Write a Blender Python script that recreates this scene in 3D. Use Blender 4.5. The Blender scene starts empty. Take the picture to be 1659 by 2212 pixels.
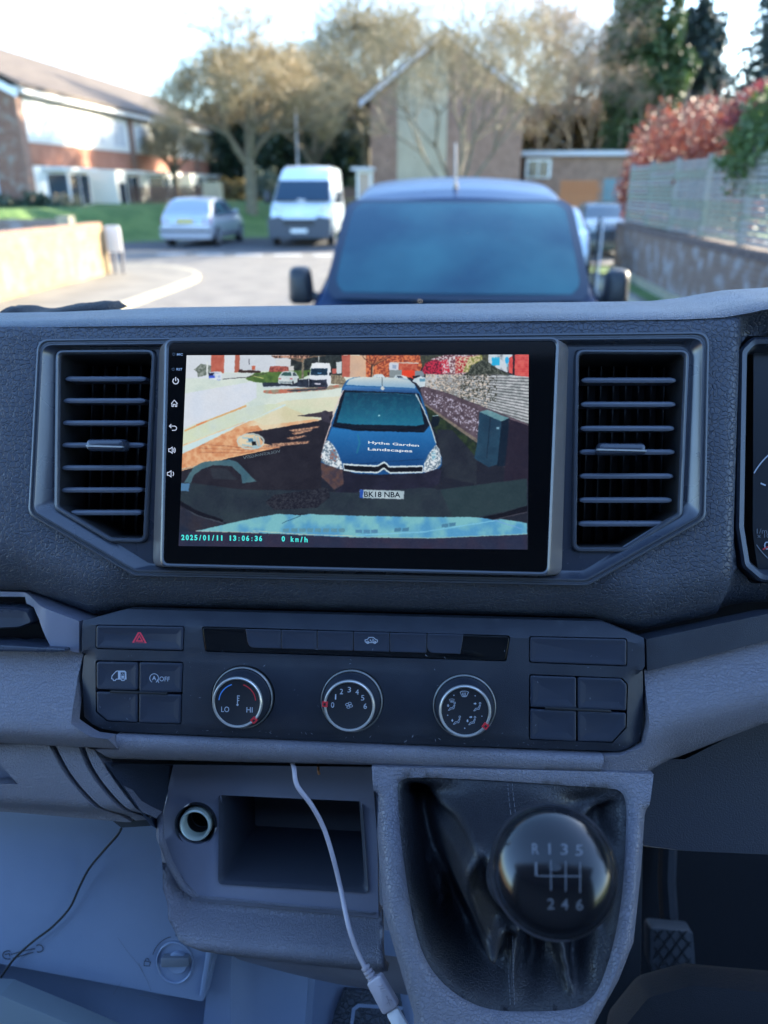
import bpy, bmesh, math, random
import numpy as np
from mathutils import Vector, Matrix, geometry, noise as mnoise
rad = math.radians
SC = bpy.context.scene
COL = SC.collection

# ------------------------------------------------------------------ camera
CAM_H = 1.8
PITCH = rad(22.9)
YAW = rad(4.6)
CW, CH, CF = 1659.0, 2212.0, 1659.0          # reference frame units of the photograph
cam_pos = Vector((0, 0, CAM_H))
c_right = Vector((math.cos(YAW), math.sin(YAW), 0))
c_fwd = Vector((-math.sin(YAW) * math.cos(PITCH), math.cos(YAW) * math.cos(PITCH), -math.sin(PITCH)))
c_up = c_right.cross(c_fwd)
cam_d = bpy.data.cameras.new('camera')
cam = bpy.data.objects.new('camera', cam_d)
COL.objects.link(cam)
cam.matrix_world = Matrix.Translation(cam_pos) @ Matrix((c_right, c_up, -c_fwd)).transposed().to_4x4()
cam_d.sensor_fit = 'HORIZONTAL'
cam_d.sensor_width = 26.0
cam_d.lens = 26.0
cam_d.clip_start = 0.02
cam_d.clip_end = 2000
cam_d.dof.use_dof = True
cam_d.dof.focus_distance = 0.5
cam_d.dof.aperture_fstop = 6.2
SC.camera = cam

# ------------------------------------------------------------------ light
SUN_EL = rad(21)
SUN_ROT = rad(52)          # from +Y towards +X
EXPOSURE = 2.75
world = bpy.data.worlds.new("World")
SC.world = world
world.use_nodes = True
wn = world.node_tree
wbg = wn.nodes['Background']
sky = wn.nodes.new('ShaderNodeTexSky')
sky.sky_type = 'NISHITA'
sky.sun_disc = False
sky.sun_elevation = SUN_EL
sky.sun_rotation = SUN_ROT
sky.air_density = 1.0
sky.dust_density = 0.9
sky.ozone_density = 4.0
wn.links.new(sky.outputs[0], wbg.inputs[0])
wbg.inputs[1].default_value = 0.15
sun_d = bpy.data.lights.new('sun', 'SUN')
sun_d.energy = 4.7
sun_d.angle = rad(0.5)
sun_d.color = (1.0, 0.86, 0.68)
sun = bpy.data.objects.new('sun', sun_d)
COL.objects.link(sun)
sdir = Vector((math.cos(SUN_EL) * math.sin(SUN_ROT), math.cos(SUN_EL) * math.cos(SUN_ROT), math.sin(SUN_EL)))
sun.rotation_euler = (-sdir).to_track_quat('-Z', 'Y').to_euler()
sun.location = sdir * 60
SC.view_settings.view_transform = 'Standard'
SC.view_settings.look = 'None'
SC.view_settings.exposure = EXPOSURE
SC.view_settings.gamma = 1.0
SC.view_settings.use_curve_mapping = False
SC.cycles.use_denoising = True
SC.cycles.max_bounces = 8
SC.cycles.diffuse_bounces = 4
SC.cycles.transparent_max_bounces = 12
SC.cycles.sample_clamp_indirect = 6.0

# ------------------------------------------------------------------ projection helpers (design-time measuring)
DASH_T = PITCH
eX = Vector((1, 0, 0))
eU = Vector((0, math.sin(DASH_T), math.cos(DASH_T)))
eN = Vector((0, -math.cos(DASH_T), math.sin(DASH_T)))
DASH_O = cam_pos + c_fwd * 0.5
DASH_M = Matrix.Translation(DASH_O) @ Matrix((eX, eU, eN)).transposed().to_4x4()
DASH_MI = DASH_M.inverted()

def ray(u, v):
    return (c_fwd + c_right * ((u - CW / 2) / CF) + c_up * ((CH / 2 - v) / CF))
def L(u, v, d=0.0):
    """point of the dash plane (offset d towards the seats) seen at u,v; local dash coordinates"""
    o = DASH_O + eN * d
    r = ray(u, v)
    t = (o - cam_pos).dot(eN) / r.dot(eN)
    p = cam_pos + r * t - DASH_O
    return Vector((p.dot(eX), p.dot(eU), d))
def P2(pts, d=0.0):
    return [L(u, v, d).xy for u, v in pts]
def ground(u, v, z=0.0):
    r = ray(u, v)
    return cam_pos + r * ((z - cam_pos.z) / r.z)
def atY(u, v, Y):
    r = ray(u, v)
    return cam_pos + r * (Y / r.y)
def toL(p):
    return DASH_MI @ Vector(p)
PX = 0.5 / CF      # metres per reference unit at the dash plane

# ------------------------------------------------------------------ materials
def new_mat(name):
    m = bpy.data.materials.new(name); m.use_nodes = True
    return m, m.node_tree, m.node_tree.nodes['Principled BSDF']
def mat(name, col, rough=0.5, metal=0.0, spec=0.5, col2=None, nscale=8.0, bump=None, coat=0.0, emit=None, rvar=0.0, trans=0.0, nlo=0.4, nhi=0.6):
    m, nt, b = new_mat(name)
    N, K = nt.nodes, nt.links
    b.inputs['Base Color'].default_value = (*col, 1)
    b.inputs['Roughness'].default_value = rough
    b.inputs['Metallic'].default_value = metal
    b.inputs['Specular IOR Level'].default_value = spec
    if coat: b.inputs['Coat Weight'].default_value = coat; b.inputs['Coat Roughness'].default_value = 0.08
    tc = N.new('ShaderNodeTexCoord')
    if col2 is not None:
        nz = N.new('ShaderNodeTexNoise'); nz.inputs['Scale'].default_value = nscale; nz.inputs['Detail'].default_value = 5
        K.new(tc.outputs['Object'], nz.inputs['Vector'])
        rp = N.new('ShaderNodeValToRGB')
        rp.color_ramp.elements[0].color = (*col, 1); rp.color_ramp.elements[1].color = (*col2, 1)
        rp.color_ramp.elements[0].position = nlo; rp.color_ramp.elements[1].position = nhi
        K.new(nz.outputs['Fac'], rp.inputs['Fac']); K.new(rp.outputs['Color'], b.inputs['Base Color'])
    if rvar:
        nz2 = N.new('ShaderNodeTexNoise'); nz2.inputs['Scale'].default_value = 30; nz2.inputs['Detail'].default_value = 6
        K.new(tc.outputs['Object'], nz2.inputs['Vector'])
        mr = N.new('ShaderNodeMapRange'); mr.inputs['To Min'].default_value = rough - rvar; mr.inputs['To Max'].default_value = rough + rvar
        K.new(nz2.outputs['Fac'], mr.inputs['Value']); K.new(mr.outputs['Result'], b.inputs['Roughness'])
    if bump:
        kind, scale, dist = bump
        bp = N.new('ShaderNodeBump'); bp.inputs['Strength'].default_value = 1.0; bp.inputs['Distance'].default_value = dist
        if kind == 'leather':
            nz3 = N.new('ShaderNodeTexNoise'); nz3.inputs['Scale'].default_value = scale * 0.7; nz3.inputs['Detail'].default_value = 3
            K.new(tc.outputs['Object'], nz3.inputs['Vector'])
            vm = N.new('ShaderNodeVectorMath'); vm.operation = 'SCALE'; vm.inputs['Scale'].default_value = 1.3 / scale
            K.new(nz3.outputs['Color'], vm.inputs[0])
            va = N.new('ShaderNodeVectorMath'); va.operation = 'ADD'
            K.new(tc.outputs['Object'], va.inputs[0]); K.new(vm.outputs[0], va.inputs[1])
            vo = N.new('ShaderNodeTexVoronoi'); vo.feature = 'DISTANCE_TO_EDGE'; vo.inputs['Scale'].default_value = scale
            K.new(va.outputs[0], vo.inputs['Vector'])
            mr = N.new('ShaderNodeMapRange'); mr.inputs['From Max'].default_value = 0.13; mr.interpolation_type = 'SMOOTHSTEP'
            K.new(vo.outputs['Distance'], mr.inputs['Value'])
            nf = N.new('ShaderNodeTexNoise'); nf.inputs['Scale'].default_value = scale * 2.2; nf.inputs['Detail'].default_value = 2
            K.new(tc.outputs['Object'], nf.inputs['Vector'])
            ad = N.new('ShaderNodeMath'); ad.operation = 'MULTIPLY_ADD'; ad.inputs[1].default_value = 0.10
            K.new(nf.outputs['Fac'], ad.inputs[0]); K.new(mr.outputs['Result'], ad.inputs[2])
            K.new(ad.outputs[0], bp.inputs['Height'])
        else:
            nf = N.new('ShaderNodeTexNoise'); nf.inputs['Scale'].default_value = scale; nf.inputs['Detail'].default_value = 4
            K.new(tc.outputs['Object'], nf.inputs['Vector']); K.new(nf.outputs['Fac'], bp.inputs['Height'])
        K.new(bp.outputs['Normal'], b.inputs['Normal'])
    if emit:
        b.inputs['Emission Color'].default_value = (*emit[0], 1); b.inputs['Emission Strength'].default_value = emit[1]
    return m

def brick_mat(name, c1, c2, mortar, rot_axis='x', scale=1.0, patch=None):
    """brick pattern in metres; rot_axis: the horizontal axis of the wall"""
    m, nt, b = new_mat(name); N, K = nt.nodes, nt.links
    tc = N.new('ShaderNodeTexCoord'); sp = N.new('ShaderNodeSeparateXYZ'); K.new(tc.outputs['Object'], sp.inputs[0])
    cb = N.new('ShaderNodeCombineXYZ')
    K.new(sp.outputs['X' if rot_axis == 'x' else 'Y'], cb.inputs[0]); K.new(sp.outputs['Z'], cb.inputs[1])
    br = N.new('ShaderNodeTexBrick'); br.inputs['Scale'].default_value = 1.0 * scale
    br.inputs['Brick Width'].default_value = 0.225; br.inputs['Row Height'].default_value = 0.075
    br.inputs['Mortar Size'].default_value = 0.006; br.inputs['Mortar Smooth'].default_value = 0.3
    br.inputs['Color1'].default_value = (*c1, 1); br.inputs['Color2'].default_value = (*c2, 1); br.inputs['Mortar'].default_value = (*mortar, 1)
    K.new(cb.outputs[0], br.inputs['Vector'])
    nz = N.new('ShaderNodeTexNoise'); nz.inputs['Scale'].default_value = 3.0; nz.inputs['Detail'].default_value = 8; K.new(tc.outputs['Object'], nz.inputs['Vector'])
    mx = N.new('ShaderNodeMix'); mx.data_type = 'RGBA'
    pr = N.new('ShaderNodeValToRGB'); pr.color_ramp.elements[0].position = 0.5; pr.color_ramp.elements[1].position = 0.68
    K.new(nz.outputs['Fac'], pr.inputs[0]); K.new(pr.outputs[0], mx.inputs['Factor'])
    K.new(br.outputs['Color'], mx.inputs[6]); mx.inputs[7].default_value = (*(patch or mortar), 1)
    K.new(mx.outputs[2], b.inputs['Base Color']); b.inputs['Roughness'].default_value = 0.9
    bp = N.new('ShaderNodeBump'); bp.inputs['Distance'].default_value = 0.006; bp.invert = True
    K.new(br.outputs['Fac'], bp.inputs['Height']); K.new(bp.outputs[0], b.inputs['Normal'])
    return m

M = {}
M['pad'] = mat('soft_black_leathergrain', (0.050, 0.061, 0.088), 0.44, bump=('leather', 310, 0.0006), col2=(0.057, 0.069, 0.097), nscale=25)
M['padtop'] = mat('soft_top_leathergrain', (0.042, 0.056, 0.082), 0.52, bump=('leather', 460, 0.0006), col2=(0.056, 0.074, 0.107), nscale=25)
M['grey'] = mat('grey_grained_plastic', (0.155, 0.156, 0.192), 0.46, bump=('leather', 440, 0.00034), col2=(0.170, 0.170, 0.206), nscale=14)
M['greysmooth'] = mat('grey_smooth_plastic', (0.150, 0.158, 0.212), 0.5, bump=('noise', 2500, 0.00015), col2=(0.165, 0.173, 0.228), nscale=12)
M['foot'] = mat('slate_plastic', (0.20, 0.265, 0.40), 0.42, bump=('noise', 1500, 0.0002), col2=(0.225, 0.29, 0.43), nscale=9)
M['panel'] = mat('anthracite_plastic', (0.016, 0.021, 0.034), 0.5, bump=('noise', 1800, 0.0002), col2=(0.021, 0.027, 0.041), nscale=40)
M['button'] = mat('button_plastic', (0.027, 0.034, 0.053), 0.36, bump=('noise', 2600, 0.00008), rvar=0.08)
M['satin'] = mat('satin_trim', (0.030, 0.038, 0.058), 0.28, spec=0.8, coat=0.15, rvar=0.06)
M['rim'] = mat('satin_rim', (0.060, 0.068, 0.085), 0.26, spec=0.8)
M['housing'] = mat('bronze_satin_housing', (0.17, 0.155, 0.15), 0.30, metal=0.3)
M['black'] = mat('matt_black', (0.006, 0.007, 0.009), 0.7)
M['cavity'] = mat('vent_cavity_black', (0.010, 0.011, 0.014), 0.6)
M['slat'] = mat('vent_slat', (0.085, 0.098, 0.13), 0.35, spec=0.6)
M['glossblack'] = mat('gloss_black', (0.004, 0.005, 0.007), 0.12, spec=0.5, rvar=0.04)
M['glass_black'] = mat('black_glass', (0.0025, 0.003, 0.004), 0.07, spec=0.35)
M['chrome'] = mat('chrome', (0.80, 0.80, 0.78), 0.30, metal=0.85)
M['knobface'] = mat('knob_face', (0.016, 0.018, 0.024), 0.4)
M['red'] = mat('red_marker', (0.55, 0.03, 0.04), 0.4)
M['hazard'] = mat('hazard_print', (0.75, 0.05, 0.09), 0.5)
M['blueprint'] = mat('blue_print', (0.08, 0.26, 0.65), 0.5)
M['white'] = mat('white_print', (0.42, 0.46, 0.54), 0.5)
M['dimwhite'] = mat('worn_print', (0.15, 0.17, 0.21), 0.5)
def lamp_mat(name, c, s): return mat(name, (0, 0, 0), 0.5, emit=(c, s / 2 ** EXPOSURE))
M['litwhite'] = lamp_mat('lit_icon', (0.62, 0.72, 0.95), 0.85)
M['timestamp'] = lamp_mat('screen_text_teal', (0.07, 0.85, 0.80), 1.0)
M['screentext'] = lamp_mat('screen_text_white', (0.85, 0.92, 1.0), 0.85)
M['leather'] = mat('gaiter_leather', (0.014, 0.015, 0.020), 0.44, spec=0.55, bump=('leather', 420, 0.00014))
M['thread'] = mat('black_thread', (0.03, 0.032, 0.04), 0.7)
M['cable'] = mat('grey_cable', (0.42, 0.38, 0.42), 0.45, spec=0.5)
M['usbwhite'] = mat('white_usb', (0.75, 0.74, 0.76), 0.4)
M['rubber'] = mat('pedal_rubber', (0.05, 0.058, 0.072), 0.6)
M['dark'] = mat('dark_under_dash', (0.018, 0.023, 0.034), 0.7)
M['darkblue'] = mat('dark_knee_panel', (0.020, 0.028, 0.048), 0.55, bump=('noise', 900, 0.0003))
M['nickel'] = mat('socket_ring', (0.66, 0.74, 0.66), 0.30, metal=0.35)
M['mesh'] = mat('mesh_fabric', (0.015, 0.018, 0.025), 0.8, bump=('leather', 500, 0.001))

# ------------------------------------------------------------------ mesh helpers
def link(o, parent=None):
    COL.objects.link(o)
    if parent is not None: o.parent = parent
    return o
def tag(o, label=None, cat=None, group=None, kind=None):
    if label: o['label'] = label
    if cat: o['category'] = cat
    if group: o['group'] = group
    if kind: o['kind'] = kind
    return o
def empty(name, loc=(0, 0, 0), rz=0.0, mtx=None):
    o = bpy.data.objects.new(name, None); COL.objects.link(o)
    o.empty_display_size = 0.1
    if mtx is not None: o.matrix_world = mtx
    else: o.location = loc; o.rotation_euler = (0, 0, rz)
    return o
def mesh_obj(name, verts, faces, m, parent=None, smooth=35, mtx=None):
    me = bpy.data.meshes.new(name)
    me.from_pydata([tuple(v) for v in verts], [], faces)
    me.validate()
    me.materials.append(m)
    if smooth:
        me.polygons.foreach_set('use_smooth', [True] * len(me.polygons))
        if smooth < 180: me.set_sharp_from_angle(angle=rad(smooth))
    o = bpy.data.objects.new(name, me)
    if mtx is not None: o.matrix_world = mtx
    return link(o, parent)
class MB:
    def __init__(s): s.v = []; s.f = []
    def add(s, verts, faces):
        n = len(s.v); s.v += [Vector(p) for p in verts]; s.f += [tuple(i + n for i in f) for f in faces]
    def box(s, lo, hi, mtx=None):
        (a, b, c), (d, e, f) = lo, hi
        vs = [Vector(p) for p in ((a,b,c),(d,b,c),(d,e,c),(a,e,c),(a,b,f),(d,b,f),(d,e,f),(a,e,f))]
        if mtx is not None: vs = [mtx @ p for p in vs]
        s.add(vs, [(0,3,2,1),(4,5,6,7),(0,1,5,4),(1,2,6,5),(2,3,7,6),(3,0,4,7)])
    def loft(s, loops, cap0=False, cap1=False, closed=True):
        n = len(loops[0]); base = len(s.v)
        for lp in loops:
            s.v += [Vector(p) for p in lp]
        for k in range(len(loops) - 1):
            for i in range(n if closed else n - 1):
                j = (i + 1) % n
                s.f.append((base + k*n + i, base + k*n + j, base + (k+1)*n + j, base + (k+1)*n + i))
        if cap0: s.f.append(tuple(base + i for i in range(n))[::-1])
        if cap1: s.f.append(tuple(base + (len(loops)-1)*n + i for i in range(n)))
    def tube(s, pts, r, n=8, cap=True):
        pts = [Vector(p) for p in pts]; loops = []
        up = Vector((0.13, 0.27, 0.95))
        for i, p in enumerate(pts):
            t = (pts[min(i+1, len(pts)-1)] - pts[max(i-1, 0)]).normalized()
            a = t.cross(up); a = a.normalized() if a.length > 1e-6 else Vector((1,0,0)); b = t.cross(a)
            rr = r[i] if isinstance(r, (list, tuple)) else r
            loops.append([p + (a * math.cos(q) + b * math.sin(q)) * rr for q in [2*math.pi*k/n for k in range(n)]])
        s.loft(loops, cap, cap)
    def build(s, name, m, parent=None, smooth=35, mtx=None):
        return mesh_obj(name, s.v, s.f, m, parent, smooth, mtx)

def area2(p): return sum(p[i][0]*p[(i+1)%len(p)][1] - p[(i+1)%len(p)][0]*p[i][1] for i in range(len(p))) / 2
def ccw(p): return p if area2(p) > 0 else p[::-1]
def offset(p, d):
    """inset a ccw polygon by d"""
    n = len(p); out = []
    for i in range(n):
        a, b, c = Vector(p[i-1]), Vector(p[i]), Vector(p[(i+1) % n])
        e1 = (b - a).normalized(); e2 = (c - b).normalized()
        n1 = Vector((-e1.y, e1.x)); n2 = Vector((-e2.y, e2.x))
        k = (n1 + n2); q = 1 + n1.dot(n2)
        out.append(b + k * (d / max(q, 0.2)))
    return out
def rnd(p, r, seg=5):
    n = len(p); out = []
    for i in range(n):
        rr = r[i] if isinstance(r, (list, tuple)) else r
        a, b, c = Vector(p[i-1]), Vector(p[i]), Vector(p[(i+1) % n])
        e1 = (a - b); e2 = (c - b); l1, l2 = e1.length, e2.length
        e1.normalize(); e2.normalize()
        ang = max(0.05, math.acos(max(-1, min(1, e1.dot(e2)))))
        t = min(rr / math.tan(ang / 2), l1 * 0.49, l2 * 0.49)
        p0, p2 = b + e1 * t, b + e2 * t
        for k in range(seg + 1):
            s = k / seg
            out.append((1-s)**2 * p0 + 2*s*(1-s) * b + s*s * p2)
    return out
def loops_of(poly, r, profile, seg=5):
    """profile: list of (inset, depth); returns 3-D loops sharing topology"""
    poly = ccw([Vector(p) for p in poly]); out = []
    r0 = r
    if isinstance(r, (list, tuple)) and area2([Vector(p) for p in poly]) > 0: r0 = list(r)
    for ins, d in profile:
        q = offset(poly, ins)
        if isinstance(r0, (list, tuple)): rr = [max(x - ins, x * 0.25) for x in r0]
        else: rr = max(r0 - ins, r0 * 0.25)
        out.append([Vector((p.x, p.y, d)) for p in rnd(q, rr, seg)])
    return out
def slab(name, poly, r, d0, d1, bevel, m, parent, dish=0.0, dish_in=None, seg=4, mb=None):
    prof = [(0, d0), (0, d1 - bevel), (bevel*0.3, d1 - bevel*0.3), (bevel, d1)]
    if dish:
        di = dish_in or bevel * 2.5
        prof += [(bevel + di*0.3, d1 - dish*0.15), (bevel + di, d1 - dish)]
    b = MB(); b.loft(loops_of(poly, r, prof, seg), cap1=True)
    return b.build(name, m, parent)
def sheet(name, region, holes, hfun, step, m, parent, skirt=0.0, smooth=60):
    """surface over a 2-D region with holes, relief d=hfun(x,y)"""
    region = ccw([Vector(p[:2]) for p in region]); holes = [ccw([Vector(p[:2]) for p in h]) for h in holes]
    vs, es = [], []
    def addloop(lp):
        pts = []
        n = len(lp)
        for i in range(n):
            a, b = lp[i], lp[(i+1) % n]
            k = max(1, int((b-a).length / step))
            pts += [a + (b-a) * (j/k) for j in range(k)]
        s = len(vs); vs.extend(pts)
        es.extend([(s+i, s+(i+1) % len(pts)) for i in range(len(pts))])
        return pts
    loops = [addloop(region)] + [addloop(h) for h in holes]
    def inside(P, poly):
        x, y = P[:, 0], P[:, 1]; c = np.zeros(len(P), bool); n = len(poly)
        for i in range(n):
            x1, y1 = poly[i]; x2, y2 = poly[(i+1) % n]
            if y1 == y2: continue
            q = ((y1 > y) != (y2 > y)) & (x < (x2-x1)*(y-y1)/(y2-y1)+x1)
            c ^= q
        return c
    xs = [p.x for p in region]; ys = [p.y for p in region]
    gx, gy = np.meshgrid(np.arange(min(xs), max(xs), step), np.arange(min(ys), max(ys), step))
    gx = gx + (np.arange(gx.shape[0])[:, None] % 2) * step * 0.5
    P = np.stack([gx.ravel(), gy.ravel()], 1)
    ok = inside(P, region)
    for h in holes: ok &= ~inside(P, h)
    P = P[ok]
    B = np.array([tuple(p) for p in vs])
    if len(P):
        dmin = np.full(len(P), 1e9)
        for k in range(0, len(B)):
            dmin = np.minimum(dmin, (P[:,0]-B[k,0])**2 + (P[:,1]-B[k,1])**2)
        P = P[dmin > (step*0.5)**2]
    allv = vs + [Vector(p) for p in P]
    ov, oe, of, _, _, _ = geometry.delaunay_2d_cdt(allv, es, [], 0, 1e-7)
    C = np.array([[sum(ov[i].x for i in f)/len(f), sum(ov[i].y for i in f)/len(f)] for f in of])
    keep = inside(C, region)
    for h in holes: keep &= ~inside(C, h)
    V = [(p.x, p.y, hfun(p.x, p.y)) for p in ov]
    F = [tuple(f) for f, k in zip(of, keep) if k]
    F = [f if area2([ov[i] for i in f]) > 0 else f[::-1] for f in F]
    if skirt:
        cnt = {}
        for f in F:
            for i in range(len(f)):
                e = (f[i], f[(i+1) % len(f)]); cnt[e] = 1
        bd = [e for e in cnt if (e[1], e[0]) not in cnt]
        mp = {}
        for a, b in bd:
            for q in (a, b):
                if q not in mp: mp[q] = len(V); V.append((V[q][0], V[q][1], V[q][2] - skirt))
            F.append((b, a, mp[a], mp[b]))
    return mesh_obj(name, V, F, m, parent, smooth)
def pil(P, poly): pass

def stroke(name, lines, w, d, m, parent, px=True, t=0.00012, mb=None):
    """flat printed line work. lines: list of (pts, closed) in reference units"""
    b = mb or MB()
    for pts, closed in lines:
        q = [Vector(p[:2]) for p in (P2(pts, d) if px else pts)]
        n = len(q); lp0, lp1 = [], []
        for i in range(n):
            a = q[(i-1) % n] if (closed or i > 0) else None
            c = q[(i+1) % n] if (closed or i < n-1) else None
            e1 = (q[i]-a).normalized() if a is not None and (q[i]-a).length > 1e-9 else None
            e2 = (c-q[i]).normalized() if c is not None and (c-q[i]).length > 1e-9 else None
            e1 = e1 or e2; e2 = e2 or e1
            k = Vector((-e1.y-e2.y, e1.x+e2.x)); k = k * (w/2 / max(0.35, 1+e1.dot(e2)))
            lp0.append(q[i]+k); lp1.append(q[i]-k)
        s = len(b.v)
        for i in range(n): b.v += [Vector((*lp0[i], d)), Vector((*lp1[i], d))]
        for i in range(n if closed else n-1):
            j = (i+1) % n
            b.f.append((s+2*i, s+2*i+1, s+2*j+1, s+2*j))
    if mb is None: return b.build(name, m, parent, smooth=0)
def fillpoly(b, pts, d, px=True):
    q = ccw([Vector(p[:2]) for p in (P2(pts, d) if px else pts)])
    s = len(b.v); b.v += [Vector((*p, d)) for p in q]; b.f.append(tuple(range(s, s+len(q))))
def text_verts(txt, bold=0.0):
    cu = bpy.data.curves.new('t', 'FONT'); cu.body = txt; cu.size = 1.0; cu.resolution_u = 3
    cu.offset = bold
    ob = bpy.data.objects.new('t', cu); COL.objects.link(ob)
    bpy.context.view_layer.update()
    me = bpy.data.meshes.new_from_object(ob.evaluated_get(bpy.context.evaluated_depsgraph_get()))
    V = [v.co.copy() for v in me.vertices]; F = [tuple(p.vertices) for p in me.polygons]
    bpy.data.objects.remove(ob); bpy.data.curves.remove(cu); bpy.data.meshes.remove(me)
    return V, F
def text(name, txt, quad, m, parent, d, bold=0.0, mirror=False, lift=None, mtx=None):
    """flat lettering that fills the quad (TL, TR, BR, BL in reference units) of cap height"""
    V, F = text_verts(txt, bold)
    x0 = min(v.x for v in V); x1 = max(v.x for v in V)
    y0, y1 = 0.0, 0.72
    TL, TR, BR, BL = [Vector(p) for p in quad]
    out = []
    for v in V:
        s = (v.x-x0)/(x1-x0); t = (v.y-y0)/(y1-y0)
        if mirror: s = 1-s
        lo = BL.lerp(BR, s); hi = TL.lerp(TR, s)
        p = lo + (hi-lo)*t
        q = L(p.x, p.y, d)
        if lift: q.z = lift(q.x, q.y)
        out.append(q)
    return mesh_obj(name, out, F, m, parent, smooth=0)
def textbox(cx, cy, w, h, ang=0.0):
    c, s = math.cos(ang), math.sin(ang)
    def R(x, y): return (cx + x*c - y*s, cy + x*s + y*c)
    return [R(-w/2, -h/2), R(w/2, -h/2), R(w/2, h/2), R(-w/2, h/2)]
def arc(cx, cy, rx, ry, a0, a1, n=16):
    return [(cx + rx*math.cos(rad(a0+(a1-a0)*k/n)), cy + ry*math.sin(rad(a0+(a1-a0)*k/n))) for k in range(n+1)]
# ================================================================== DASHBOARD
camL = toL(cam_pos)
def LT(u, v, a, b):
    """pixel ray against the tilted local plane d = a + b*y"""
    r = ray(u, v); rl = Vector((r.dot(eX), r.dot(eU), r.dot(eN)))
    t = (a + b * camL.y - camL.z) / (rl.z - b * rl.y)
    return camL + rl * t
def interp(x, pts):
    return float(np.interp(x, [p[0] for p in pts], [p[1] for p in pts]))
def sm(t): t = max(0.0, min(1.0, t)); return t*t*(3-2*t)

dash = empty('dashboard', mtx=DASH_M)
tag(dash, 'dark blue-grey grained van dashboard running across the whole view below the windscreen', 'dashboard')

# ---- outline curves of the soft upper pad
crease_px = [(-900,716),(0,708),(300,704),(830,697),(1300,692),(1480,690),(1560,686),(1610,678),(1659,667),(2500,615)]
sil_px = [(-900,682),(0,672),(250,663),(830,657),(1300,653),(1480,651),(1560,643),(1659,628),(2500,585)]
low_px = [(-900,1256),(20,1284),(165,1337),(180,1340),(265,1318),(1300,1345),(1394,1377),(1659,1322),(2500,1272)]
crease = P2(crease_px)
low = P2(low_px)
cr_f = [(p.x, p.y) for p in crease]; lo_f = [(p.x, p.y) for p in low]

# ---- top surface, running forward from the crease and rolling down to the windscreen
fw = Vector((0, eU.y, eN.y)); upv = Vector((0, eU.z, eN.z))
b = MB(); rows = []
us = np.linspace(-900, 2500, 160)
AA = [0, .0012, .004, .012, .03, .06, .09, .12, .15, .19, .25, .36, .50]
for u in us:
    vc = interp(u, crease_px); vs_ = interp(u, sil_px)
    p0 = L(u, vc, 0)
    w0 = DASH_M @ p0
    q = atY(u, vs_, w0.y + .09)
    bq = q.z - w0.z
    prof = []
    for a in AA:
        if a <= .09:
            t = a / .09
            h = bq * t + 0.0035 * math.sin(min(1, t*6)*math.pi/2) * (1-t)
        else:
            t = (a - .09); h = bq - 0.9 * t**1.5 * (1 if t < .1 else 1) - t*0.02
        prof.append(p0 + fw * a + upv * h)
    rows.append(prof)
for k in range(len(rows)-1):
    pass
n = len(AA)
b.v = [p for r_ in rows for p in r_]
b.f = [(i*n+j, (i+1)*n+j, (i+1)*n+j+1, i*n+j+1) for i in range(len(rows)-1) for j in range(n-1)]
b.build('top_pad', M['padtop'], dash, smooth=180)

# ---- bezel outlines
bez = [(84,733),(1531,717),(1523,1122),(1268,1266),(293,1245),(64,1112)]
bez_in = [(120,752),(1497,745),(1485,1096),(1262,1234),(318,1218),(113,1090)]
clus_px = [(1642,708),(1614,742),(1607,1140),(1622,1232),(1662,1268),(2500,1262),(2500,690)]
region = crease + P2([(1905, 700)]) + P2([(2500,700),(1642,712),(1614,742),(1606,1140),(1621,1234),(1662,1270),(2500,1262)][1:]) + low[::-1]
region = [crease[0]] + crease[1:] + P2([(2500,692),(1642,710),(1614,742),(1606,1140),(1621,1232),(1662,1269),(2500,1258)]) + low[::-1]
xcl = L(1588, 900).x
xcr = L(1655, 900).x
ytopc = L(1600, 712).y
def hpad(x, y):
    yb = interp(x, lo_f); yt = interp(x, cr_f)
    h = 0.0
    t = (y - yb) / 0.036
    if t < 1: h -= 0.026 * (1-t)**2
    s = (yt - y) / 0.004
    if s < 1: h -= 0.0012 * (1-max(0, s))**2
    # roll into the instrument recess on the right
    if x > xcl and y < ytopc + .004:
        h -= 0.020 * sm((x - xcl) / 0.010)
    elif x > xcl:
        h -= 0.020 * sm((x - xcl) / 0.010) * sm((ytopc + .016 - y) / .012)
    # soft swelling at the left and around the bezel
    h += 0.004 * math.exp(-((x + .262) / .03)**2) * sm((y-yb)/.05)
    return h
sheet('upper_pad', region, [P2([(90,739),(1526,724),(1517,1118),(1265,1260),(296,1240),(70,1108)])], hpad, 0.0055, M['pad'], dash, skirt=0.02)

b = MB(); fillpoly(b, [(-900,735),(2500,735),(2500,1700),(-900,1700)], -.085); b.build('dash_core', M['dark'], dash, smooth=0)
# ---- trim bezel around the vents and screen
def poly3(px, ins, d, r, seg=6):
    q = ccw(P2(px)); q = offset(q, ins)
    return [Vector((p.x, p.y, d)) for p in rnd(q, r, seg)]
rr = [.006, .006, .012, .02, .02, .012]
lo_ = [poly3(bez, 0, -.006, .008), poly3(bez, 0, .0015, .008), poly3(bez, .0006, .0030, .008), poly3(bez, .0016, .0032, .008),
       poly3(bez, .0022, .0020, .008), poly3(bez, .0030, .0020, .008), poly3(bez, .0036, .0030, .008), poly3(bez, .0046, .0030, .007)]
b = MB(); b.loft(lo_)
b.build('bezel_rim', M['rim'], dash)
b = MB(); b.loft([poly3(bez, .0046, .0030, .007), poly3(bez, .0052, .0022, .007), poly3(bez_in, -.0012, -.0030, .009), poly3(bez_in, 0, -.0036, .009)])
b.build('bezel_band', M['satin'], dash)
ventL = [(127,764),(325,763),(306,1163),(238,1161),(124,1094)]
ventR = [(1253,763),(1481,764),(1466,1108),(1352,1182),(1247,1182)]
def grow(px, k): return offset(ccw(P2(px)), -k)
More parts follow.
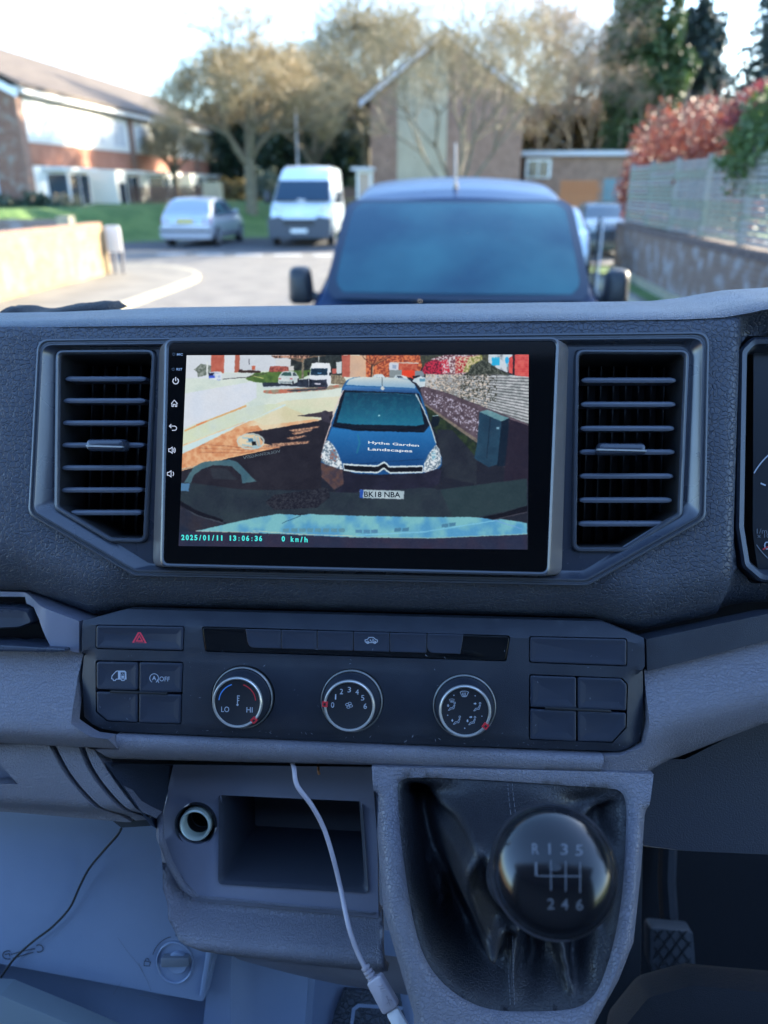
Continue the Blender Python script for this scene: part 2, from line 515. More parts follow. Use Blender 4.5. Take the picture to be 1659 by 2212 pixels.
sheet('bezel_panel', [p.xy for p in poly3(bez_in, 0.0, 0, .009)], [rnd(grow(ventL, .0030), .0035), rnd(grow(ventR, .0030), .0035), P2([(372,770),(1180,768),(1170,1200),(372,1190)])], lambda x, y: -.0036, 0.012, M['satin'], dash)

# ---- air vents
def vent(px, slats, tabq, nvan, vx0, vx1, label):
    b = MB()
    prof = [(-.0034, -.0036), (-.0032, -.0018), (-.0024, -.0006), (-.0012, -.0004), (-.0004, -.0012), (0.0, -.0030)]
    b.loft(loops_of(P2(px), .0030, prof))
    root = b.build('air_vent', M['rim'], dash); root['label'] = label
    b = MB(); b.loft(loops_of(P2(px), .0030, [(0, -.0030), (.0006, -.008), (.0012, -.052)]), cap1=True)
    b.build('duct', M['cavity'], root)
    for i, (u0, u1, v) in enumerate(slats):
        b = MB()
        A = L(u0, v, -.006); B = L(u1, v, -.006)
        loops = []
        for s, k in ((0, .35), (.02, .8), (.05, 1), (.95, 1), (.985, .75), (1, .3)):
            c = A.lerp(B, s); h = .0019 * k
            sec = [(-.017, -.0006), (-.002, -.0013*k), (.0004, -h*.8), (.0012*k, -.0002), (.0010*k, h*.5), (0, h), (-.003, h*1.15), (-.017, .0012)]
            loops.append([Vector((c.x, c.y + y, c.z + z)) for z, y in sec])
        b.loft(loops, True, True)
        b.build('slat', M['slat'], root, smooth=50)
    b0, b1 = L(vx0, 780, -.03).x, L(vx1, 780, -.03).x
    yt, yb = L(200, 760, -.03).y, L(200, 1190, -.03).y
    poly = offset(ccw(P2(px)), .0018)
    for k in range(nvan):
        x = b0 + (b1-b0) * k / (nvan-1)
        # clip the vane to the duct outline
        ys = []
        for i in range(len(poly)):
            (x1, y1), (x2, y2) = poly[i], poly[(i+1) % len(poly)]
            if (x1 > x) != (x2 > x): ys.append(y1 + (y2-y1)*(x-x1)/(x2-x1))
        if len(ys) < 2: continue
        b = MB(); b.box((x-.0005, min(ys), -.050), (x+.0005, max(ys), -.034))
        b.build('vane', M['cavity'], root)
    # adjuster tab
    b = MB(); b.loft(loops_of(P2(tabq, .004), .0028, [(0.0008, -.006), (0, -.001), (.0002, .004), (.0012, .0062), (.003, .0068)], 5), cap1=True)
    b.build('adjuster_tab', M['satin'], root)
    y0 = (P2(tabq, .005)[0].y + P2(tabq, .005)[2].y)/2 - .001
    xa, xb = P2(tabq, .005)[3].x + .0004, P2(tabq, .005)[2].x - .0004
    b = MB(); b.box((xa, y0-.0005, .0040), (xb, y0+.0005, .0071)); b.build('tab_line', M['chrome'], root)
    return root
vl = vent(ventL, [(142,315,819),(138,314,866),(136,313,914),(135,311,962),(135,309,1011),(134,308,1059),(152,306,1108)],
     [(188,948),(271,948),(268,975),(187,974)], 6, 170, 300, 'left air vent with seven thin slats and a tab')
vr = vent(ventR, [(1256,1460,822),(1255,1459,874),(1254,1456,926),(1253,1457,977),(1253,1454,1029),(1252,1451,1081),(1250,1440,1132)],
     [(1293,956),(1394,957),(1396,983),(1286,984)], 7, 1275, 1440, 'right air vent beside the instruments')

# ---- lower parts: dark trim strips and grey pads
def hconst(d): return lambda x, y: d
sheet('dark_trim_strip', P2([(1396,1381),(1659,1326),(2500,1276),(2500,1318),(1659,1384),(1398,1450)], -.004), [], hconst(-.004), .02, M['panel'], dash, skirt=.02)
gl = [(-900,1384),(0,1395),(166,1411),(161,1465),(169,1555),(214,1582),(248,1587),(257,1616),(190,1613),(0,1604),(-900,1596)]
yg0, yg1 = L(80,1400).y, L(80,1612).y
def hgl(x, y):
    t = (yg0 - y) / (yg0 - yg1)
    return -.010 + .022*sm(t*1.15) - .012*sm((t-.78)/.25)
sheet('grey_pad', P2(gl), [], hgl, .004, M['grey'], dash, skirt=.012)
gr = [(1399,1453),(1659,1388),(2500,1326),(2500,1490),(1659,1570),(1480,1655),(1410,1672),(1300,1666),(1306,1632),(1345,1630),(1390,1610),(1401,1562)]
def hgr(x, y):
    yt = interp(x, [(L(1399,1453).x, L(1399,1453).y), (L(1659,1388).x, L(1659,1388).y), (L(2500,1326).x, L(2500,1326).y)])
    t = (yt - y) / .065
    return -.008 + .012*sm(t*1.6) - .050*max(0, t-.42)**1.6 * (0.3 + 0.7*sm((x - L(1380,1500).x)/.03))
sheet('grey_pad', P2(gr), [], hgr, .004, M['grey'], dash, skirt=.012)
st = [(250,1588),(829,1613),(1304,1632),(1298,1666),(820,1655),(228,1648),(206,1619),(258,1618)]
yst = lambda x: L(829,1613).y + (x - 0) * ((L(1304,1632).y-L(250,1588).y)/(L(1304,1632).x-L(250,1588).x))
sheet('grey_strip', P2(st), [], lambda x, y: .002 - .010*max(0, (yst(x)-y-.006)/.012)**1.5 - .002*max(0, 1-(yst(x)-y)/.002), .0025, M['grey'], dash, skirt=.012)

# grab tray at the left
sheet('side_trim', P2([(-900,1260),(20,1286),(163,1339),(171,1342),(171,1409),(163,1409),(142,1403),(109,1396),(79,1338),(57,1316),(26,1311),(21,1296),(-900,1290)], -.006), [],
      lambda x, y: -.006 - .02*sm((L(90,1400).x - x)/.03), .004, M['greysmooth'], dash, skirt=.03)
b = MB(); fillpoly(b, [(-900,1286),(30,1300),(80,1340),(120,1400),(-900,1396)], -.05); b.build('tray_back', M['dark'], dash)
b = MB()
fl = [(-900,1300),(18,1313),(57,1318),(72,1345),(40,1357),(-900,1395)]
b.loft(loops_of(P2(fl, -.014), .003, [(0, -.045), (0, -.016), (.001, -.014), (.006, -.0145)]), cap1=True)
b.build('tray_flap', M['satin'], dash)
slab('tray_lip', P2([(-900,1384),(0,1393),(141,1401),(143,1407),(120,1409),(-900,1392)], .0), .001, -.03, .001, .001, M['satin'], dash)

# glovebox panel with two grooves
def dseg(x, y, pl):
    best = 9; p = Vector((x, y))
    for a, c in zip(pl, pl[1:]):
        ac = c - a; t = max(0, min(1, (p-a).dot(ac)/ac.length_squared)); best = min(best, (a+ac*t-p).length)
    return best
def sp2(pts, n=6):
    P = [Vector((p[0], p[1])) for p in pts]; P = [P[0]*2-P[1]] + P + [P[-1]*2-P[-2]]; out = []
    for i in range(1, len(P)-2):
        for k in range(n):
            t = k/n; a, b_, c, d = P[i-1], P[i], P[i+1], P[i+2]
            out.append(.5*((2*b_)+(-a+c)*t+(2*a-5*b_+4*c-d)*t*t+(-a+3*b_-3*c+d)*t**3))
    out.append(P[-2]); return [tuple(p) for p in out]
yp0, yp1 = L(100,1606).y, L(100,1780).y
def hgp(x, y):
    t = (yp0-y)/(yp0-yp1)
    return -.012 + .004*math.sin(t*math.pi) - .012*sm((t-.8)/.25)
gA = sp2([(107,1608),(146,1668),(196,1730),(232,1766),(266,1793)]); gB = sp2([(121,1608),(160,1668),(209,1728),(243,1761),(276,1789)])
gC = sp2([(170,1610),(197,1662),(245,1727),(280,1762),(306,1787)]); gD = sp2([(184,1612),(210,1660),(257,1722),(291,1756),(323,1783)])
sheet('glovebox_panel', P2([(-900,1597),(0,1606)] + gA + [(255,1793),(0,1770),(-900,1742)], -.012), [P2([(-120,1620),(0,1640),(46,1690),(0,1689),(-120,1686)], -.012)], hgp, .004, M['grey'], dash, skirt=.012, smooth=60)
sheet('trim_rib', P2(gB + gC[::-1], -.012), [], hgp, .004, M['grey'], dash, skirt=.012, smooth=60)
sheet('trim_rib', P2(gD + [(228,1648),(206,1619)], -.012), [], hgp, .004, M['grey'], dash, skirt=.012, smooth=60)
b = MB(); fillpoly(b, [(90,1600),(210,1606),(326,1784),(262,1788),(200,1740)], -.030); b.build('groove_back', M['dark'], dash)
b = MB(); fillpoly(b, [(-120,1610),(0,1636),(52,1696),(0,1695),(-120,1690)], -.022); b.build('grip_recess', M['greysmooth'], dash)

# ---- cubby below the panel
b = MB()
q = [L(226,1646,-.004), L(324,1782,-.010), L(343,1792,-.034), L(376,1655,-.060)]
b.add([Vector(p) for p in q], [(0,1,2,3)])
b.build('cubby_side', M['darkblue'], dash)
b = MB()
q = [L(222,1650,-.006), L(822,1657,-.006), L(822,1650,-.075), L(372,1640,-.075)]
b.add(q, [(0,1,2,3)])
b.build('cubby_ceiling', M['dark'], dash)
# insert plate, sloping forward at the top
ia, ib = None, None
yA, yB = L(600,1665,-.055).y, L(600,1960,-.028).y
ib = (-.055 + .028) / (yA - yB); ia = -.055 - ib * yA
def PT(pts, a, b_): return [LT(u, v, a, b_).xy for u, v in pts]
plate = [(377,1640),(812,1650),(817,1988),(418,1950),(386,1924),(360,1862),(343,1792)]
trayh = [(477,1718),(778,1731),(791,1927),(475,1908)]
sock = arc(422,1782,44,46,0,360,28)[:-1]
plL = ccw(PT(plate, ia, ib))
hpl = lambda x, y: ia + ib*y
sheet('insert_plate', PT(plate, ia, ib), [PT(trayh, ia, ib), PT(sock, ia, ib)], lambda x, y: hpl(x, y) - .003*sm(((LT(500,1716,ia,ib).y - abs(0)) - y)/.004) * (1 if x < LT(445,1800,ia,ib).x else 1) , .006, M['greysmooth'], dash, skirt=.01, smooth=50)
tr = PT(trayh, ia, ib)
b = MB(); T0 = [Vector((p.x, p.y, hpl(p.x, p.y)-.003)) for p in rnd(ccw(tr), .003)]
cx = sum(p.x for p in tr)/4; cy = sum(p.y for p in tr)/4
b.loft([[Vector((cx+(p.x-cx)*1.03, cy+(p.y-cy)*1.04, p.z+.0022)) for p in T0], T0, [Vector((cx+(p.x-cx)*.97, cy+(p.y-cy)*.965, p.z-.003)) for p in T0],
        [Vector((cx+(p.x-cx)*.93, cy+(p.y-cy)*.82, p.z-.085)) for p in T0]], cap1=True)
b.build('storage_tray', mat('tray_plastic', (.05,.056,.075), .5), dash)
# power socket
sc_ = LT(422,1782,ia,ib); zs = sc_.z - .001
def lathe(name, c, prof, m, parent, n=48, cap0=False, cap1=False, smooth=40):
    b = MB(); b.loft([[Vector((c.x + r*math.cos(2*math.pi*k/n), c.y + r*math.sin(2*math.pi*k/n), z)) for k in range(n)] for r, z in prof], cap0, cap1)
    return b.build(name, m, parent, smooth)
ps = lathe('power_socket', sc_, [(.0150, zs+.002), (.0142, zs+.0005), (.0136, zs-.003), (.0132, zs-.014), (.0080, zs-.016)], M['dark'], dash)
lathe('chrome_ring', sc_, [(.0116, zs-.010), (.0116, zs+.0010), (.0111, zs+.0022), (.0103, zs+.0026), (.0094, zs+.0018), (.0089, zs-.001), (.0087, zs-.006), (.0087, zs-.03)], M['nickel'], ps)
lathe('socket_bore', sc_, [(.0087, zs-.007), (.0086, zs-.034)], M['black'], ps, cap1=True)
# lip below the cubby
lipo = [(322,1778),(333,1785),(343,1793),(360,1863),(386,1926),(418,1952),(822,1990),(838,2098),(640,2072),(448,2034),(402,2012),(370,1975),(348,1925),(333,1860)]
plq = [Vector((p.x, p.y)) for p in plL]
def dpoly(x, y): return dseg(x, y, plq + [plq[0]])
def hlip(x, y):
    t = dpoly(x, y) / .024
    return -.034 + .034*math.sin(min(1.35, t)*math.pi/2*.9+.0)**1 - .030*max(0, t-.62)**1.2
sheet('cubby_lip', P2(lipo, -.02), [], hlip, .0028, M['grey'], dash, skirt=.01, smooth=180)

# ---- gear lever surround
ya, yb_ = L(1100,1650,.0).y, L(1100,2200,.055).y
gb = .055/(yb_-ya); ga = -gb*ya
gout = [(803,1656),(1297,1667),(1412,1673),(1404,1740),(1394,1900),(1378,2055),(1345,2140),(1290,2240),(1270,2420),(900,2420),(892,2215),(858,2100),(826,1985),(812,1820)]
gin = [(862,1690),(900,1683),(1305,1706),(1345,1716),(1357,1760),(1347,1960),(1303,2130),(1262,2180),(1215,2193),(1080,2196),(985,2160),(912,2072),(880,1935),(856,1712)]
def closed_spline(pts, n=5):
    P = [Vector((p[0], p[1])) for p in pts]; m_ = len(P); out = []
    for i in range(m_):
        a, b_, c, d = P[i-1], P[i], P[(i+1) % m_], P[(i+2) % m_]
        for k in range(n):
            t = k/n; out.append(.5*((2*b_)+(-a+c)*t+(2*a-5*b_+4*c-d)*t*t+(-a+3*b_-3*c+d)*t**3))
    return out
gin = [(858,1706),(866,1690),(895,1683),(1000,1686),(1110,1692),(1220,1700),(1310,1706),(1343,1714),(1356,1745),(1356,1800),(1352,1880),(1345,1960),(1328,2050),(1303,2130),(1275,2172),(1235,2191),(1160,2196),(1080,2194),(1025,2180),(975,2150),(935,2108),(908,2055),(890,1985),(878,1915),(868,1840),(861,1770)]
gin_l = ccw(closed_spline(PT(gin, ga, gb), 3))
gout_l = PT(gout, ga, gb)
ginq = [Vector(p) for p in gin_l]
goutq = [Vector(p) for p in gout_l]
def hsur(x, y):
    d1 = dseg(x, y, ginq + [ginq[0]]); d2 = dseg(x, y, goutq + [goutq[0]])
    h = ga + gb*y
    h -= .003*max(0, 1-d1/.0035)**2
    h -= .010*max(0, 1-d2/.008)**2 * sm((L(829,1690).y - y)/.01)
    return h
sheet('console_surround', gout_l, [gin_l], hsur, .0042, M['grey'], dash, skirt=.07, smooth=60)

# ================================================================== GEAR LEVER
gear = empty('gear_lever', mtx=DASH_M)
tag(gear, 'round glossy black gear knob on a creased black leather gaiter', 'gear lever')
KC = L(1194, 1880, .150)
NK = L(1120, 1905, .085)
def ridge(pts, hgt, wid): return ([LT(u, v, ga, gb).xy for u, v in pts], hgt, wid*PX)
RID = [ridge([(1015,1768),(1003,1820),(1004,1880),(1022,1940),(1045,2010),(1062,2062)], .016, 20),
       ridge([(1062,2062),(1085,2030),(1120,2010)], .008, 16),
       ridge([(900,1750),(925,1830),(955,1930),(985,2020),(1010,2085)], -.016, 30),
       ridge([(880,1720),(945,1770),(1005,1775)], -.010, 16), ridge([(868,1700),(930,1735),(1010,1752)], .004, 12),
       ridge([(1120,2030),(1112,2110),(1106,2175)], .006, 10), ridge([(1160,2050),(1166,2120),(1150,2165)], -.007, 16),
       ridge([(1205,2010),(1222,2080),(1236,2150)], .011, 10), ridge([(1262,2000),(1262,2070),(1255,2140)], -.006, 14),
       ridge([(1285,1990),(1300,2040),(1290,2100)], .006, 12), ridge([(1215,1800),(1270,1765),(1330,1728)], .006, 12),
       ridge([(1290,1830),(1335,1860),(1345,1930)], .005, 12), ridge([(950,2010),(1000,2060),(1050,2120)], -.004, 20),
       ridge([(930,1905),(952,1950),(960,2010)], .005, 9)]
nkp = NK.xy
def hgai(x, y):
    p = Vector((x, y)); e = dseg(x, y, ginq + [ginq[0]])
    zb = ga + gb*y - .0045
    r = (p - nkp).length
    k = max(0, 1 - r/.060)
    cone = .095*(k**1.35)*sm((e+.001)/.024)
    w = mnoise.noise(Vector((x*22, y*22, 3.1))); w2 = mnoise.noise(Vector((x*55, y*55, 1.1)))
    z = zb - .018*sm(e/.016) + cone
    f = sm(e/.014)
    for pl, hh, ww in RID:
        d_ = dseg(x, y, pl)
        if d_ < ww*3: z += 1.45*hh*math.exp(-(d_/ww)**2)*f
    return z + f*(.004*w + .0012*w2)
gaiter = sheet('gaiter', gin_l, [], hgai, .0024, M['leather'], gear, smooth=180)
stt = MB()
for side in (-1, 1):
    for v0, v1 in ((1697,1745),(2045,2188)):
        n_ = int((v1-v0)/7)
        for k in range(n_):
            u0 = 1103 + side*5 + (v0+7*k-1697)*.012
            a_ = LT(u0, v0+7*k, ga, gb); c_ = LT(u0, v0+7*k+4.6, ga, gb)
            A = Vector((a_.x, a_.y, hgai(a_.x, a_.y)+.0003)); B = Vector((c_.x, c_.y, hgai(c_.x, c_.y)+.0003))
            stt.tube([A, B], .00026, 5)
o = stt.build('stitching', mat('gaiter_thread', (.10,.105,.125), .6), gear); o['kind'] = 'stuff'
# shaft collar and knob
def lathe_ax(name, c, axis, prof, m, parent, n=56, smooth=40, cap0=False, cap1=False):
    q = axis.normalized().to_track_quat('Z', 'Y').to_matrix()
    b = MB(); b.loft([[c + q @ Vector((r*math.cos(2*math.pi*k/n), r*math.sin(2*math.pi*k/n), z)) for k in range(n)] for r, z in prof], cap0, cap1)
    return b.build(name, m, parent, smooth)
kax = (camL - KC).normalized()*.75 + Vector((.0, .10, .25))
kax.normalize()
M['knobgloss'] = mat('gear_knob_black', (0.007, 0.0075, 0.010), 0.17, spec=0.5, coat=0.25)
M['knobsoft'] = mat('gear_knob_lower', (0.020, 0.021, 0.026), 0.30, spec=0.5)
lathe_ax('collar', Vector((NK.x, NK.y, NK.z-.004)), KC-NK, [(.0172, 0), (.0172, .006), (.0150, .010), (.0125, .02), (.0125, .05)], M['knobsoft'], gear)
R = .0281
prof = [(R*math.cos(rad(a))*1.0, R*1.02*math.sin(rad(a))) for a in range(-75, 23, 6)]
knob = lathe_ax('knob', KC, kax, [(.006, -R*1.02)] + prof, M['knobsoft'], gear, cap0=True)
r0, z0 = prof[-1]
capp = [(r0*1.002, z0), (r0*1.002, z0+.0006), (r0*.975, z0+.0009)]
ch = R*0.78 - z0*0.0
for k in range(1, 15):
    q = rad(k*6.3); capp.append((r0*.97*math.cos(q), z0+.0009 + .0128*math.sin(q)))
kcap = lathe_ax('knob_cap', KC, kax, capp + [(.0006, z0+.0138)], M['knobgloss'], knob, smooth=180, cap1=True)
kq = kax.to_track_quat('Z', 'Y').to_matrix()
# shift pattern, projected on the cap
def on_cap(x, y):
    k = kq.inverted() @ (Vector((x, y, 0)) - Vector((KC.x, KC.y, 0)))
    return None
def cap_point(u, v):
    r = ray(u, v); rl = Vector((r.dot(eX), r.dot(eU), r.dot(eN)))
    lo, hi = .2, .5
    o = camL; best = None
    qi = kq.inverted()
    t = .25
    while t < .42:
        p = qi @ (o + rl*t - KC)
        rad2 = (p.x*p.x+p.y*p.y)/(r0*.97)**2
        surf = z0+.0009 + .0128*math.sqrt(max(0, 1-rad2))
        if p.z <= surf: return KC + kq @ Vector((p.x, p.y, surf+.00018))
        t += .00015
    return KC
def cap_text(ch, cx, cy, w, h):
    V_, F_ = text_verts(ch, .01)
    x0 = min(v.x for v in V_); x1 = max(v.x for v in V_)
    out = [cap_point(cx - w/2 + w*(v.x-x0)/(x1-x0), cy + h/2 - h*v.y/.72) for v in V_]
    return out, F_
M['shiftprint'] = mat('shift_pattern_print', (0.12, 0.13, 0.15), 0.4)
bb = MB()
for ch_, cx, cy in (('R',1157,1833),('1',1187,1833),('3',1219,1834),('5',1251,1836),('2',1190,1952),('4',1220,1953),('6',1252,1954)):
    bb.add(*cap_text(ch_, cx, cy, 4.5 if ch_ == '1' else 15, 24))
def capline(pts, w=2.6):
    for (x0, y0), (x1, y1) in zip(pts, pts[1:]):
        n = 6; dx, dy = x1-x0, y1-y0; l = math.hypot(dx, dy); nx, ny = -dy/l*w/2, dx/l*w/2
        vs = []
        for k in range(n+1):
            x, y = x0+dx*k/n, y0+dy*k/n
            vs += [cap_point(x+nx, y+ny), cap_point(x-nx, y-ny)]
        bb.add(vs, [(2*k, 2*k+1, 2*k+3, 2*k+2) for k in range(n)])
capline([(1158,1862),(1158,1892)], 5); capline([(1160,1892),(1256,1893)]); capline([(1190,1858),(1190,1924)]); capline([(1222,1860),(1222,1926)]); capline([(1253,1862),(1253,1928)])
bb.build('shift_pattern', M['shiftprint'], knob, smooth=0)
# ================================================================== CLIMATE PANEL
pan = empty('climate_panel', mtx=DASH_M)
tag(pan, 'dark heater control panel with three round knobs below the screen', 'control panel')
pp = [(178,1341),(263,1319),(1308,1347),(1392,1379),(1395,1560),(1385,1606),(1342,1626),(829,1609),(250,1583),(219,1577),(177,1552),(170,1465),(176,1409)]
hz = [(207,1349),(399,1352),(397,1407),(206,1402)]
gs = [(435,1353),(1103,1373),(1094,1429),(443,1408)]
rb = [(1143,1374),(1355.5,1379),(1355,1440),(1142.5,1432)]
lq = [(206,1426),(396.5,1429),(392,1565),(231,1559),(207,1538)]
rq = [(1143,1456),(1344,1464),(1357,1478),(1354,1572),(1324,1605),(1142,1598)]
KN = [(525,1506),(760,1513),(1003,1524)]
kh = [arc(u, v, 69, 69, 0, 360, 40)[:-1] for u, v in KN]
y_a = lambda x: interp(x, [(L(178,1352).x, L(178,1345).y), (L(1393,1395).x, L(1393,1385).y)])
y_m = lambda x: interp(x, [(L(175,1409).x, L(175,1409).y), (L(1395,1451).x, L(1395,1451).y)])
y_b = lambda x: interp(x, [(L(250,1583).x, L(250,1565).y), (L(1343,1626).x, L(1343,1606).y)])
xr0 = L(1358,1500).x; xl0 = L(203,1500).x
def hpan(x, y):
    h = 0.0
    if y > y_a(x): h -= .9*(y - y_a(x))
    if abs(y - y_m(x)) < .0009: h -= .0007
    if y < y_m(x):
        if x > xr0: h -= .55*(x-xr0)
        if x < xl0: h -= .45*(xl0-x)
        if y < y_b(x): h -= .55*(y_b(x)-y)
    return h
sheet('fascia', P2(pp), [rnd(ccw(P2(q)), .0018, 3) for q in (hz, gs, rb, lq, rq)] + [P2(k) for k in kh], hpan, .0034, M['panel'], pan, skirt=.012, smooth=28)
b = MB(); fillpoly(b, [(190,1345),(1385,1380),(1385,1600),(1340,1618),(200,1568)], -.0065); b.build('back_plate', M['black'], pan)

def shrink(px, k): return offset(ccw(P2(px)), k)
g = .0006
hzb = slab('hazard_button', shrink(hz, g), .0018, -.006, .0006, .0007, M['button'], pan, dish=.0012, dish_in=.0042)
def tri(cx, cy, s): return [(cx, cy-s*.62), (cx+s*.56, cy+s*.38), (cx-s*.56, cy+s*.38)]
stroke('warning_triangle', [(tri(301,1380,26), True)], .0011, -.00035, M['hazard'], hzb)
stroke('inner_triangle', [(tri(301,1380.5,11), True)], .00085, -.00035, M['hazard'], hzb)
slab('blank_switch', shrink(rb, g), .0018, -.006, .0003, .0006, M['button'], pan, dish=.0006, dish_in=.003)
slab('gloss_strip', shrink(gs, g), .002, -.006, .0002, .0004, M['glossblack'], pan)
# row of six buttons on the gloss strip
def lp(a, b_, t): return (a[0]+(b_[0]-a[0])*t, a[1]+(b_[1]-a[1])*t)
T0, T1, B0, B1 = (530,1357.5), (1002,1370), (530,1399), (1002,1413)
ue = [530, 608, 685.5, 763.5, 842, 922, 1002]
for i in range(6):
    t0, t1 = (ue[i]-530)/472, (ue[i+1]-530)/472
    q = [lp(T0,T1,t0), lp(T0,T1,t1), lp(B0,B1,t1), lp(B0,B1,t0)]
    r = [.0006]*4
    if i == 0: q[3] = (q[3][0]+7, q[3][1])
    if i == 5: q[2] = (q[2][0]-7, q[2][1])
    # ccw() reverses the order of the corners
    rl = [.0006, .0006, .0006, .0006]
    poly = shrink(q, .0002)
    pts = sorted(range(4), key=lambda k: (poly[k].y, poly[k].x if i == 0 else -poly[k].x))
    rl[pts[0]] = .0045 if i in (0, 5) else .0006
    bt = slab('recirculation_button' if i == 3 else 'blank_button', poly, rl, -.004, .0010, .0004, M['button'], pan, dish=.0004, dish_in=.002, seg=4)
    if i == 3:
        cx, cy = 802, 1383.5
        body = [(cx-13,cy+3),(cx-13.5,cy-1),(cx-8,cy-2.5),(cx-5,cy-6.5),(cx+4,cy-6.8),(cx+9,cy-2.5),(cx+13,cy-1),(cx+13.5,cy+3),(cx+10,cy+4.5),(cx-10,cy+4.5)]
        stroke('car_symbol', [(body, True), (arc(cx-7.5,cy+4,2.6,2.6,0,360,10)[:-1], True), (arc(cx+7.5,cy+4,2.6,2.6,0,360,10)[:-1], True), (arc(cx+1,cy-1,3.4,2.8,-60,210,9), False)], .00042, .00075, M['white'], bt)
# the two blocks of four switches
def quad_block(qs, names, slot, lab):
    out = []
    for q, rl, nm in zip(qs, [x[1] for x in names], [x[0] for x in names]):
        out.append(slab(nm, shrink(q, .00022), rl, -.006, .0004, .0006, M['button'], pan, dish=.0009, dish_in=.0045))
    slab('slot_bar', P2(slot), .0006, -.004, .0012, .0004, M['cavity'], pan)
    return out
LB = quad_block([[(208,1428.5),(299,1430),(298.5,1492),(208,1489.5)], [(301,1430),(395,1432),(393,1496.5),(300.5,1494.5)],
            [(208,1493.5),(298.5,1496),(297.5,1561),(232,1557),(209,1537)], [(300.5,1497.5),(392.5,1500),(390.5,1564),(299.5,1561.5)]],
           [('load_lock_button', .0022), ('start_stop_button', .0010), ('blank_button', .0012), ('blank_button', .0010)],
           [(240,1491),(364,1495.5),(361,1500),(237,1496)], 'l')
RB = quad_block([[(1145,1458.5),(1245,1462),(1245,1531),(1145,1527.5)], [(1247.5,1462),(1342,1465.5),(1354.5,1479),(1353.5,1535.5),(1247.5,1531)],
            [(1144.5,1531),(1245,1535),(1245,1602),(1144,1597)], [(1247.5,1535),(1353,1539.5),(1352,1571),(1323,1603),(1247.5,1602)]],
           [('blank_button', .0010), ('blank_button', .0012), ('blank_button', .0010), ('blank_button', .0012)],
           [(1175,1526),(1318,1533),(1322,1538),(1178,1532)], 'r')
# van with padlock
cx, cy = 257, 1461
b = MB(); 
van_o = [(cx-16,cy+5),(cx-15,cy-1),(cx-7,cy-10),(cx-4,cy-11.5),(cx+12,cy-11.5),(cx+15,cy-9),(cx+15.5,cy+6),(cx+13,cy+6),(cx+11,cy+9),(cx+6,cy+9),(cx+4,cy+6),(cx-6,cy+6),(cx-8,cy+9),(cx-12,cy+9),(cx-13,cy+6)]
stroke('', [(van_o, True)], .0005, -.00028, None, None, mb=b)
fillpoly(b, [(cx-2,cy-11),(cx+3.5,cy-11),(cx+3.5,cy+6),(cx-2,cy+6)], -.00028)
fillpoly(b, [(cx+12.5,cy-11),(cx+15,cy-9),(cx+15,cy+6),(cx+12.5,cy+6)], -.00028)
fillpoly(b, [(cx+3.5,cy-11),(cx+12.5,cy-11),(cx+12.5,cy-8.6),(cx+3.5,cy-8.6)], -.00028)
fillpoly(b, [(cx+3.5,cy+4.6),(cx+12.5,cy+4.6),(cx+12.5,cy+6),(cx+3.5,cy+6)], -.00028)
fillpoly(b, [(cx+5,cy-1.4),(cx+11,cy-1.4),(cx+11,cy+3.4),(cx+5,cy+3.4)], -.00028)
stroke('', [(arc(cx+8,cy-2.2,2.3,3.4,180,360,8), False)], .0003, -.00028, None, None, mb=b)
b.build('van_lock_symbol', M['white'], LB[0], smooth=0)
b = MB()
stroke('', [(arc(333,1465,9.5,9.5,118,420,20), False), ([(337,1474),(341,1468),(343,1475)], False)], .00045, -.00028, None, None, mb=b)
b.build('restart_arrow', M['white'], LB[1], smooth=0)
text('letter_a', 'A', textbox(333,1464.5,9,9,.02), M['white'], LB[1], -.00028, bold=.02)
text('off_lettering', 'OFF', textbox(355.5,1466.5,22,10.5,.03), M['white'], LB[1], -.00028)

# ---- rotary knobs
def knob3(i, base, label, marker_ang):
    c = L(base[0], base[1], 0)
    k = lathe('knob', c, [(.0206, -.004), (.0206, .0006), (.0200, .0016)], M['black'], pan)
    k['label'] = label
    lathe('base_ring', c, [(.0203, .0008), (.0202, .0020), (.0197, .0026), (.0193, .0022), (.0192, .0010)], M['chrome'], k)
    n = 180; b = MB(); lo = []
    for z, r in ((.0012,.0190),(.0030,.0186),(.0033,.0183)): lo.append([Vector((c.x+r*math.cos(2*math.pi*j/n), c.y+r*math.sin(2*math.pi*j/n), z)) for j in range(n)])
    for q in range(9):
        z = .0036 + q*.0009; r = .0182 - q*.00019
        lo.append([Vector((c.x+(r+(.00028 if (j+q) % 2 == 0 else 0))*math.cos(2*math.pi*j/n), c.y+(r+(.00028 if (j+q) % 2 == 0 else 0))*math.sin(2*math.pi*j/n), z)) for j in range(n)])
    for z, r in ((.0120,.0164),(.0132,.0163)): lo.append([Vector((c.x+r*math.cos(2*math.pi*j/n), c.y+r*math.sin(2*math.pi*j/n), z)) for j in range(n)])
    b.loft(lo); b.build('grip', M['panel'], k, smooth=30)
    lathe('trim_ring', c, [(.0163,.0125),(.0165,.0136),(.0163,.0146),(.0157,.0152),(.0150,.0150),(.0147,.0142)], M['chrome'], k, n=64)
    lathe('face', c, [(.0148,.0142),(.0140,.0139),(.0001,.0139)], M['knobface'], k, n=64, cap1=True)
    a = rad(marker_ang); R_ = Matrix.Rotation(a, 4, 'Z')
    bm_ = MB(); bm_.box((.0138, -.0017, .0138), (.0172, .0017, .0157), Matrix.Translation(Vector((c.x, c.y, 0))) @ R_)
    mk = bm_.build('marker', M['red'], k)
    bm_ = MB(); bm_.box((.0149, -.0008, .0150), (.0163, .0008, .0158), Matrix.Translation(Vector((c.x, c.y, 0))) @ R_)
    bm_.build('marker_slot', M['black'], k)
    return k, c
ZF = .01395
k1, c1 = knob3(0, KN[0], 'temperature knob marked LO and HI', -43)
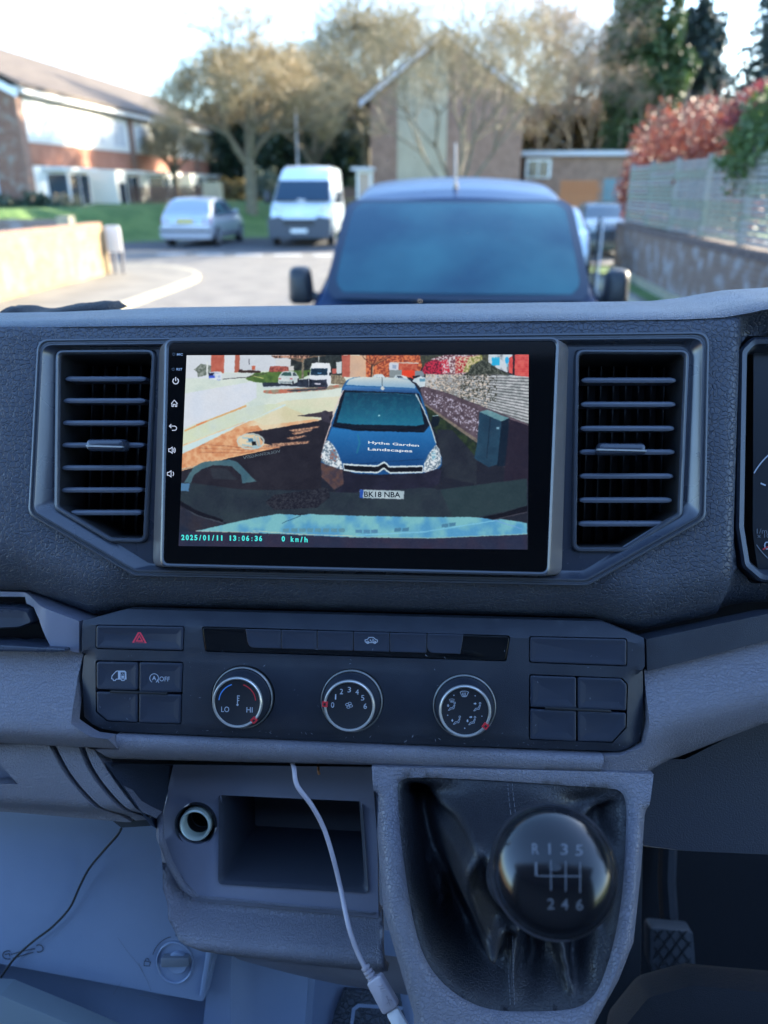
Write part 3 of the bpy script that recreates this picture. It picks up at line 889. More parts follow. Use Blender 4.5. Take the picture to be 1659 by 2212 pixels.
k2, c2 = knob3(1, KN[1], 'fan speed knob numbered 0 to 6', 178)
k3, c3 = knob3(2, KN[2], 'airflow knob with seated figure symbols', -33)
# temperature knob print (pixel positions lie on its face)
f1 = (513, 1516)
stroke('blue_arc', [(arc(f1[0], f1[1]-1, 40, 38, 184, 252, 14), False)], .00062, ZF, M['blueprint'], k1)
stroke('red_arc', [(arc(f1[0]-1, f1[1]-1, 40, 38, 290, 358, 14), False)], .00062, ZF, M['red'], k1)
text('lettering_lo', 'LO', textbox(486.5,1532,17,12,.02), M['white'], k1, ZF)
text('lettering_hi', 'HI', textbox(539,1533,13,12,.02), M['white'], k1, ZF)
stroke('thermometer_symbol', [([(513,1502),(513,1521)], False), ([(513,1520.8),(513,1524)], False), ([(513,1503),(518,1503.5)], False), ([(513,1508),(517,1508.5)], False), ([(513,1513),(517,1513.5)], False), (arc(513,1522.5,1.5,1.5,0,360,8)[:-1], True)], .00048, ZF, M['white'], k1)
for ch_, x, y in (('0',718.5,1522.5),('1',725,1505),('2',737.5,1493.5),('3',754.5,1489.5),('4',771.5,1494.5),('5',783.5,1507),('6',789,1525)):
    text('numeral', ch_, textbox(x, y, 2.6 if ch_ == '1' else 7.0, 12, .03), M['white'], k2, ZF)
fan = []
for q in range(4):
    a = q*90+20; cxx, cyy = 754+4.2*math.cos(rad(a)), 1523.5+4.2*math.sin(rad(a))
    fan.append((arc(cxx, cyy, 3.6, 2.6, 0, 360, 9)[:-1], True))
stroke('fan_symbol', fan, .00030, ZF, M['white'], k2)
def man(cx, cy, s=1.0):
    return [(arc(cx+7*s, cy-9*s, 2.3*s, 2.3*s, 0, 360, 8)[:-1], True),
            ([(cx+6*s,cy-4.5*s),(cx+8*s,cy-4*s),(cx+5*s,cy+6*s),(cx-2*s,cy+6.5*s),(cx-6*s,cy+10*s),(cx-9*s,cy+10*s),(cx-4*s,cy+3.5*s),(cx+2*s,cy+3*s)], True)]
def arrow(x, y, dx, dy, s=4):
    nx, ny = -dy, dx
    return [(x+dx*s,y+dy*s),(x+nx*s*.8,y+ny*s*.8),(x+nx*s*.3,y+ny*s*.3),(x-dx*s*.8+nx*s*.3,y-dy*s*.8+ny*s*.3),(x-dx*s*.8-nx*s*.3,y-dy*s*.8-ny*s*.3),(x-nx*s*.3,y-ny*s*.3),(x-nx*s*.8,y-ny*s*.8)]
def screenicon(cx, cy, s):
    o = [([(cx-9*s,cy-5*s),(cx-4*s,cy-7*s),(cx+4*s,cy-7*s),(cx+9*s,cy-5*s),(cx+5*s,cy+4*s),(cx-5*s,cy+4*s)], True)]
    for q in (-3, 0, 3): o.append(([(cx+q*s,cy+6*s),(cx+(q+1)*s,cy+3*s),(cx+(q-1)*s,cy),(cx+q*s,cy-4*s)], False))
    return o
stroke('windscreen_symbol', screenicon(1003,1500,1.0), .00030, ZF, M['white'], k3)
for (x, y, ars, wi) in ((976,1526,[(968,1524,0,1)],True),(1031,1527,[(1026,1520,1,0)],False),(987,1556,[(977,1556,0,1)],False),(1020,1557,[(1010,1557,0,1),(1017,1549,1,0)],False)):
    b = MB(); stroke('', man(x, y, .85), .00026, ZF, None, None, mb=b)
    for (ax, ay, dx, dy) in ars: fillpoly(b, arrow(ax, ay, dx, dy, 3.4), ZF)
    if wi: stroke('', screenicon(976,1514,.6), .0002, ZF, None, None, mb=b)
    b.build('seat_symbol', M['white'], k3, smooth=0)
b = MB()
for x, y in ((980.5,1502),(1026.5,1503),(967,1545),(1041,1547),(1004,1573)): fillpoly(b, arc(x, y, 1.3, 1.3, 0, 360, 8)[:-1], ZF)
b.build('dot', M['white'], k3, smooth=0)
# dust and lint flecks lying on the panel
rs = random.Random(11); b = MB()
for i in range(150):
    u, v = rs.uniform(190, 1390), rs.uniform(1400, 1600)
    if rs.random() < .4: v = 1565 + (u-250)*.04 + rs.uniform(0, 16)
    p = L(u, v, .0016); s = rs.uniform(.00015, .0004); a = rs.uniform(0, 6.28); l = rs.uniform(1, 3.5)
    dx, dy = math.cos(a)*s*l, math.sin(a)*s*l
    z = max(hpan(p.x, p.y), 0 if hpan(p.x, p.y) > -.001 else -1) + .0013
    if hpan(p.x, p.y) < -.001: z = hpan(p.x, p.y)+.0005
    b.add([(p.x-dx,p.y-dy,z),(p.x+dy*.25,p.y-dx*.25,z),(p.x+dx,p.y+dy,z),(p.x-dy*.25,p.y+dx*.25,z)], [(0,1,2,3)])
o = b.build('dust', M['dimwhite'], pan, smooth=0); o['kind'] = 'stuff'

# ================================================================== INSTRUMENT CLUSTER
clu = empty('instrument_cluster', mtx=DASH_M)
tag(clu, 'dark instrument cluster with rev counter dial cut by the right edge of the view', 'instrument cluster')
cl = [(1646,716),(1618,745),(1611,1140),(1625,1228),(1665,1262),(2700,1262),(2700,716)]
b = MB(); b.loft([[Vector((p.x, p.y, d)) for p in rnd(offset(ccw(P2(cl)), i), .006, 5)] for i, d in ((0,-.030),(0,-.016),(.0015,-.0145),(.0045,-.0150),(.0062,-.019),(.0075,-.034))])
b.build('surround', M['satin'], clu)
b = MB(); fillpoly(b, [(1628,735),(2700,735),(2700,1252),(1640,1252),(1626,1150)], -.030)
b.build('dial_face', mat('dial_face', (0.007, 0.010, 0.018), 0.3), clu)
dc = (1745, 1085)
b = MB(); stroke('', [(arc(1760, 1095, 150, 150, 209, 245, 14), False)], .0008, -.0292, None, None, mb=b)
b.build('dial_arc', M['white'], clu, smooth=0); dc = (1760, 1095)
stroke('dial_edge', [(arc(1760, 1095, 150, 150, 112, 147, 12), False)], .0006, -.0292, M['dimwhite'], clu)
for a in (133, 204):
    p = arc(dc[0], dc[1], 128, 126, a, a+1, 1)[0]; q = arc(dc[0], dc[1], 116, 114, a, a+1, 1)[0]
    stroke('tick', [([p, q], False)], .0010, -.0292, M['white'], clu)
text('lettering_unit', '1/min', textbox(1652,1147,34,11), M['dimwhite'], clu, -.0292)
text('lettering_scale', 'x 1000', textbox(1657,1157,42,9), M['dimwhite'], clu, -.0292)
text('numeral', '0', textbox(1657,1178,13,18), M['white'], clu, -.0292)
stroke('needle', [([(1648,1187),(1700,1160)], False)], .0009, -.028, M['red'], clu)
# ================================================================== HEAD UNIT
hu = empty('head_unit', mtx=DASH_M)
tag(hu, 'large landscape touchscreen head unit showing a dashcam picture of a blue van', 'car stereo')
DF = .0115
def lp3(px, d, r, seg=6): return [Vector((p.x, p.y, d)) for p in rnd(ccw(P2(px, d)), r, seg)]
base = [(345,741),(1228,739),(1213,1243),(330,1224)]
fr = [(356,733),(1208,729),(1187,1244),(346,1224)]
fr2 = [(360,736),(1205,732),(1184,1240),(349,1221)]
gl2 = [(365,740),(1201,736),(1181,1236),(353,1217)]
b = MB(); b.loft([lp3(base, -.0036, .006), lp3(base, .0005, .006), lp3([lp(a, c, .75) for a, c in zip(base, fr)], .0085, .0055), lp3(fr, DF-.0010, .005)])
b.build('housing', M['housing'], hu, smooth=25)
b = MB(); b.loft([lp3(fr, DF-.0010, .005), lp3(fr, DF, .005), lp3(fr2, DF+.0005, .0045), lp3(gl2, DF-.0002, .0040)])
b.build('rim', M['rim'], hu, smooth=25)
b = MB(); b.loft([lp3(gl2, DF-.0002, .0040), lp3([(gl2[0][0]+2,gl2[0][1]+2),(gl2[1][0]-2,gl2[1][1]+2),(gl2[2][0]-2,gl2[2][1]-2),(gl2[3][0]+2,gl2[3][1]-2)], DF+.0004, .0036)], cap1=True)
b.build('glass', M['glass_black'], hu, smooth=0)
DD = DF + .0006
# icons
def ic(name, lines, w=.00062): return stroke(name, lines, w, DD, M['litwhite'], hu)
ic('power_icon', [(arc(379.5,823,6,6.2,-55,235,16), False), ([(379.5,814.5),(379.5,823)], False)])
ic('home_icon', [([(370,872),(376.5,864.5),(383.5,872)], False), ([(371.5,871),(371.5,878),(374.5,878),(374.5,873.5),(378.5,873.5),(378.5,878),(381.7,878),(381.7,871)], False)], .0005)
ic('back_icon', [([(370.2,916.2),(366,920.4),(370.2,924.6)], False), ([(366.4,920.4),(376.5,920.4)]+arc(376.5,925,5,4.6,-80,90,8)+[(371.5,929.6)], False)], .0005)
ic('volume_up_icon', [([(364.5,969.5),(364.5,975.5),(367.5,975.5),(372,979),(372,966),(367.5,969.5)], True), (arc(372.5,972.5,3.2,4.0,-60,60,6), False), (arc(372.5,972.5,6.2,7,-55,55,6), False)], .0005)
ic('volume_down_icon', [([(361.5,1020.5),(361.5,1026.5),(364.5,1026.5),(369.5,1030),(369.5,1017),(364.5,1020.5)], True), (arc(370,1023.5,5.0,5.6,-50,50,6), False)], .0005)
text('lettering_mic', 'MIC', textbox(388.5,765.5,12.5,5), M['white'], hu, DD, bold=.02)
text('lettering_rst', 'RST', textbox(387.5,797.5,13,5), M['white'], hu, DD, bold=.02)
stroke('pinhole', [(arc(375.5,765,2.6,2.6,0,360,12)[:-1], True)], .00018, DD, M['dimwhite'], hu)
stroke('pinhole', [(arc(374,797.5,2.6,2.6,0,360,12)[:-1], True)], .00018, DD, M['dimwhite'], hu)

# ---- the picture on the display: painted per vertex (flat print on a flat screen)
NXD, NYD = 500, 282
S_TL, S_TR, S_BR, S_BL = np.array([735,1399.]), np.array([2082,1396.]), np.array([2079,2164.]), np.array([703,2150.])
ss = 2
s = (np.arange(NXD*ss)+.5)/(NXD*ss); t = (np.arange(NYD*ss)+.5)/(NYD*ss)
Sg, Tg = np.meshgrid(s, t)
PXX = ((1-Sg)*(1-Tg))[..., None]*S_TL + (Sg*(1-Tg))[..., None]*S_TR + (Sg*Tg)[..., None]*S_BR + ((1-Sg)*Tg)[..., None]*S_BL
X, Y = PXX[..., 0], PXX[..., 1]
def vnoise(sc, seed=0, oct_=3):
    r = np.random.RandomState(seed); out = np.zeros_like(X); amp = 1; tot = 0
    for o in range(oct_):
        g = r.rand(256, 256); fx = X/sc*(2**o); fy = Y/sc*(2**o)
        ix = np.floor(fx).astype(int); iy = np.floor(fy).astype(int); ax = fx-ix; ay = fy-iy
        ax = ax*ax*(3-2*ax); ay = ay*ay*(3-2*ay); ix %= 255; iy %= 255
        out += amp*((g[iy, ix]*(1-ax)+g[iy, ix+1]*ax)*(1-ay)+(g[iy+1, ix]*(1-ax)+g[iy+1, ix+1]*ax)*ay); tot += amp; amp *= .55
    return out/tot
IMG = np.zeros((NYD*ss, NXD*ss, 3)); IMG[:] = (28, 33, 48)
_wx = vnoise(9, 21, 2); _wy = vnoise(9, 22, 2); X0, Y0 = X, Y
N1 = vnoise(14, 1); N2 = vnoise(5, 2); N3 = vnoise(60, 3); N4 = vnoise(4.5, 4, 2); X = X + (_wx-.5)*3.0; Y = Y + (_wy-.5)*3.0
fA = lambda P: [(700+.422*x, 1380+.422*y) for x, y in P]
fB = lambda P: [(1400+.422*x, 1380+.422*y) for x, y in P]
fC = lambda P: [(700+.422*x, 1780+.422*y) for x, y in P]
fD = lambda P: [(1400+.422*x, 1780+.422*y) for x, y in P]
def mask(P):
    P = [tuple(p) for p in P]
    x0, x1 = min(p[0] for p in P), max(p[0] for p in P); y0, y1 = min(p[1] for p in P), max(p[1] for p in P)
    sel = (X >= x0) & (X <= x1) & (Y >= y0) & (Y <= y1)
    m_ = np.zeros(X.shape, bool); xs, ys = X[sel], Y[sel]; c = np.zeros(len(xs), bool); n = len(P)
    for i in range(n):
        (a, b_), (c_, d_) = P[i], P[(i+1) % n]
        if b_ == d_: continue
        c ^= ((b_ > ys) != (d_ > ys)) & (xs < (c_-a)*(ys-b_)/(d_-b_)+a)
    m_[sel] = c
    return m_
def fill(P, col, col2=None, nz=None, lo=.25, hi=.75, alpha=1.0, grad=None):
    m_ = mask(P)
    if not m_.any(): return
    c = np.array(col, float)
    if col2 is not None:
        if grad is not None:
            (x0, y0), (x1, y1) = grad
            k = ((X[m_]-x0)*(x1-x0)+(Y[m_]-y0)*(y1-y0))/((x1-x0)**2+(y1-y0)**2)
        else: k = (nz[m_]-lo)/(hi-lo)
        k = np.clip(k, 0, 1)[:, None]; c = c*(1-k)+np.array(col2, float)*k
    IMG[m_] = IMG[m_]*(1-alpha)+c*alpha
def line(P, w, col, alpha=1.0):
    for (x0, y0), (x1, y1) in zip(P, P[1:]):
        l = math.hypot(x1-x0, y1-y0)+1e-9; nx, ny = -(y1-y0)/l*w/2, (x1-x0)/l*w/2
        fill([(x0+nx,y0+ny),(x1+nx,y1+ny),(x1-nx,y1-ny),(x0-nx,y0-ny)], col, alpha=alpha)
# sky and sunlit road
fill(fA([(20,0),(1700,0),(1700,600),(1400,640),(960,900),(500,995),(20,1115)]), (196,214,208), (214,226,216), N3)
fill(fA([(20,830),(250,800),(560,680),(760,640),(1000,520),(1290,640),(1400,655),(1000,745),(820,870),(960,905),(500,998),(20,1110)]), (224,166,118), (226,208,172), N3, .35, .65)
fill(fA([(20,960),(250,865),(560,715),(750,700),(800,760),(550,800),(560,900),(960,905),(500,998),(20,1110)]), (210,134,88), (230,174,126), N1, .3, .7)
fill(fA([(600,600),(1000,470),(1600,420),(1600,640),(1300,640),(800,700)]), (205,214,178), (222,216,186), N3, alpha=.8)
for yy in range(3): line(fA([(200,870+yy*40),(600,905+yy*25),(950,880+yy*20)]), 1.6, (120,60,50), .7)
fill(fA([(20,830),(140,840),(60,880),(20,885)]), (215,110,50))
fill(fA([(20,905),(700,640),(1000,498),(1010,512),(750,625),(560,705),(250,865),(20,975)]), (196,222,226))
fill(fA([(20,760),(300,640),(700,520),(850,500),(980,500),(700,635),(20,890)]), (198,214,204), (206,220,190), N3)
fill(fA([(60,742),(330,630),(640,505),(640,525),(300,655),(60,760)]), (222,160,92), alpha=.9)
fill(fA([(170,690),(280,650),(260,672),(180,705)]), (228,130,72))
fill(fA([(20,405),(60,402),(735,282),(735,440),(560,540),(60,722),(20,735)]), (205,216,232), (214,220,230), N3)
# distance, left
fill(fA([(60,40),(320,40),(320,260),(60,260)]), (206,215,226))
fill(fA([(150,180),(215,125),(310,140),(310,220),(190,250),(180,200)]), (150,160,155), (80,95,85), N2)
fill(fA([(312,40),(435,40),(430,212),(308,222)]), (182,84,66), (200,104,84), N1)
fill(fA([(435,40),(535,40),(530,206),(432,206)]), (208,216,226))
fill(fA([(535,40),(578,40),(572,205),(528,205)]), (178,92,72))
fill(fA([(578,40),(1060,40),(1050,170),(850,190),(575,185)]), (206,214,226), (192,202,214), N3)
fill(fA([(268,100),(282,100),(284,262),(266,262)]), (212,222,222))
fill(fA([(285,235),(400,195),(415,215),(840,205),(700,240),(500,270),(290,275)]), (202,214,216))
fill(fA([(285,215),(300,200),(380,196),(408,222),(408,262),(390,284),(340,272),(288,262)]), (150,175,215), (225,232,240), N2)
fill(fA([(288,210),(340,206),(330,235),(288,240)]), (28,36,70)); fill(fA([(290,238),(345,236),(345,256),(292,256)]), (50,80,215))
fill(fA([(690,142),(724,142),(722,182),(690,180)]), (196,92,66))
fill(fA([(570,175),(600,176),(605,188),(680,184),(775,192),(772,212),(560,206)]), (58,42,40))
fill(fA([(660,80),(668,80),(668,130),(662,130)]), (60,62,76))
fill(fA([(630,262),(720,212),(850,200),(960,192),(1240,178),(1240,220),(1160,262),(940,302),(740,300),(660,280)]), (62,98,48), (92,128,58), N1)
line(fA([(690,235),(800,260)]), 3, (190,195,120)); line(fA([(420,268),(640,250),(830,212)]), 2.4, (60,60,66))
fill(fA([(1040,40),(1545,40),(1540,235),(1430,245),(1420,120),(1250,120),(1230,185),(1050,185)]), (30,36,38), (52,62,62), N1)
fill(fA([(915,78),(1055,80),(1055,140),(915,140)]), (206,210,216)); fill(fA([(1035,145),(1085,145),(1085,190),(1035,190)]), (204,206,205))
fill(fA([(860,150),(910,145),(1030,150),(1038,198),(850,202)]), (196,98,84), (110,52,50), N2)
fill(fA([(1145,50),(1190,50),(1178,110),(1174,262),(1152,262),(1158,110)]), (140,134,116), (96,92,80), N2)
for k in range(10):
    x0 = 1168; line(fA([(x0, 110-k*4),(x0-220+k*48, 48)]), 2.0, (150,112,84), .8)
fill(fA([(870,46),(1240,46),(1200,78),(1010,70),(900,72)]), (200,150,126), (80,56,48), N2, .45, .55)
fill(fA([(1440,170),(1480,172),(1480,218),(1440,218)]), (190,90,80)); fill(fA([(1475,108),(1530,105),(1528,215),(1482,215)]), (196,208,214))
fill(fA([(1430,225),(1540,235),(1580,300),(1560,322),(1430,310)]), (96,84,72), (170,160,130), N2)
# street behind
fill(fA([(790,300),(950,298),(1230,262),(1240,345),(800,342)]), (48,60,80), (32,40,56), N1)
fill(fA([(800,338),(1000,330),(1230,345),(1000,352),(800,350)]), (190,205,215))
fill(fA([(800,372),(1230,345),(1560,318),(1550,345),(1380,370),(900,405),(800,398)]), (196,106,84), (150,140,120), N1, .35, .65)
fill(fA([(1010,372),(1400,345),(1380,362),(1060,385)]), (62,62,76))
fill(fA([(938,305),(936,262),(950,232),(975,200),(1010,192),(1075,194),(1105,210),(1130,250),(1128,292),(1080,312),(1060,318),(945,312)]), (176,196,202), (204,216,218), N1)
fill(fA([(962,236),(984,204),(1056,204),(1062,236)]), (46,88,86)); fill(fA([(1072,205),(1090,205),(1115,236),(1075,238)]), (60,80,90))
fill(fA([(940,258),(962,258),(962,268),(940,268)]), (190,70,80)); fill(fA([(1045,258),(1070,258),(1070,268),(1045,268)]), (190,70,80))
fill(fA([(945,290),(1070,292),(1065,304),(950,302)]), (120,140,150)); fill(fA([(960,310),(1060,312),(1055,324),(970,322)]), (30,36,46))
fill(fA([(1068,282),(1082,282),(1082,318),(1068,318)]), (40,46,56)); fill(fA([(1118,262),(1130,262),(1130,296),(1118,296)]), (40,46,56))
fill(fA([(1222,340),(1220,265),(1240,180),(1255,125),(1290,114),(1410,116),(1425,150),(1432,290),(1410,335),(1392,342)]), (208,220,234), (226,232,238), N3)
fill(fA([(1225,268),(1300,275),(1385,270),(1400,330),(1388,345),(1225,342)]), (52,62,84), (30,38,54), N1)
fill(fA([(1243,168),(1396,166),(1396,232),(1238,230)]), (18,42,66), (30,66,92), N1); fill(fA([(1304,206),(1340,206),(1340,218),(1304,218)]), (80,140,190))
fill(fA([(1276,303),(1332,304),(1332,318),(1276,317)]), (205,205,225)); fill(fA([(1210,200),(1226,200),(1226,234),(1210,232)]), (30,30,40)); fill(fA([(1412,206),(1428,206),(1428,236),(1412,236)]), (30,32,42))
fill(fA([(1225,262),(1258,285),(1250,300),(1225,292)]), (20,26,40)); line(fA([(1316,50),(1316,114)]), 3, (190,200,200))
# distance, right
fill(fA([(1530,45),(1612,45),(1605,248),(1534,246)]), (176,84,70), (196,100,84), N1)
fill(fB([(-50,45),(96,45),(96,248),(-54,248)]), (222,178,142), (204,170,146), N3)
fill(fB([(96,45),(640,45),(640,110),(580,250),(96,250)]), (150,62,44), (226,120,70), N2, .42, .58)
fill(fB([(315,112),(402,112),(402,182),(315,186)]), (196,206,222)); fill(fB([(345,135),(380,135),(380,170),(345,170)]), (140,160,190))
fill(fB([(400,120),(575,120),(580,182),(400,182)]), (182,60,44), (210,110,80), N2)
line(fB([(330,112),(590,118)]), 4, (205,190,180))
for k in range(9): line(fB([(150+k*2,250),(160,150),(60+k*35,50)]), 2.2, (126,84,60) if k % 2 else (60,40,36), .85)
line(fB([(150,250),(155,130)]), 10, (70,50,46)); line(fB([(158,250),(164,140)]), 4, (206,160,120))
fill(fB([(316,184),(435,180),(432,250),(316,250)]), (128,142,148)); fill(fB([(432,182),(556,186),(550,268),(480,240),(432,236)]), (236,62,34))
fill(fB([(556,188),(640,190),(640,245),(556,240)]), (120,136,150)); line(fB([(645,45),(640,190)]), 7, (52,52,58))
for P in ([(160,248),(172,226),(205,219),(255,224),(275,250)], [(358,252),(378,230),(420,228),(470,242),(512,290),(380,262)], [(530,285),(555,248),(600,238),(652,252),(650,335),(600,345),(570,305)]):
    fill(fB(P), (176,200,214), (215,225,230), N1)
fill(fB([(378,236),(420,234),(450,255),(400,256)]), (60,76,96)); fill(fB([(528,240),(600,232),(600,246),(540,262)]), (20,24,34)); fill(fB([(598,262),(648,260),(648,288),(600,292)]), (90,150,180))
fill(fB([(600,45),(1250,40),(1280,130),(1310,225),(1050,235),(640,235)]), (46,52,46), (80,84,66), N2)
fill(fB([(700,80),(830,42),(1180,42),(1180,90),(1010,225),(830,232),(760,130)]), (214,206,212), (110,66,76), N4, .42, .56)
fill(fB([(622,190),(650,118),(740,84),(850,120),(862,205),(800,225),(640,218)]), (206,42,72), (96,24,44), N4, .45, .6)
fill(fB([(800,95),(860,80),(880,200),(812,220)]), (200,46,66), (214,190,200), N4, .45, .6)
fill(fB([(930,60),(1120,50),(1150,130),(1060,200),(930,215)]), (178,44,54), (206,190,160), N4, .46, .6)
fill(fB([(1060,60),(1180,42),(1190,120),(1080,200),(1000,205)]), (126,134,62), (206,190,150), N4, .46, .62)
fill(fB([(1080,140),(1180,88),(1290,120),(1340,180),(1440,222),(1310,245),(1300,300),(1200,330),(1010,300),(1040,225)]), (46,54,48), (92,100,92), N2, .46, .62)
fill(fB([(1240,38),(1462,38),(1462,100),(1440,150),(1420,210),(1320,165),(1240,110)]), (196,210,222), (120,130,140), N1, .5, .7)
fill(fB([(1430,75),(1480,36),(1625,36),(1625,250),(1480,228),(1432,205)]), (200,52,56), (226,84,78), N1)
for k in range(13): line(fB([(1480,42+k*16),(1625,38+k*17)]), 1.8, (236,130,120), .7)
line(fB([(1478,36),(1474,235)]), 8, (40,30,40))
# fence: boards converge to the left
vpx, vpy = 1400+.422*40, 1380+.422*225
fill(fB([(655,218),(760,222),(1050,235),(1310,225),(1480,232),(1625,248),(1625,690),(1590,675),(1180,520),(840,390),(650,340)]), (196,202,208), (150,160,164), N1)
mfen = mask(fB([(655,218),(760,222),(1310,225),(1625,248),(1625,690),(1180,520),(840,390),(650,340)]))
ang = (Y-vpy)/np.maximum(1, (X-vpx)); st = np.mod(ang*52, 1.0)
mm = mfen & (st < .42) & (X > 1400+.422*760); IMG[mm] = IMG[mm]*.42 + np.array((70,74,86))*.58*.6
mm = mfen & (N2 > .56) & (X < 1400+.422*1180); IMG[mm] = IMG[mm]*.35 + np.array((110,96,84))*.65
mm = mfen & (N4 > .60) & (X < 1400+.422*1250); IMG[mm] = (204,190,176)
mm = mfen & (N2 > .60) & (X > 1400+.422*980) & (X < 1400+.422*1320) & (Y < 1380+.422*480); IMG[mm] = (60,64,56)
for xx in (840, 1060, 1195): line(fB([(xx,232),(xx,390+(xx-840)*.36)]), 2, (100,104,104), .8)
fill(fB([(612,345),(650,338),(840,392),(1180,522),(1590,676),(1625,700),(1625,1100),(1400,1100),(1150,850),(640,492),(606,375)]), (70,58,70), (98,84,98), N1)
mw = mask(fB([(640,375),(840,430),(1150,560),(1150,800),(640,470)])) & (N4 > .62); IMG[mw] = (176,170,196)
fill(fB([(640,490),(1140,832),(1140,868),(640,512)]), (136,122,112), (100,92,86), N2)
fill(fB([(655,520),(1130,865),(1130,1000),(950,1000),(740,760),(690,640)]), (26,40,36), (44,62,40), N1)
fill(fB([(760,740),(900,740),(1130,1000),(1130,1250),(820,1180),(790,1000)]), (30,36,50), (38,46,58), N3)
fill(fB([(1156,574),(1362,660),(1330,1060),(1240,1090),(1110,1010),(1135,850)]), (26,56,82), (32,70,98), N3)
fill(fB([(1362,660),(1434,632),(1400,1080),(1320,1080)]), (14,30,50)); fill(fB([(1156,574),(1228,551),(1434,630),(1362,662)]), (72,126,140), (104,150,160), N1)
line(fB([(1258,622),(1222,1010)]), 3, (16,34,56)); fill(fB([(1316,714),(1342,716),(1338,738),(1314,734)]), (110,160,185))
fill(fB([(1434,640),(1625,705),(1625,1250),(1380,1250)]), (30,28,46), (40,34,50), N3)
# foreground: shadow, streaks
fill(fA([(640,770),(830,740),(1320,655),(1445,600),(1445,900),(1340,1130),(1340,1300),(20,1300),(20,1120),(500,996),(960,905),(810,870),(760,800)]), (30,30,42), (38,38,50), N3)
for P in ([(1030,745),(1320,705),(1310,722),(1100,760)], [(870,868),(1230,845),(1215,868),(900,895)], [(1010,815),(1180,790),(1200,800),(1060,835)], [(1060,770),(1260,735),(1240,752),(1090,790)], [(780,900),(1010,868),(960,900)]):
    fill(fA(P), (196,150,120), (120,84,72), N4, .42, .6)
fill(fA([(1110,610),(1300,580),(1450,566),(1440,612),(1330,625),(1240,618)]), (60,54,66)); line(fA([(35,1118),(500,995),(820,928)]), 3, (250,190,130))
# badge reflection on the road
for a0, a1 in ((150,385),(20,150)):
    P = [(700+.422*(680+122*math.cos(rad(a))), 1380+.422*(848+70*math.sin(rad(a)))) for a in range(a0, a1+1, 8)]
    line(P, 6.5, (190,206,202), .85)
for P in ([(600,812),(700,826),(735,915)], [(715,800),(742,900),(700,905)], [(742,805),(770,905)], [(600,880),(760,905)], [(640,850),(720,860)]):
    line(fA(P), 8, (150,190,205), .75)
fill(fA([(655,820),(700,822),(705,850),(660,850)]), (60,120,160)); fill(fA([(690,850),(730,850),(735,885),(695,885)]), (22,26,30))
# the blue van
fill(fA([(1538,330),(1580,276),(1640,250)]) + fB([(60,246),(380,252),(500,272),(560,330),(620,430),(672,600),(700,720),(750,870),(805,1000),(806,1070),(770,1120),(640,1145),(200,1160),(-110,1150),(-320,1060),(-320,960),(-255,800),(-205,620),(-150,480)]), (24,96,164), (16,74,140), grad=((1500,1480),(1500,1860)))
fill(fA([(1568,318),(1600,270),(1650,254)]) + fB([(60,246),(380,254),(505,276),(552,318),(560,352),(-70,322)]), (206,216,212), (118,166,206), grad=((1500,1484),(1500,1530)))
fill(fA([(1548,345)]) + fB([(-95,330),(555,358),(590,402),(-112,380)]), (64,128,196), (18,60,120), grad=((1500,1520),(1500,1552)))
fill(fB([(-122,370),(592,400),(640,560),(690,700),(640,762),(0,742),(-215,708),(-180,590)]), (14,24,42))
fill(fB([(-96,388),(582,408),(640,690),(560,704),(0,690),(-175,672)]), (14,60,92), (22,108,146), grad=((1500,1550),(1500,1670)))
mm = mask(fB([(-96,388),(582,408),(640,690),(0,690),(-175,672)])) & (N1 > .58); IMG[mm] = IMG[mm]*.82 + np.array((30,130,150))*.18
line(fB([(60,395),(380,400),(520,420)]), 2.4, (60,130,160), .5); fill(fB([(212,600),(228,600),(228,616),(212,616)]), (150,210,225))
line(fB([(-215,706),(0,742),(640,760)]), 4, (10,14,26)); line(fB([(400,742),(560,720),(640,706)]), 4, (12,16,28)); line(fB([(40,730),(300,745)]), 3, (12,16,28))
fill(fB([(-215,722),(0,752),(640,766),(694,704),(752,872),(640,1010),(630,1078),(-110,1062),(-150,1000),(-225,860),(-262,820)]), (28,112,186), (14,66,130), grad=((1500,1690),(1500,1830)))
line(fB([(560,404),(640,560),(702,712),(752,868)]), 4, (196,216,226)); line(fA([(1545,370),(1462,560),(1424,700),(1372,850),(1338,1000)]), 4, (214,196,196))
line(fB([(-112,1052),(0,1062),(640,1012)]), 1.8, (10,40,84)); line(fB([(10,960),(40,860),(20,780)]), 6, (30,140,150), .4)
line(fB([(248,246),(250,345)]), 2.2, (60,80,96)); fill(fB([(232,350),(250,330),(270,350),(262,370),(238,368)]), (196,204,206))
fill(fA([(1333,600),(1350,568),(1380,560),(1405,572),(1418,640),(1428,690),(1345,655)]), (44,42,58), (60,58,74), N1)
fill(fB([(702,690),(716,614),(740,604),(774,606),(786,650),(774,700),(718,722)]), (14,26,40)); line(fB([(718,612),(772,606)]), 3, (150,190,196))
for P in (fA([(1350,930),(1375,850),(1400,836),(1440,868),(1490,950),(1532,1050),(1540,1112),(1470,1092),(1380,1060),(1340,1030)]), fB([(632,1132),(640,1060),(684,960),(752,876),(780,920),(796,990),(800,1056),(762,1102),(660,1140)])):
    fill(P, (222,232,240), (96,120,140), N4, .44, .62)
fill(fA([(1420,930),(1470,920),(1490,990),(1470,1040),(1420,1010)]), (90,150,190), (150,90,80), N4); fill(fB([(700,960),(740,930),(760,1000),(720,1030)]), (90,160,190), (230,236,240), N4)
fill(fA([(1335,1040),(1380,1062),(1540,1116),(1560,1240),(1460,1300),(1340,1180)]), (92,66,62), (60,52,66), N1)
fill(fA([(1540,1112),(1660,1150)]) + fB([(200,1160),(630,1146),(770,1104),(800,1120),(780,1240),(640,1330),(200,1345),(-200,1330),(-110,1250)]), (34,36,58), (26,28,46), N3)
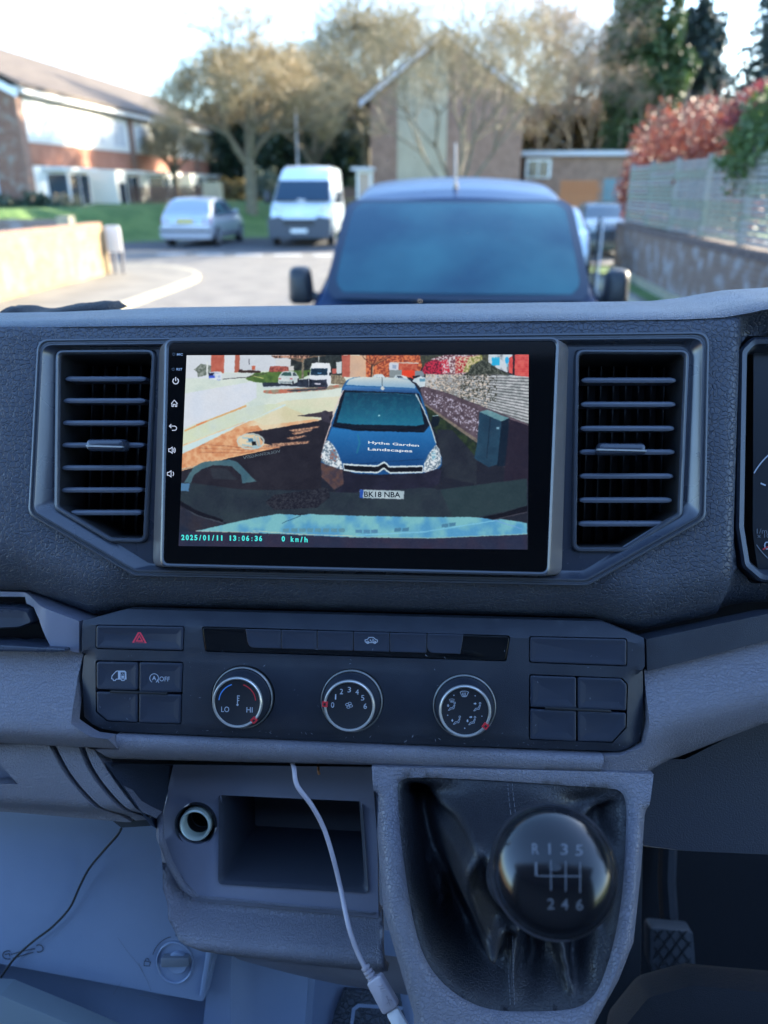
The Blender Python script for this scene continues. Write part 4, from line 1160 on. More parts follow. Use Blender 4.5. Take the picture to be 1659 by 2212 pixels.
fill(fA([(1544,1056),(1659,1072)]) + fB([(205,1080),(265,1044),(320,1086),(630,1080),(632,1138),(320,1150),(265,1112),(205,1146),(-115,1130)]), (14,18,28))
for P in (fC([(1545,112),(1659,122)]) + fD([(205,130),(265,94),(320,138),(628,132)]), fC([(1550,165),(1659,184)]) + fD([(205,193),(265,150),(320,195),(625,187)])):
    line(P, 6, (206,226,236))
line(fC([(1545,108),(1552,170)]), 4, (200,215,225)); line(fD([(628,132),(626,188)]), 4, (200,215,225))
# dashboard reflections in the windscreen
fill(fC([(20,295),(150,290),(600,350),(1100,360),(1659,380)]) + fD([(640,330),(790,350),(1600,245),(1600,520),(1200,615),(0,600)]) + fC([(1250,575),(940,580),(470,665),(20,475)]), (34,46,60), (42,58,68), N3, alpha=.85)
fill(fD([(790,350),(1600,250),(1600,500),(1180,600),(900,600)]), (36,58,66), alpha=.8)
fill(fC([(820,470),(900,400),(1400,330),(1420,420),(1300,520),(900,540)]), (24,26,40), (44,48,60), N4)
fill(fC([(58,282),(148,140),(240,92),(480,70),(560,95),(660,200),(735,275),(600,292),(590,215),(500,130),(330,122),(225,160),(150,215),(122,290)]), (52,92,112), (70,108,120), N3)
fill(fC([(300,150),(450,150),(560,260),(330,250)]), (44,54,66), alpha=.6)
fill(fC([(15,290),(112,292),(100,368),(15,358)]), (68,118,164)); 
line(fC([(15,470),(160,560),(420,650)]), 16, (18,20,32)); line(fC([(15,510),(200,600),(430,665)]), 5, (60,70,84))
fill(fC([(15,490),(160,590),(430,670),(160,735),(15,740)]), (30,40,62), (46,44,56), N3)
fill(fD([(1160,612),(1400,560),(1600,500),(1600,560),(1350,630)]), (16,18,30)); line(fD([(1300,630),(1600,560)]), 3, (70,70,84))
fill(fC([(165,738),(480,665),(760,605),(940,577),(1010,581),(1150,590),(1240,573),(1300,582),(1659,594)]) + fD([(640,606),(1065,606),(1180,614),(1290,634),(1360,624),(1600,662),(1600,768),(1000,800),(700,806),(0,796)]) + fC([(1100,772),(600,750)]), (70,150,200), (110,184,196), N3, .35, .65)
line(fC([(970,665),(1150,592)]), 2.5, (30,80,110)); line(fD([(0,778),(640,745),(1300,640)]), 4, (110,190,225)); line(fD([(1290,634),(1560,720)]), 3, (100,160,220))
line(fC([(700,735),(1100,765),(1659,785)]), 2.4, (190,205,180)); line(fD([(0,790),(700,803),(1600,764)]), 2.4, (150,200,190)); line(fC([(165,738),(480,745),(760,755)]), 2.4, (190,205,190))
for x in (980,1060,1135,1205,1280,1355,1430,1500): fill(fC([(x,712),(x+60,712),(x+56,748),(x,745)]), (84,140,160), alpha=.9)
for x in (0,75,145): fill(fD([(x,725),(x+60,725),(x+60,755),(x,755)]), (70,130,170))
for x, y in ((365,712),(440,708),(805,672),(875,662)): fill(fD([(x,y),(x+62,y-6),(x+56,y+28),(x-4,y+32)]), (64,124,160))
fill(fC([(15,742),(165,740),(1100,774),(1659,796)]) + fD([(700,806),(1600,768),(1600,920),(0,900)]) + fC([(0,880)]), (34,42,70), (46,42,66), N3)
fill(fD([(38,350),(456,362),(450,440),(36,428)]), (172,194,206), (150,176,190), N1); fill(fD([(40,351),(72,352),(69,430),(38,428)]), (30,76,176))
# recording icons
fill(fB([(1272,66),(1298,66),(1298,58),(1308,58),(1308,64),(1343,64),(1343,139),(1272,139)]), (28,176,232)); line(fB([(1288,74),(1330,74)]), 2.4, (120,200,220)); line(fB([(1302,52),(1302,60)]), 3, (210,235,240))
fill(fB(arc(1414, 90, 20, 32, 0, 360, 16)), (28,170,235)); line(fB([(1414,118),(1414,150)]), 4, (120,200,230))
def blur(A, r):
    for ax in (0, 1):
        P_ = np.pad(A, [(r, r) if k == ax else (0, 0) for k in range(3)], mode='edge'); C_ = np.cumsum(P_, axis=ax)
        C_ = np.concatenate([np.zeros_like(np.take(C_, [0], axis=ax)), C_], axis=ax); n_ = A.shape[ax]
        A = (np.take(C_, np.arange(2*r+1, 2*r+1+n_), axis=ax)-np.take(C_, np.arange(n_), axis=ax))/(2*r+1)
    return A
IMG = blur(IMG, 1)
IMG += (vnoise(40, 77, 3)[..., None]-.5)*7
lum = IMG.mean(-1, keepdims=True); IMG = lum + (IMG-lum)*.88; IMG = 6 + IMG*.975
IMG = np.clip(IMG + (N4[..., None]-.5)*10, 0, 255)
img = IMG.reshape(NYD, ss, NXD, ss, 3).mean((1, 3))/255
lin = np.where(img <= .04045, img/12.92, ((img+.055)/1.055)**2.4)
dv = []
for j in range(NYD+1):
    for i in range(NXD+1):
        s_, t_ = i/NXD, j/NYD
        p = (S_TL*(1-s_)*(1-t_)+S_TR*s_*(1-t_)+S_BR*s_*t_+S_BL*(1-s_)*t_)/1.8228
        dv.append(p)
dv = np.array(dv)
# bilinear map of the four projected corners keeps the display flat
rows_ = []
for (u, v) in dv: 
    r = ((u-CW/2)/CF, (CH/2-v)/CF)
    rows_.append(r)
rows_ = np.array(rows_)
A_ = np.array([[c_fwd.dot(e), c_right.dot(e), c_up.dot(e)] for e in (eX, eU, eN)])
dirs = A_ @ np.vstack([np.ones(len(rows_)), rows_[:, 0], rows_[:, 1]])
zD = DF + .0005
tt = (zD - camL.z)/dirs[2]
VD = np.stack([camL.x+dirs[0]*tt, camL.y+dirs[1]*tt, np.full(len(tt), zD)], 1)
me = bpy.data.meshes.new('display')
idx = np.arange((NXD+1)*(NYD+1)).reshape(NYD+1, NXD+1)
quads = np.stack([idx[1:, :-1], idx[1:, 1:], idx[:-1, 1:], idx[:-1, :-1]], -1).reshape(-1, 4)
me.vertices.add(len(VD)); me.vertices.foreach_set('co', VD.ravel())
me.loops.add(quads.size); me.loops.foreach_set('vertex_index', quads.ravel().astype(np.int32))
me.polygons.add(len(quads)); me.polygons.foreach_set('loop_start', np.arange(0, quads.size, 4, dtype=np.int32))
me.update()
ca = me.color_attributes.new('picture', 'FLOAT_COLOR', 'CORNER')
cc = np.ones((len(quads), 4, 4)); cc[:, :, :3] = lin.reshape(-1, 3)[:, None, :]
ca.data.foreach_set('color', cc.ravel())
dm, nt, bs = new_mat('display_picture')
at = nt.nodes.new('ShaderNodeAttribute'); at.attribute_name = 'picture'
bs.inputs['Base Color'].default_value = (0.003, 0.003, 0.004, 1); bs.inputs['Roughness'].default_value = .1; bs.inputs['Specular IOR Level'].default_value = .3
nt.links.new(at.outputs['Color'], bs.inputs['Emission Color']); bs.inputs['Emission Strength'].default_value = 1.0/2**EXPOSURE
me.materials.append(dm)
disp = link(bpy.data.objects.new('display', me), hu)
DT = DF + .0008
def q3(x0, y0, x1, y1, f, sk=0.0):
    P = f([(x0,y0),(x1,y0+sk),(x1,y1+sk),(x0,y1)]); return [(a/1.8228, b_/1.8228) for a, b_ in P]
# clock and speed line in monospaced lettering
def mono(s_, u0, v0, u1, v1, hgt, m, d):
    mb_ = MB(); n_ = len(s_)
    for i, ch in enumerate(s_):
        if ch == ' ': continue
        cx = u0+(u1-u0)*(i+.5)/n_; cy = v0+(v1-v0)*(i+.5)/n_
        w_ = (u1-u0)/n_*{':': .18, '1': .30, '/': .5}.get(ch, .72)
        V_, F_ = text_verts(ch, .035)
        x0 = min(v.x for v in V_); x1 = max(v.x for v in V_)
        mb_.add([L(cx-w_/2+w_*(v.x-x0)/(x1-x0), cy+hgt/2-hgt*v.y/.72, d) for v in V_], F_)
    return mb_
mb_ = mono('2025/01/11 13:06:36', 390.5, 1160.5, 567.5, 1163.0, 11, None, DT)
m2_ = mono('0 km/h', 607, 1163.5, 666, 1165.5, 11, None, DT)
mb_.build('clock_lettering', M['timestamp'], disp, smooth=0); m2_.build('speed_lettering', M['timestamp'], disp, smooth=0)
text('van_lettering', 'Hythe Garden', q3(118,845,592,868,fB,30), M['screentext'], disp, DT, bold=.02)
text('van_lettering', 'Landscapes', q3(115,905,530,930,fB,20), M['screentext'], disp, DT, bold=.02)
text('plate_lettering', 'BK18 NBA', q3(80,366,418,417,fD,6), M['black'], disp, DT, bold=.02)
M['ghost'] = lamp_mat('screen_text_ghost', (0.16, 0.22, 0.26), 0.7)
text('mirrored_lettering', 'VOLKSWAGEN', [(a/1.8228, b_/1.8228) for a, b_ in fA([(605,985),(955,925),(960,950),(625,1012)])], M['ghost'], disp, DT, mirror=True)
# ================================================================== LOWER CABIN
def spline(pts, n=10):
    P = [Vector(p) for p in pts]; P = [P[0]*2-P[1]] + P + [P[-1]*2-P[-2]]; out = []
    for i in range(1, len(P)-2):
        for k in range(n):
            t = k/n; a, b_, c, d = P[i-1], P[i], P[i+1], P[i+2]
            out.append(.5*((2*b_)+(-a+c)*t+(2*a-5*b_+4*c-d)*t*t+(-a+3*b_-3*c+d)*t**3))
    out.append(P[-2]); return out
# --- charging cable
cab = empty('charging_cable', mtx=DASH_M)
tag(cab, 'pale grey usb cable hanging from under the panel in front of the storage cubby', 'cable')
cp = [(628,1640,-.030),(635,1660,-.004),(642,1697,.004),(674,1741,.004),(700,1791,.002),(719,1851,.004),(735,1916,.006),(753,2001,.020),(772,2056,.024),(792,2096,.027)]
b = MB(); b.tube(spline([L(*p) for p in cp], 8), .00155, 10); b.build('cord', M['cable'], cab, smooth=180)
b = MB()
S0, S1 = L(790,2090,.027), L(812,2126,.029)
for i in range(5):
    c = S0.lerp(S1, i/4.6); ax = (S1-S0).normalized()
    b.tube([c-ax*.0007, c+ax*.0007], .0029+.00012*i, 12)
b.tube([S0-ax*.001, S1], [.0019,.0026], 12)
b.build('strain_relief', M['cable'], cab)
def oriented_box(name, A, B, w0, w1, th, m, parent, bev=.0008):
    ax = (B-A).normalized(); sd = ax.cross(Vector((0,0,1))).normalized(); up = sd.cross(ax)
    q = [Vector((0,-w0)),Vector((0,w0)),Vector(((B-A).length,w1)),Vector(((B-A).length,-w1))]
    b = MB(); lo = []
    for i, z in ((0,-th),(0,th-bev),(bev*.4,th-bev*.4),(bev,th)):
        lo.append([A + ax*p.x + sd*p.y + up*z*(-1 if up.z < 0 else 1) for p in rnd(offset(ccw(q), i), [.004,.004,.001,.001] if False else .0022, 4)])
    b.loft(lo, True, True); return b.build(name, m, parent)
oriented_box('plug', L(808,2112,.029), L(846,2180,.033), .0052, .0056, .0030, M['cable'], cab)
oriented_box('usb_connector', L(846,2181,.033), L(880,2240,.036), .0040, .0042, .0016, M['usbwhite'], cab, .0003)
b = MB()
for k in range(3):
    A = L(816+k*4, 2130+k*5, .0336); B = L(826+k*4, 2127+k*5, .0338)
    b.tube([A, B], .0003, 5)
b.build('grip_ribs', M['cable'], cab)
M['shadowprint'] = mat('moulded_mark_shade', (0.22, 0.20, 0.24), 0.5)  # darker print stands in for the shade of the moulded symbol
stroke('trident_symbol', [([(836,2155),(843,2172)], False), ([(838,2160),(845,2160),(846,2163)], False), ([(840,2165),(836,2168)], False), (arc(835.5,2153,1.6,1.6,0,360,8)[:-1], True)], .0003, .0363, M['shadowprint'], cab)
b = MB(); b.tube([L(687,1652,-.045), L(688,1668,-.03), L(690,1673,-.03)], .0009, 6)
o = b.build('wire_end', mat('copper_wire', (.5,.22,.1), .4), None); o.matrix_world = DASH_M
tag(o, 'short copper coloured wire end poking down from the cubby ceiling', 'wire')
# --- thin black wire
b = MB(); wp = [(262,1790,-.016),(252,1806,-.03),(222,1840,-.05),(192,1877,-.082),(172,1915,-.088),(150,1962,-.09),(112,2003,-.09),(70,2035,-.09),(30,2072,-.09),(0,2114,-.09),(-60,2200,-.09)]
b.tube(spline([L(*p) for p in wp], 6), .0009, 6)
o = b.build('loose_wire', M['black'], None, smooth=180); o.matrix_world = DASH_M
tag(o, 'thin loose black wire trailing down across the footwell cover', 'wire')

# --- footwell panels
foot = empty('footwell', mtx=DASH_M)
tag(foot, 'slate blue plastic footwell lining below the glovebox with a round latch', 'footwell lining')
cov = [(-900,1700),(0,1720),(330,1760),(480,1900),(469,2034),(441,2160),(434,2165),(0,2084),(-900,2030)]
slab('cover_panel', P2(cov, -.095), .003, -.12, -.095, .0014, M['foot'], foot)
# raised edge rail along the cover's right side
slab('edge_rail', P2([(449,2030),(462,2031),(440,2150),(430,2154)], -.092), .001, -.1, -.092, .001, M['foot'], foot)
# latch: recess + knob
lc = L(378,2079,-.0945)
b = MB(); n = 40
b.loft([[Vector((lc.x+r*math.cos(2*math.pi*k/n), lc.y+r*1.12*math.sin(2*math.pi*k/n), lc.z+z)) for k in range(n)] for r, z in ((.0152,0),(.0150,.0012),(.0143,.0015),(.0136,.0006),(.0126,-.010),(.0120,-.012))], cap1=True)
lt = b.build('latch', M['foot'], foot, smooth=24)
lathe('latch_disc', L(385,2078,-.094), [(.0085,-.106),(.0084,-.0925),(.0078,-.0916)], M['foot'], lt, cap1=True)
slab('latch_grip', P2([(347,2069),(409,2069),(409,2089),(347,2090)], -.089), .002, -.098, -.0885, .0012, mat('latch_grip_plastic', (.15,.17,.21), .45), lt)
def emb(name, lines, w=.0007, parent=foot): 
    return stroke(name, lines, w, -.0944, M['emb'], parent)
M['emb'] = mat('emboss_shade_lines', (0.062, 0.074, 0.105), 0.5)  # flat dark lines, painted in for the shade of the embossed relief
emb('spanner_symbol', [([(24,2062),(40,2057),(70,2050),(76,2050)], False), ([(27,2070),(44,2065),(72,2057)], False), (arc(17,2063,11,9,-60,-300,12), False), (arc(84,2049,9,8,120,-130,12), False), ([(10,2062),(20,2060),(21,2066)], False)], .0009)
emb('lock_arc', [(arc(378,2079,50,56,197,260,12), False)], .0006)
emb('padlock_symbol', [([(312,2076),(325,2078),(323,2087),(311,2086)], True), (arc(318,2076,4,6,180,360,8), False)], .0006)
emb('padlock_symbol', [([(380,2014),(395,2015),(394,2022),(380,2022)], True), (arc(388,2012,4,6,190,330,8), False)], .0006)
# scratches on the cover
b = MB(); rs = random.Random(3)
for pts in ([(255,2026),(275,2055),(300,2085),(318,2118),(326,2140)], [(300,2080),(312,2108)], [(245,2148),(256,2130),(262,2122)], [(300,2150),(320,2152),(345,2160)]):
    stroke('', [(pts, False)], .0003, -.0946, None, None, mb=b)
o = b.build('scratches', mat('scratch', (.17,.19,.24), .5), foot, smooth=0)
b = MB(); fillpoly(b, [(-900,1990),(480,2060),(480,2400),(-900,2400)], -.135); b.build('lower_lining', M['foot'], foot)
slab('kick_panel', P2([(-900,2078),(0,2150),(150,2212),(330,2290),(330,2450),(-900,2450)], -.06), .002, -.08, -.06, .001, mat('pale_kick_plate', (.16,.20,.23), .45), foot)
# tunnel trim below the cubby
slab('tunnel_trim', P2([(471,1990),(505,1990),(500,2100),(500,2330),(425,2330),(444,2160)], -.11), .002, -.14, -.11, .001, M['foot'], foot)
b = MB(); 
cols = []
for u, d in ((498,-.110),(520,-.118),(560,-.124),(640,-.126),(676,-.126),(683,-.14),(690,-.150),(730,-.150),(860,-.150),(960,-.150)):
    cols.append([L(u, 2010, d), L(u-(10 if u > 520 else 0), 2120, d), L(u-(26 if 600 < u < 720 else 0), 2330, d)])
b.loft(cols, closed=False); b.build('tunnel_panel', M['foot'], foot, smooth=60)
M['tread'] = mat('mat_tread', (0.055, 0.070, 0.10), 0.5, bump=('leather', 210, 0.0022))
mm_ = slab('mat_pad', P2([(742,2138),(862,2146),(900,2330),(690,2330),(722,2190)], -.146), .002, -.15, -.146, .001, M['tread'], foot)
stroke('mat_groove', [([(760,2212),(764,2180),(775,2172),(870,2178)], False)], .0030, -.1455, M['foot'], mm_)
# under-cubby moulding
b = MB()
lo = []
for t in np.linspace(0, 1, 12):
    u = 490 + 420*t
    y0 = 2036 + 62*t
    lo.append([L(u-30*(1-t), y0-24, -.052), L(u, y0+2+8*math.sin(t*3.14), -.050), L(u+6, y0+20+20*math.sin(min(1,t*1.6)*1.57), -.062), L(u+20, y0+34+22*math.sin(min(1,t*1.6)*1.57), -.085), L(u+30, y0+38+22*math.sin(min(1,t*1.6)*1.57), -.12)])
b.loft(lo, closed=False); b.build('under_moulding', M['greysmooth'], dash, smooth=180)

# --- driver's side: knee panel and footwell
b = MB(); fillpoly(b, [(1380,1640),(1480,1640),(1659,1550),(2100,1380),(2100,1850),(1659,1846),(1480,1838),(1390,1826)], -.060)
A1 = [L(1370,1826,-.06), L(1480,1838,-.06), L(1659,1846,-.06), L(2100,1850,-.06)]
A2 = [L(1370,1822,-.20), L(1480,1830,-.20), L(1659,1836,-.20), L(2100,1840,-.20)]
b.add(A1 + A2, [(0,1,5,4),(1,2,6,5),(2,3,7,6)])
b.build('knee_panel', M['darkblue'], dash, smooth=30)
dr = empty('driver_footwell', mtx=DASH_M)
tag(dr, 'dark driver footwell carpet behind the brake pedal', 'floor carpet')
b = MB(); b.add([L(1330,1700,-.42), L(2300,1700,-.42), L(2300,2160,-.42), L(1330,2160,-.42), L(2300,2600,-.22), L(1200,2600,-.22)], [(0,3,2,1),(3,5,4,2)])
b.build('carpet', mat('dark_carpet', (0.012,0.015,0.022), .9, bump=('noise', 900, .002)), dr, smooth=0)
slab('tunnel_side', P2([(1300,1700),(1392,1700),(1384,2170),(1340,2400),(1250,2400)], -.20), .003, -.42, -.20, .002, M['dark'], dr)
slab('seat_base', P2([(1330,2230),(1395,2150),(1500,2122),(1800,2150),(1800,2500),(1290,2500)], -.10), .02, -.125, -.10, .02, mat('dark_seat_cloth', (.003,.005,.012), .8, bump=('noise', 1200, .0006)), dr, seg=6)
ped = empty('brake_pedal', mtx=DASH_M)
tag(ped, 'brake pedal with a diamond patterned rubber pad in the dark driver footwell', 'pedal')
pq = [(1402,2003),(1498,2012),(1505,2105),(1488,2112),(1412,2110),(1402,2080)]
sl = slab('pedal_pad', P2(pq, -.345), [.006]*6, -.365, -.345, .003, M['rubber'], ped, seg=4)
b = MB()
for k in range(-3, 6):
    for sgn in (1, -1):
        x0, y0 = 1410+k*26, 2008
        pts = []
        for t in np.linspace(0, 1, 9):
            x = x0 + sgn*(t-.5)*70 + 13; y = 2010 + t*96
            if 1408 < x < 1498: pts.append((x, y))
        if len(pts) > 1: stroke('', [(pts, False)], .0016, -.3435, None, None, mb=b)
b2 = MB(); b2.v = list(b.v); b2.f = list(b.f)
b2.build('diamond_ribs', mat('pedal_groove', (0.018,.02,.026), .7), sl, smooth=0)
b = MB(); b.tube([L(1445,1780,-.40), L(1440,1900,-.39), L(1450,2050,-.37)], .010, 10); b.build('pedal_arm', M['dark'], ped)

# --- strap of mesh fabric lying on the dashboard top
fab = MB(); n = 60
for (ua, ub, hs) in ((22, 98, .0065), (70, 258, .0072)):
    loops = []
    for k in range(17):
        t = k/16; u = ua+(ub-ua)*t
        base = atY(u, interp(u, sil_px)+1.0, (DASH_O + fw.x*eX).y + .60 - .5 + .10) if False else None
        c = atY(u, interp(u, sil_px)+2.0, .66)
        if ua > 60: hh = hs*(.12+.88*sm(t*1.25))*(1 if t < .93 else (1-(t-.93)/.07*.9))
        else: hh = hs*(.75 if t < .15 else 1)*(1-.8*sm((t-.3)/.7))
        lp_ = []
        for q in range(14):
            a = 2*math.pi*q/14
            nz_ = mnoise.noise(Vector((u*.05, math.cos(a)*1.5, math.sin(a)*1.5)))*.25+1
            lp_.append(Vector((c.x, c.y + .02*math.cos(a), c.z - .001 + hh*nz_*max(-.3, math.sin(a)))))
        loops.append(lp_)
    fab.loft(loops, True, True)
o = fab.build('mesh_strap', M['mesh'], None, smooth=60)
tag(o, 'crumpled black mesh fabric strap lying on top of the dashboard at the left', 'strap')

# ================================================================== CAB SHELL (out of frame: shades and lights the dashboard)
M['liner'] = mat('headlining', (0.34, 0.36, 0.40), 0.9)
M['bulk'] = mat('grey_bulkhead', (0.09, 0.10, 0.12), 0.7)
sh = empty('van_cab', (0, -.2, 0))
tag(sh, 'grey interior shell of the parked van cab around the dashboard', 'van cab')
def shellbox(name, lo, hi, m):
    b = MB(); b.box([lo[0], lo[1]+.2, lo[2]], [hi[0], hi[1]+.2, hi[2]]); return b.build(name, m, sh, smooth=0)
shellbox('roof_lining', (-1.35,-1.0,2.28), (.95,-.35,2.33), M['liner'])
shellbox('bulkhead', (-1.35,-1.05,.55), (.95,-1.0,2.28), M['bulk'])
shellbox('door_card', (.90,-1.0,.55), (.95,.55,1.32), M['bulk'])
shellbox('door_card', (-1.40,-1.0,.55), (-1.35,.55,1.28), M['bulk'])
shellbox('door_pillar', (.90,-1.0,1.32), (.95,-.60,2.28), M['bulk'])
shellbox('door_pillar', (-1.40,-1.0,1.28), (-1.35,-.60,2.28), M['bulk'])
shellbox('floor', (-1.35,-1.0,.50), (.95,1.2,.55), M['dark'])
b = MB(); 
for x in (-1.36, .91):
    b.tube([(x,1.35,1.28),(x,.55+.2,2.28)], .045, 8)
b.build('windscreen_pillar', M['bulk'], sh)
# windscreen pane
g, nt, bs = new_mat('windscreen_glass')
nt.nodes.remove(bs)
N, K = nt.nodes, nt.links
out = N['Material Output']; tr_ = N.new('ShaderNodeBsdfTransparent'); tr_.inputs[0].default_value = (.93,.97,.96,1)
gls = N.new('ShaderNodeBsdfGlossy'); gls.inputs['Roughness'].default_value = .02
fr_ = N.new('ShaderNodeFresnel'); fr_.inputs['IOR'].default_value = 1.25
mx = N.new('ShaderNodeMixShader'); K.new(fr_.outputs[0], mx.inputs[0]); K.new(tr_.outputs[0], mx.inputs[1]); K.new(gls.outputs[0], mx.inputs[2])
tc = N.new('ShaderNodeTexCoord'); vo = N.new('ShaderNodeTexVoronoi'); vo.inputs['Scale'].default_value = 90; K.new(tc.outputs['Object'], vo.inputs['Vector'])
nz = N.new('ShaderNodeTexNoise'); nz.inputs['Scale'].default_value = 5; K.new(tc.outputs['Object'], nz.inputs['Vector'])
m1 = N.new('ShaderNodeMath'); m1.operation = 'LESS_THAN'; m1.inputs[1].default_value = .09; K.new(vo.outputs['Distance'], m1.inputs[0])
m2 = N.new('ShaderNodeMath'); m2.operation = 'MULTIPLY'; K.new(m1.outputs[0], m2.inputs[0])
m3 = N.new('ShaderNodeMapRange'); m3.inputs['From Min'].default_value = .5; m3.inputs['From Max'].default_value = .7; m3.inputs['To Max'].default_value = .35; K.new(nz.outputs['Fac'], m3.inputs['Value']); K.new(m3.outputs[0], m2.inputs[1])
df = N.new('ShaderNodeBsdfDiffuse'); df.inputs[0].default_value = (.7,.7,.7,1)
mx2 = N.new('ShaderNodeMixShader'); K.new(m2.outputs[0], mx2.inputs[0]); K.new(mx.outputs[0], mx2.inputs[1]); K.new(df.outputs[0], mx2.inputs[2]); K.new(mx2.outputs[0], out.inputs[0])
b = MB(); b.add([(-1.34,1.33+.2,1.26),(.89,1.33+.2,1.26),(.89,.56+.2,2.27),(-1.34,.56+.2,2.27)], [(0,1,2,3)])
b.build('windscreen', g, sh, smooth=0)
# ================================================================== OUTSIDE: GROUND
def gtag(o, kind='structure'): o['kind'] = kind; return o
def flat(name, pts, z, m, kind='structure'):
    b = MB(); b.add([Vector((p[0], p[1], z)) for p in pts], [tuple(range(len(pts)))])
    o = b.build(name, m, None, smooth=0); o['kind'] = kind; return o
M['asphalt'] = mat('asphalt', (0.115, 0.105, 0.095), .85, col2=(0.155, 0.142, 0.125), nscale=2.0, bump=('noise', 120, .004))
M['asphaltdark'] = mat('shaded_asphalt', (0.045, 0.048, 0.055), .8, col2=(.06,.06,.065), nscale=1.2)  # dark asphalt, with the shade over the parking strip put into its colour
M['grass'] = mat('grass', (0.060, 0.125, 0.025), .9, col2=(0.10, 0.17, 0.04), nscale=1.4, bump=('noise', 30, .03))
M['pave'] = mat('pavement_asphalt', (0.13, 0.118, 0.10), .85, col2=(0.17, 0.155, 0.13), nscale=1.5)
M['kerb'] = mat('concrete_kerb', (0.36, 0.32, 0.22), .8, col2=(.28,.25,.18), nscale=4)
M['paint'] = mat('road_paint', (0.62, 0.62, 0.60), .7, col2=(.4,.4,.4), nscale=5)
flat('ground', [(-400,-60),(400,-60),(400,600),(-400,600)], -.03, M['grass'])
flat('road', [(-5.1,-12),(3.0,-12),(3.0,20.5),(8,21.5),(60,22),(60,33),(3,31.5),(-60,31),(-60,19.1),(-8,19.0),(-6.8,18.7),(-5.9,17.9),(-5.3,16.8),(-5.15,15.8)], 0.0, M['asphalt'])
flat('car_park', [(-30,24.0),(9,24.6),(9,31.2),(-30,31.2)], .004, M['asphaltdark'])
bl = MB(); gxs = np.linspace(-70, -1, 70); gys = np.linspace(17, 75, 70)
def lawnz(x, y):
    y0 = interp(x, [(-20,17.5),(-14,20),(-12.2,27),(-8,31.2)])
    return .012 + 1.12*sm((y-y0)/interp(x, [(-14,5),(-8,10)])) + .05*mnoise.noise(Vector((x*.4, y*.4, 0)))*sm((y-y0)/3) - (.08 if y < y0 else 0)
bl.v = [Vector((x, y, lawnz(x, y))) for x in gxs for y in gys]
bl.f = [(i*70+j, (i+1)*70+j, (i+1)*70+j+1, i*70+j+1) for i in range(69) for j in range(69)]
gtag(bl.build('lawn', M['grass'], None, smooth=180))
flat('verge', [(3.2,-12),(3.8,-12),(3.8,17.5),(3.2,17.5)], .02, M['grass'])
# give way line across the junction
for k in range(9):
    o = flat('road_marking', [(-8.5+k*1.15,22.9),(-7.7+k*1.15,22.92),(-7.7+k*1.15,23.25),(-8.5+k*1.15,23.23)], .006, M['paint'])
# left pavement with its curved pale kerb
kp = [(-5.15,-12,0),(-5.15,6,0),(-5.2,12,0),(-5.3,13.9,0),(-5.7,15.6,0),(-6.5,16.9,0),(-7.8,17.7,0),(-9.5,18.1,0),(-30,18.6,0)]
kp = [(-5.2,-12,0),(-5.2,6,0),(-5.2,12,0),(-5.2,15.8,0),(-5.38,17.0,0),(-5.9,18.0,0),(-6.8,18.8,0),(-7.9,19.1,0),(-12,19.2,0),(-30,19.3,0)]
kp_unused = [(ground(330,662).x,-12,0),(ground(330,662).x,ground(330,662).y,0),(ground(400,632).x,ground(400,632).y,0),(ground(432,612).x,ground(432,612).y,0),(ground(434,600).x,ground(434,600).y,0),(ground(415,592).x,ground(415,592).y,0),(ground(330,584).x,ground(330,584).y,0),(ground(240,578).x,ground(240,578).y,0),(-30,19.3,0)]
kc = spline(kp, 7)
b = MB()
lo = []
for i, p in enumerate(kc):
    t = (kc[min(i+1,len(kc)-1)]-kc[max(i-1,0)]).normalized(); nrm = Vector((-t.y, t.x, 0))
    lo.append([p+Vector((0,0,-.02)), p+Vector((0,0,.06)), p+nrm*.02+Vector((0,0,.08)), p+nrm*.12+Vector((0,0,.08)), p+nrm*.12])
b.loft(lo, closed=False); gtag(b.build('kerb', M['kerb'], None))
b = MB(); inner = [lo[i][3] for i in range(len(lo))]
pts = [Vector((q.x, q.y, .078)) for q in inner] + [Vector((-30,-12,.078))]
b.add(pts, [tuple(range(len(pts)))]); gtag(b.build('pavement', M['pave'], None, smooth=0))
b = MB(); b.box((2.9,-12,-.02),(3.05,17.5,.12)); gtag(b.build('kerb', M['kerb'], None, smooth=0))
flat('pavement', [(3.05,-12),(3.2,-12),(3.2,17.5),(3.05,17.5)], .118, M['pave'])

# ================================================================== LEFT BRICK WALL
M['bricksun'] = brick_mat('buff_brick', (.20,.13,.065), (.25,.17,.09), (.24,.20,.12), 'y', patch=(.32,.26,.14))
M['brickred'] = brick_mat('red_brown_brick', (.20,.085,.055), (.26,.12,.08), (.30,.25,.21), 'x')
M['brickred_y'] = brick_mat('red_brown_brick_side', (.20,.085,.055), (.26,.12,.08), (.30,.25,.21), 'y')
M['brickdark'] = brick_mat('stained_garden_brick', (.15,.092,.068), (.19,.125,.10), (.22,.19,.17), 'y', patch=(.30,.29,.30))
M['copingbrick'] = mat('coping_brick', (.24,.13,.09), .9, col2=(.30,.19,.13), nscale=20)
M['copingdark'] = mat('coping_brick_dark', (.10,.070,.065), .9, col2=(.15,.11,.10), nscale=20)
LX = -7.45
yend = atY(226, 600, 1).x
YE = LX/atY(222, 600, 1).x
lw = empty('brick_wall', (LX, YE, 0)); tag(lw, 'sunlit buff brick garden wall along the left pavement', 'wall')
b = MB(); b.box((-.11,-28,-.05),(.11,0,1.02)); b.box((-1.4,.0-.0,-.05),(.112,.225,1.02)); b.build('wall_body', M['bricksun'], lw, smooth=0)
cop = MB(); cop.box((-.125,0,0),(.125,.066,.105))
cm = cop.build('brick', M['copingbrick'], lw, smooth=0); cm.location = (0,-.07,1.021)
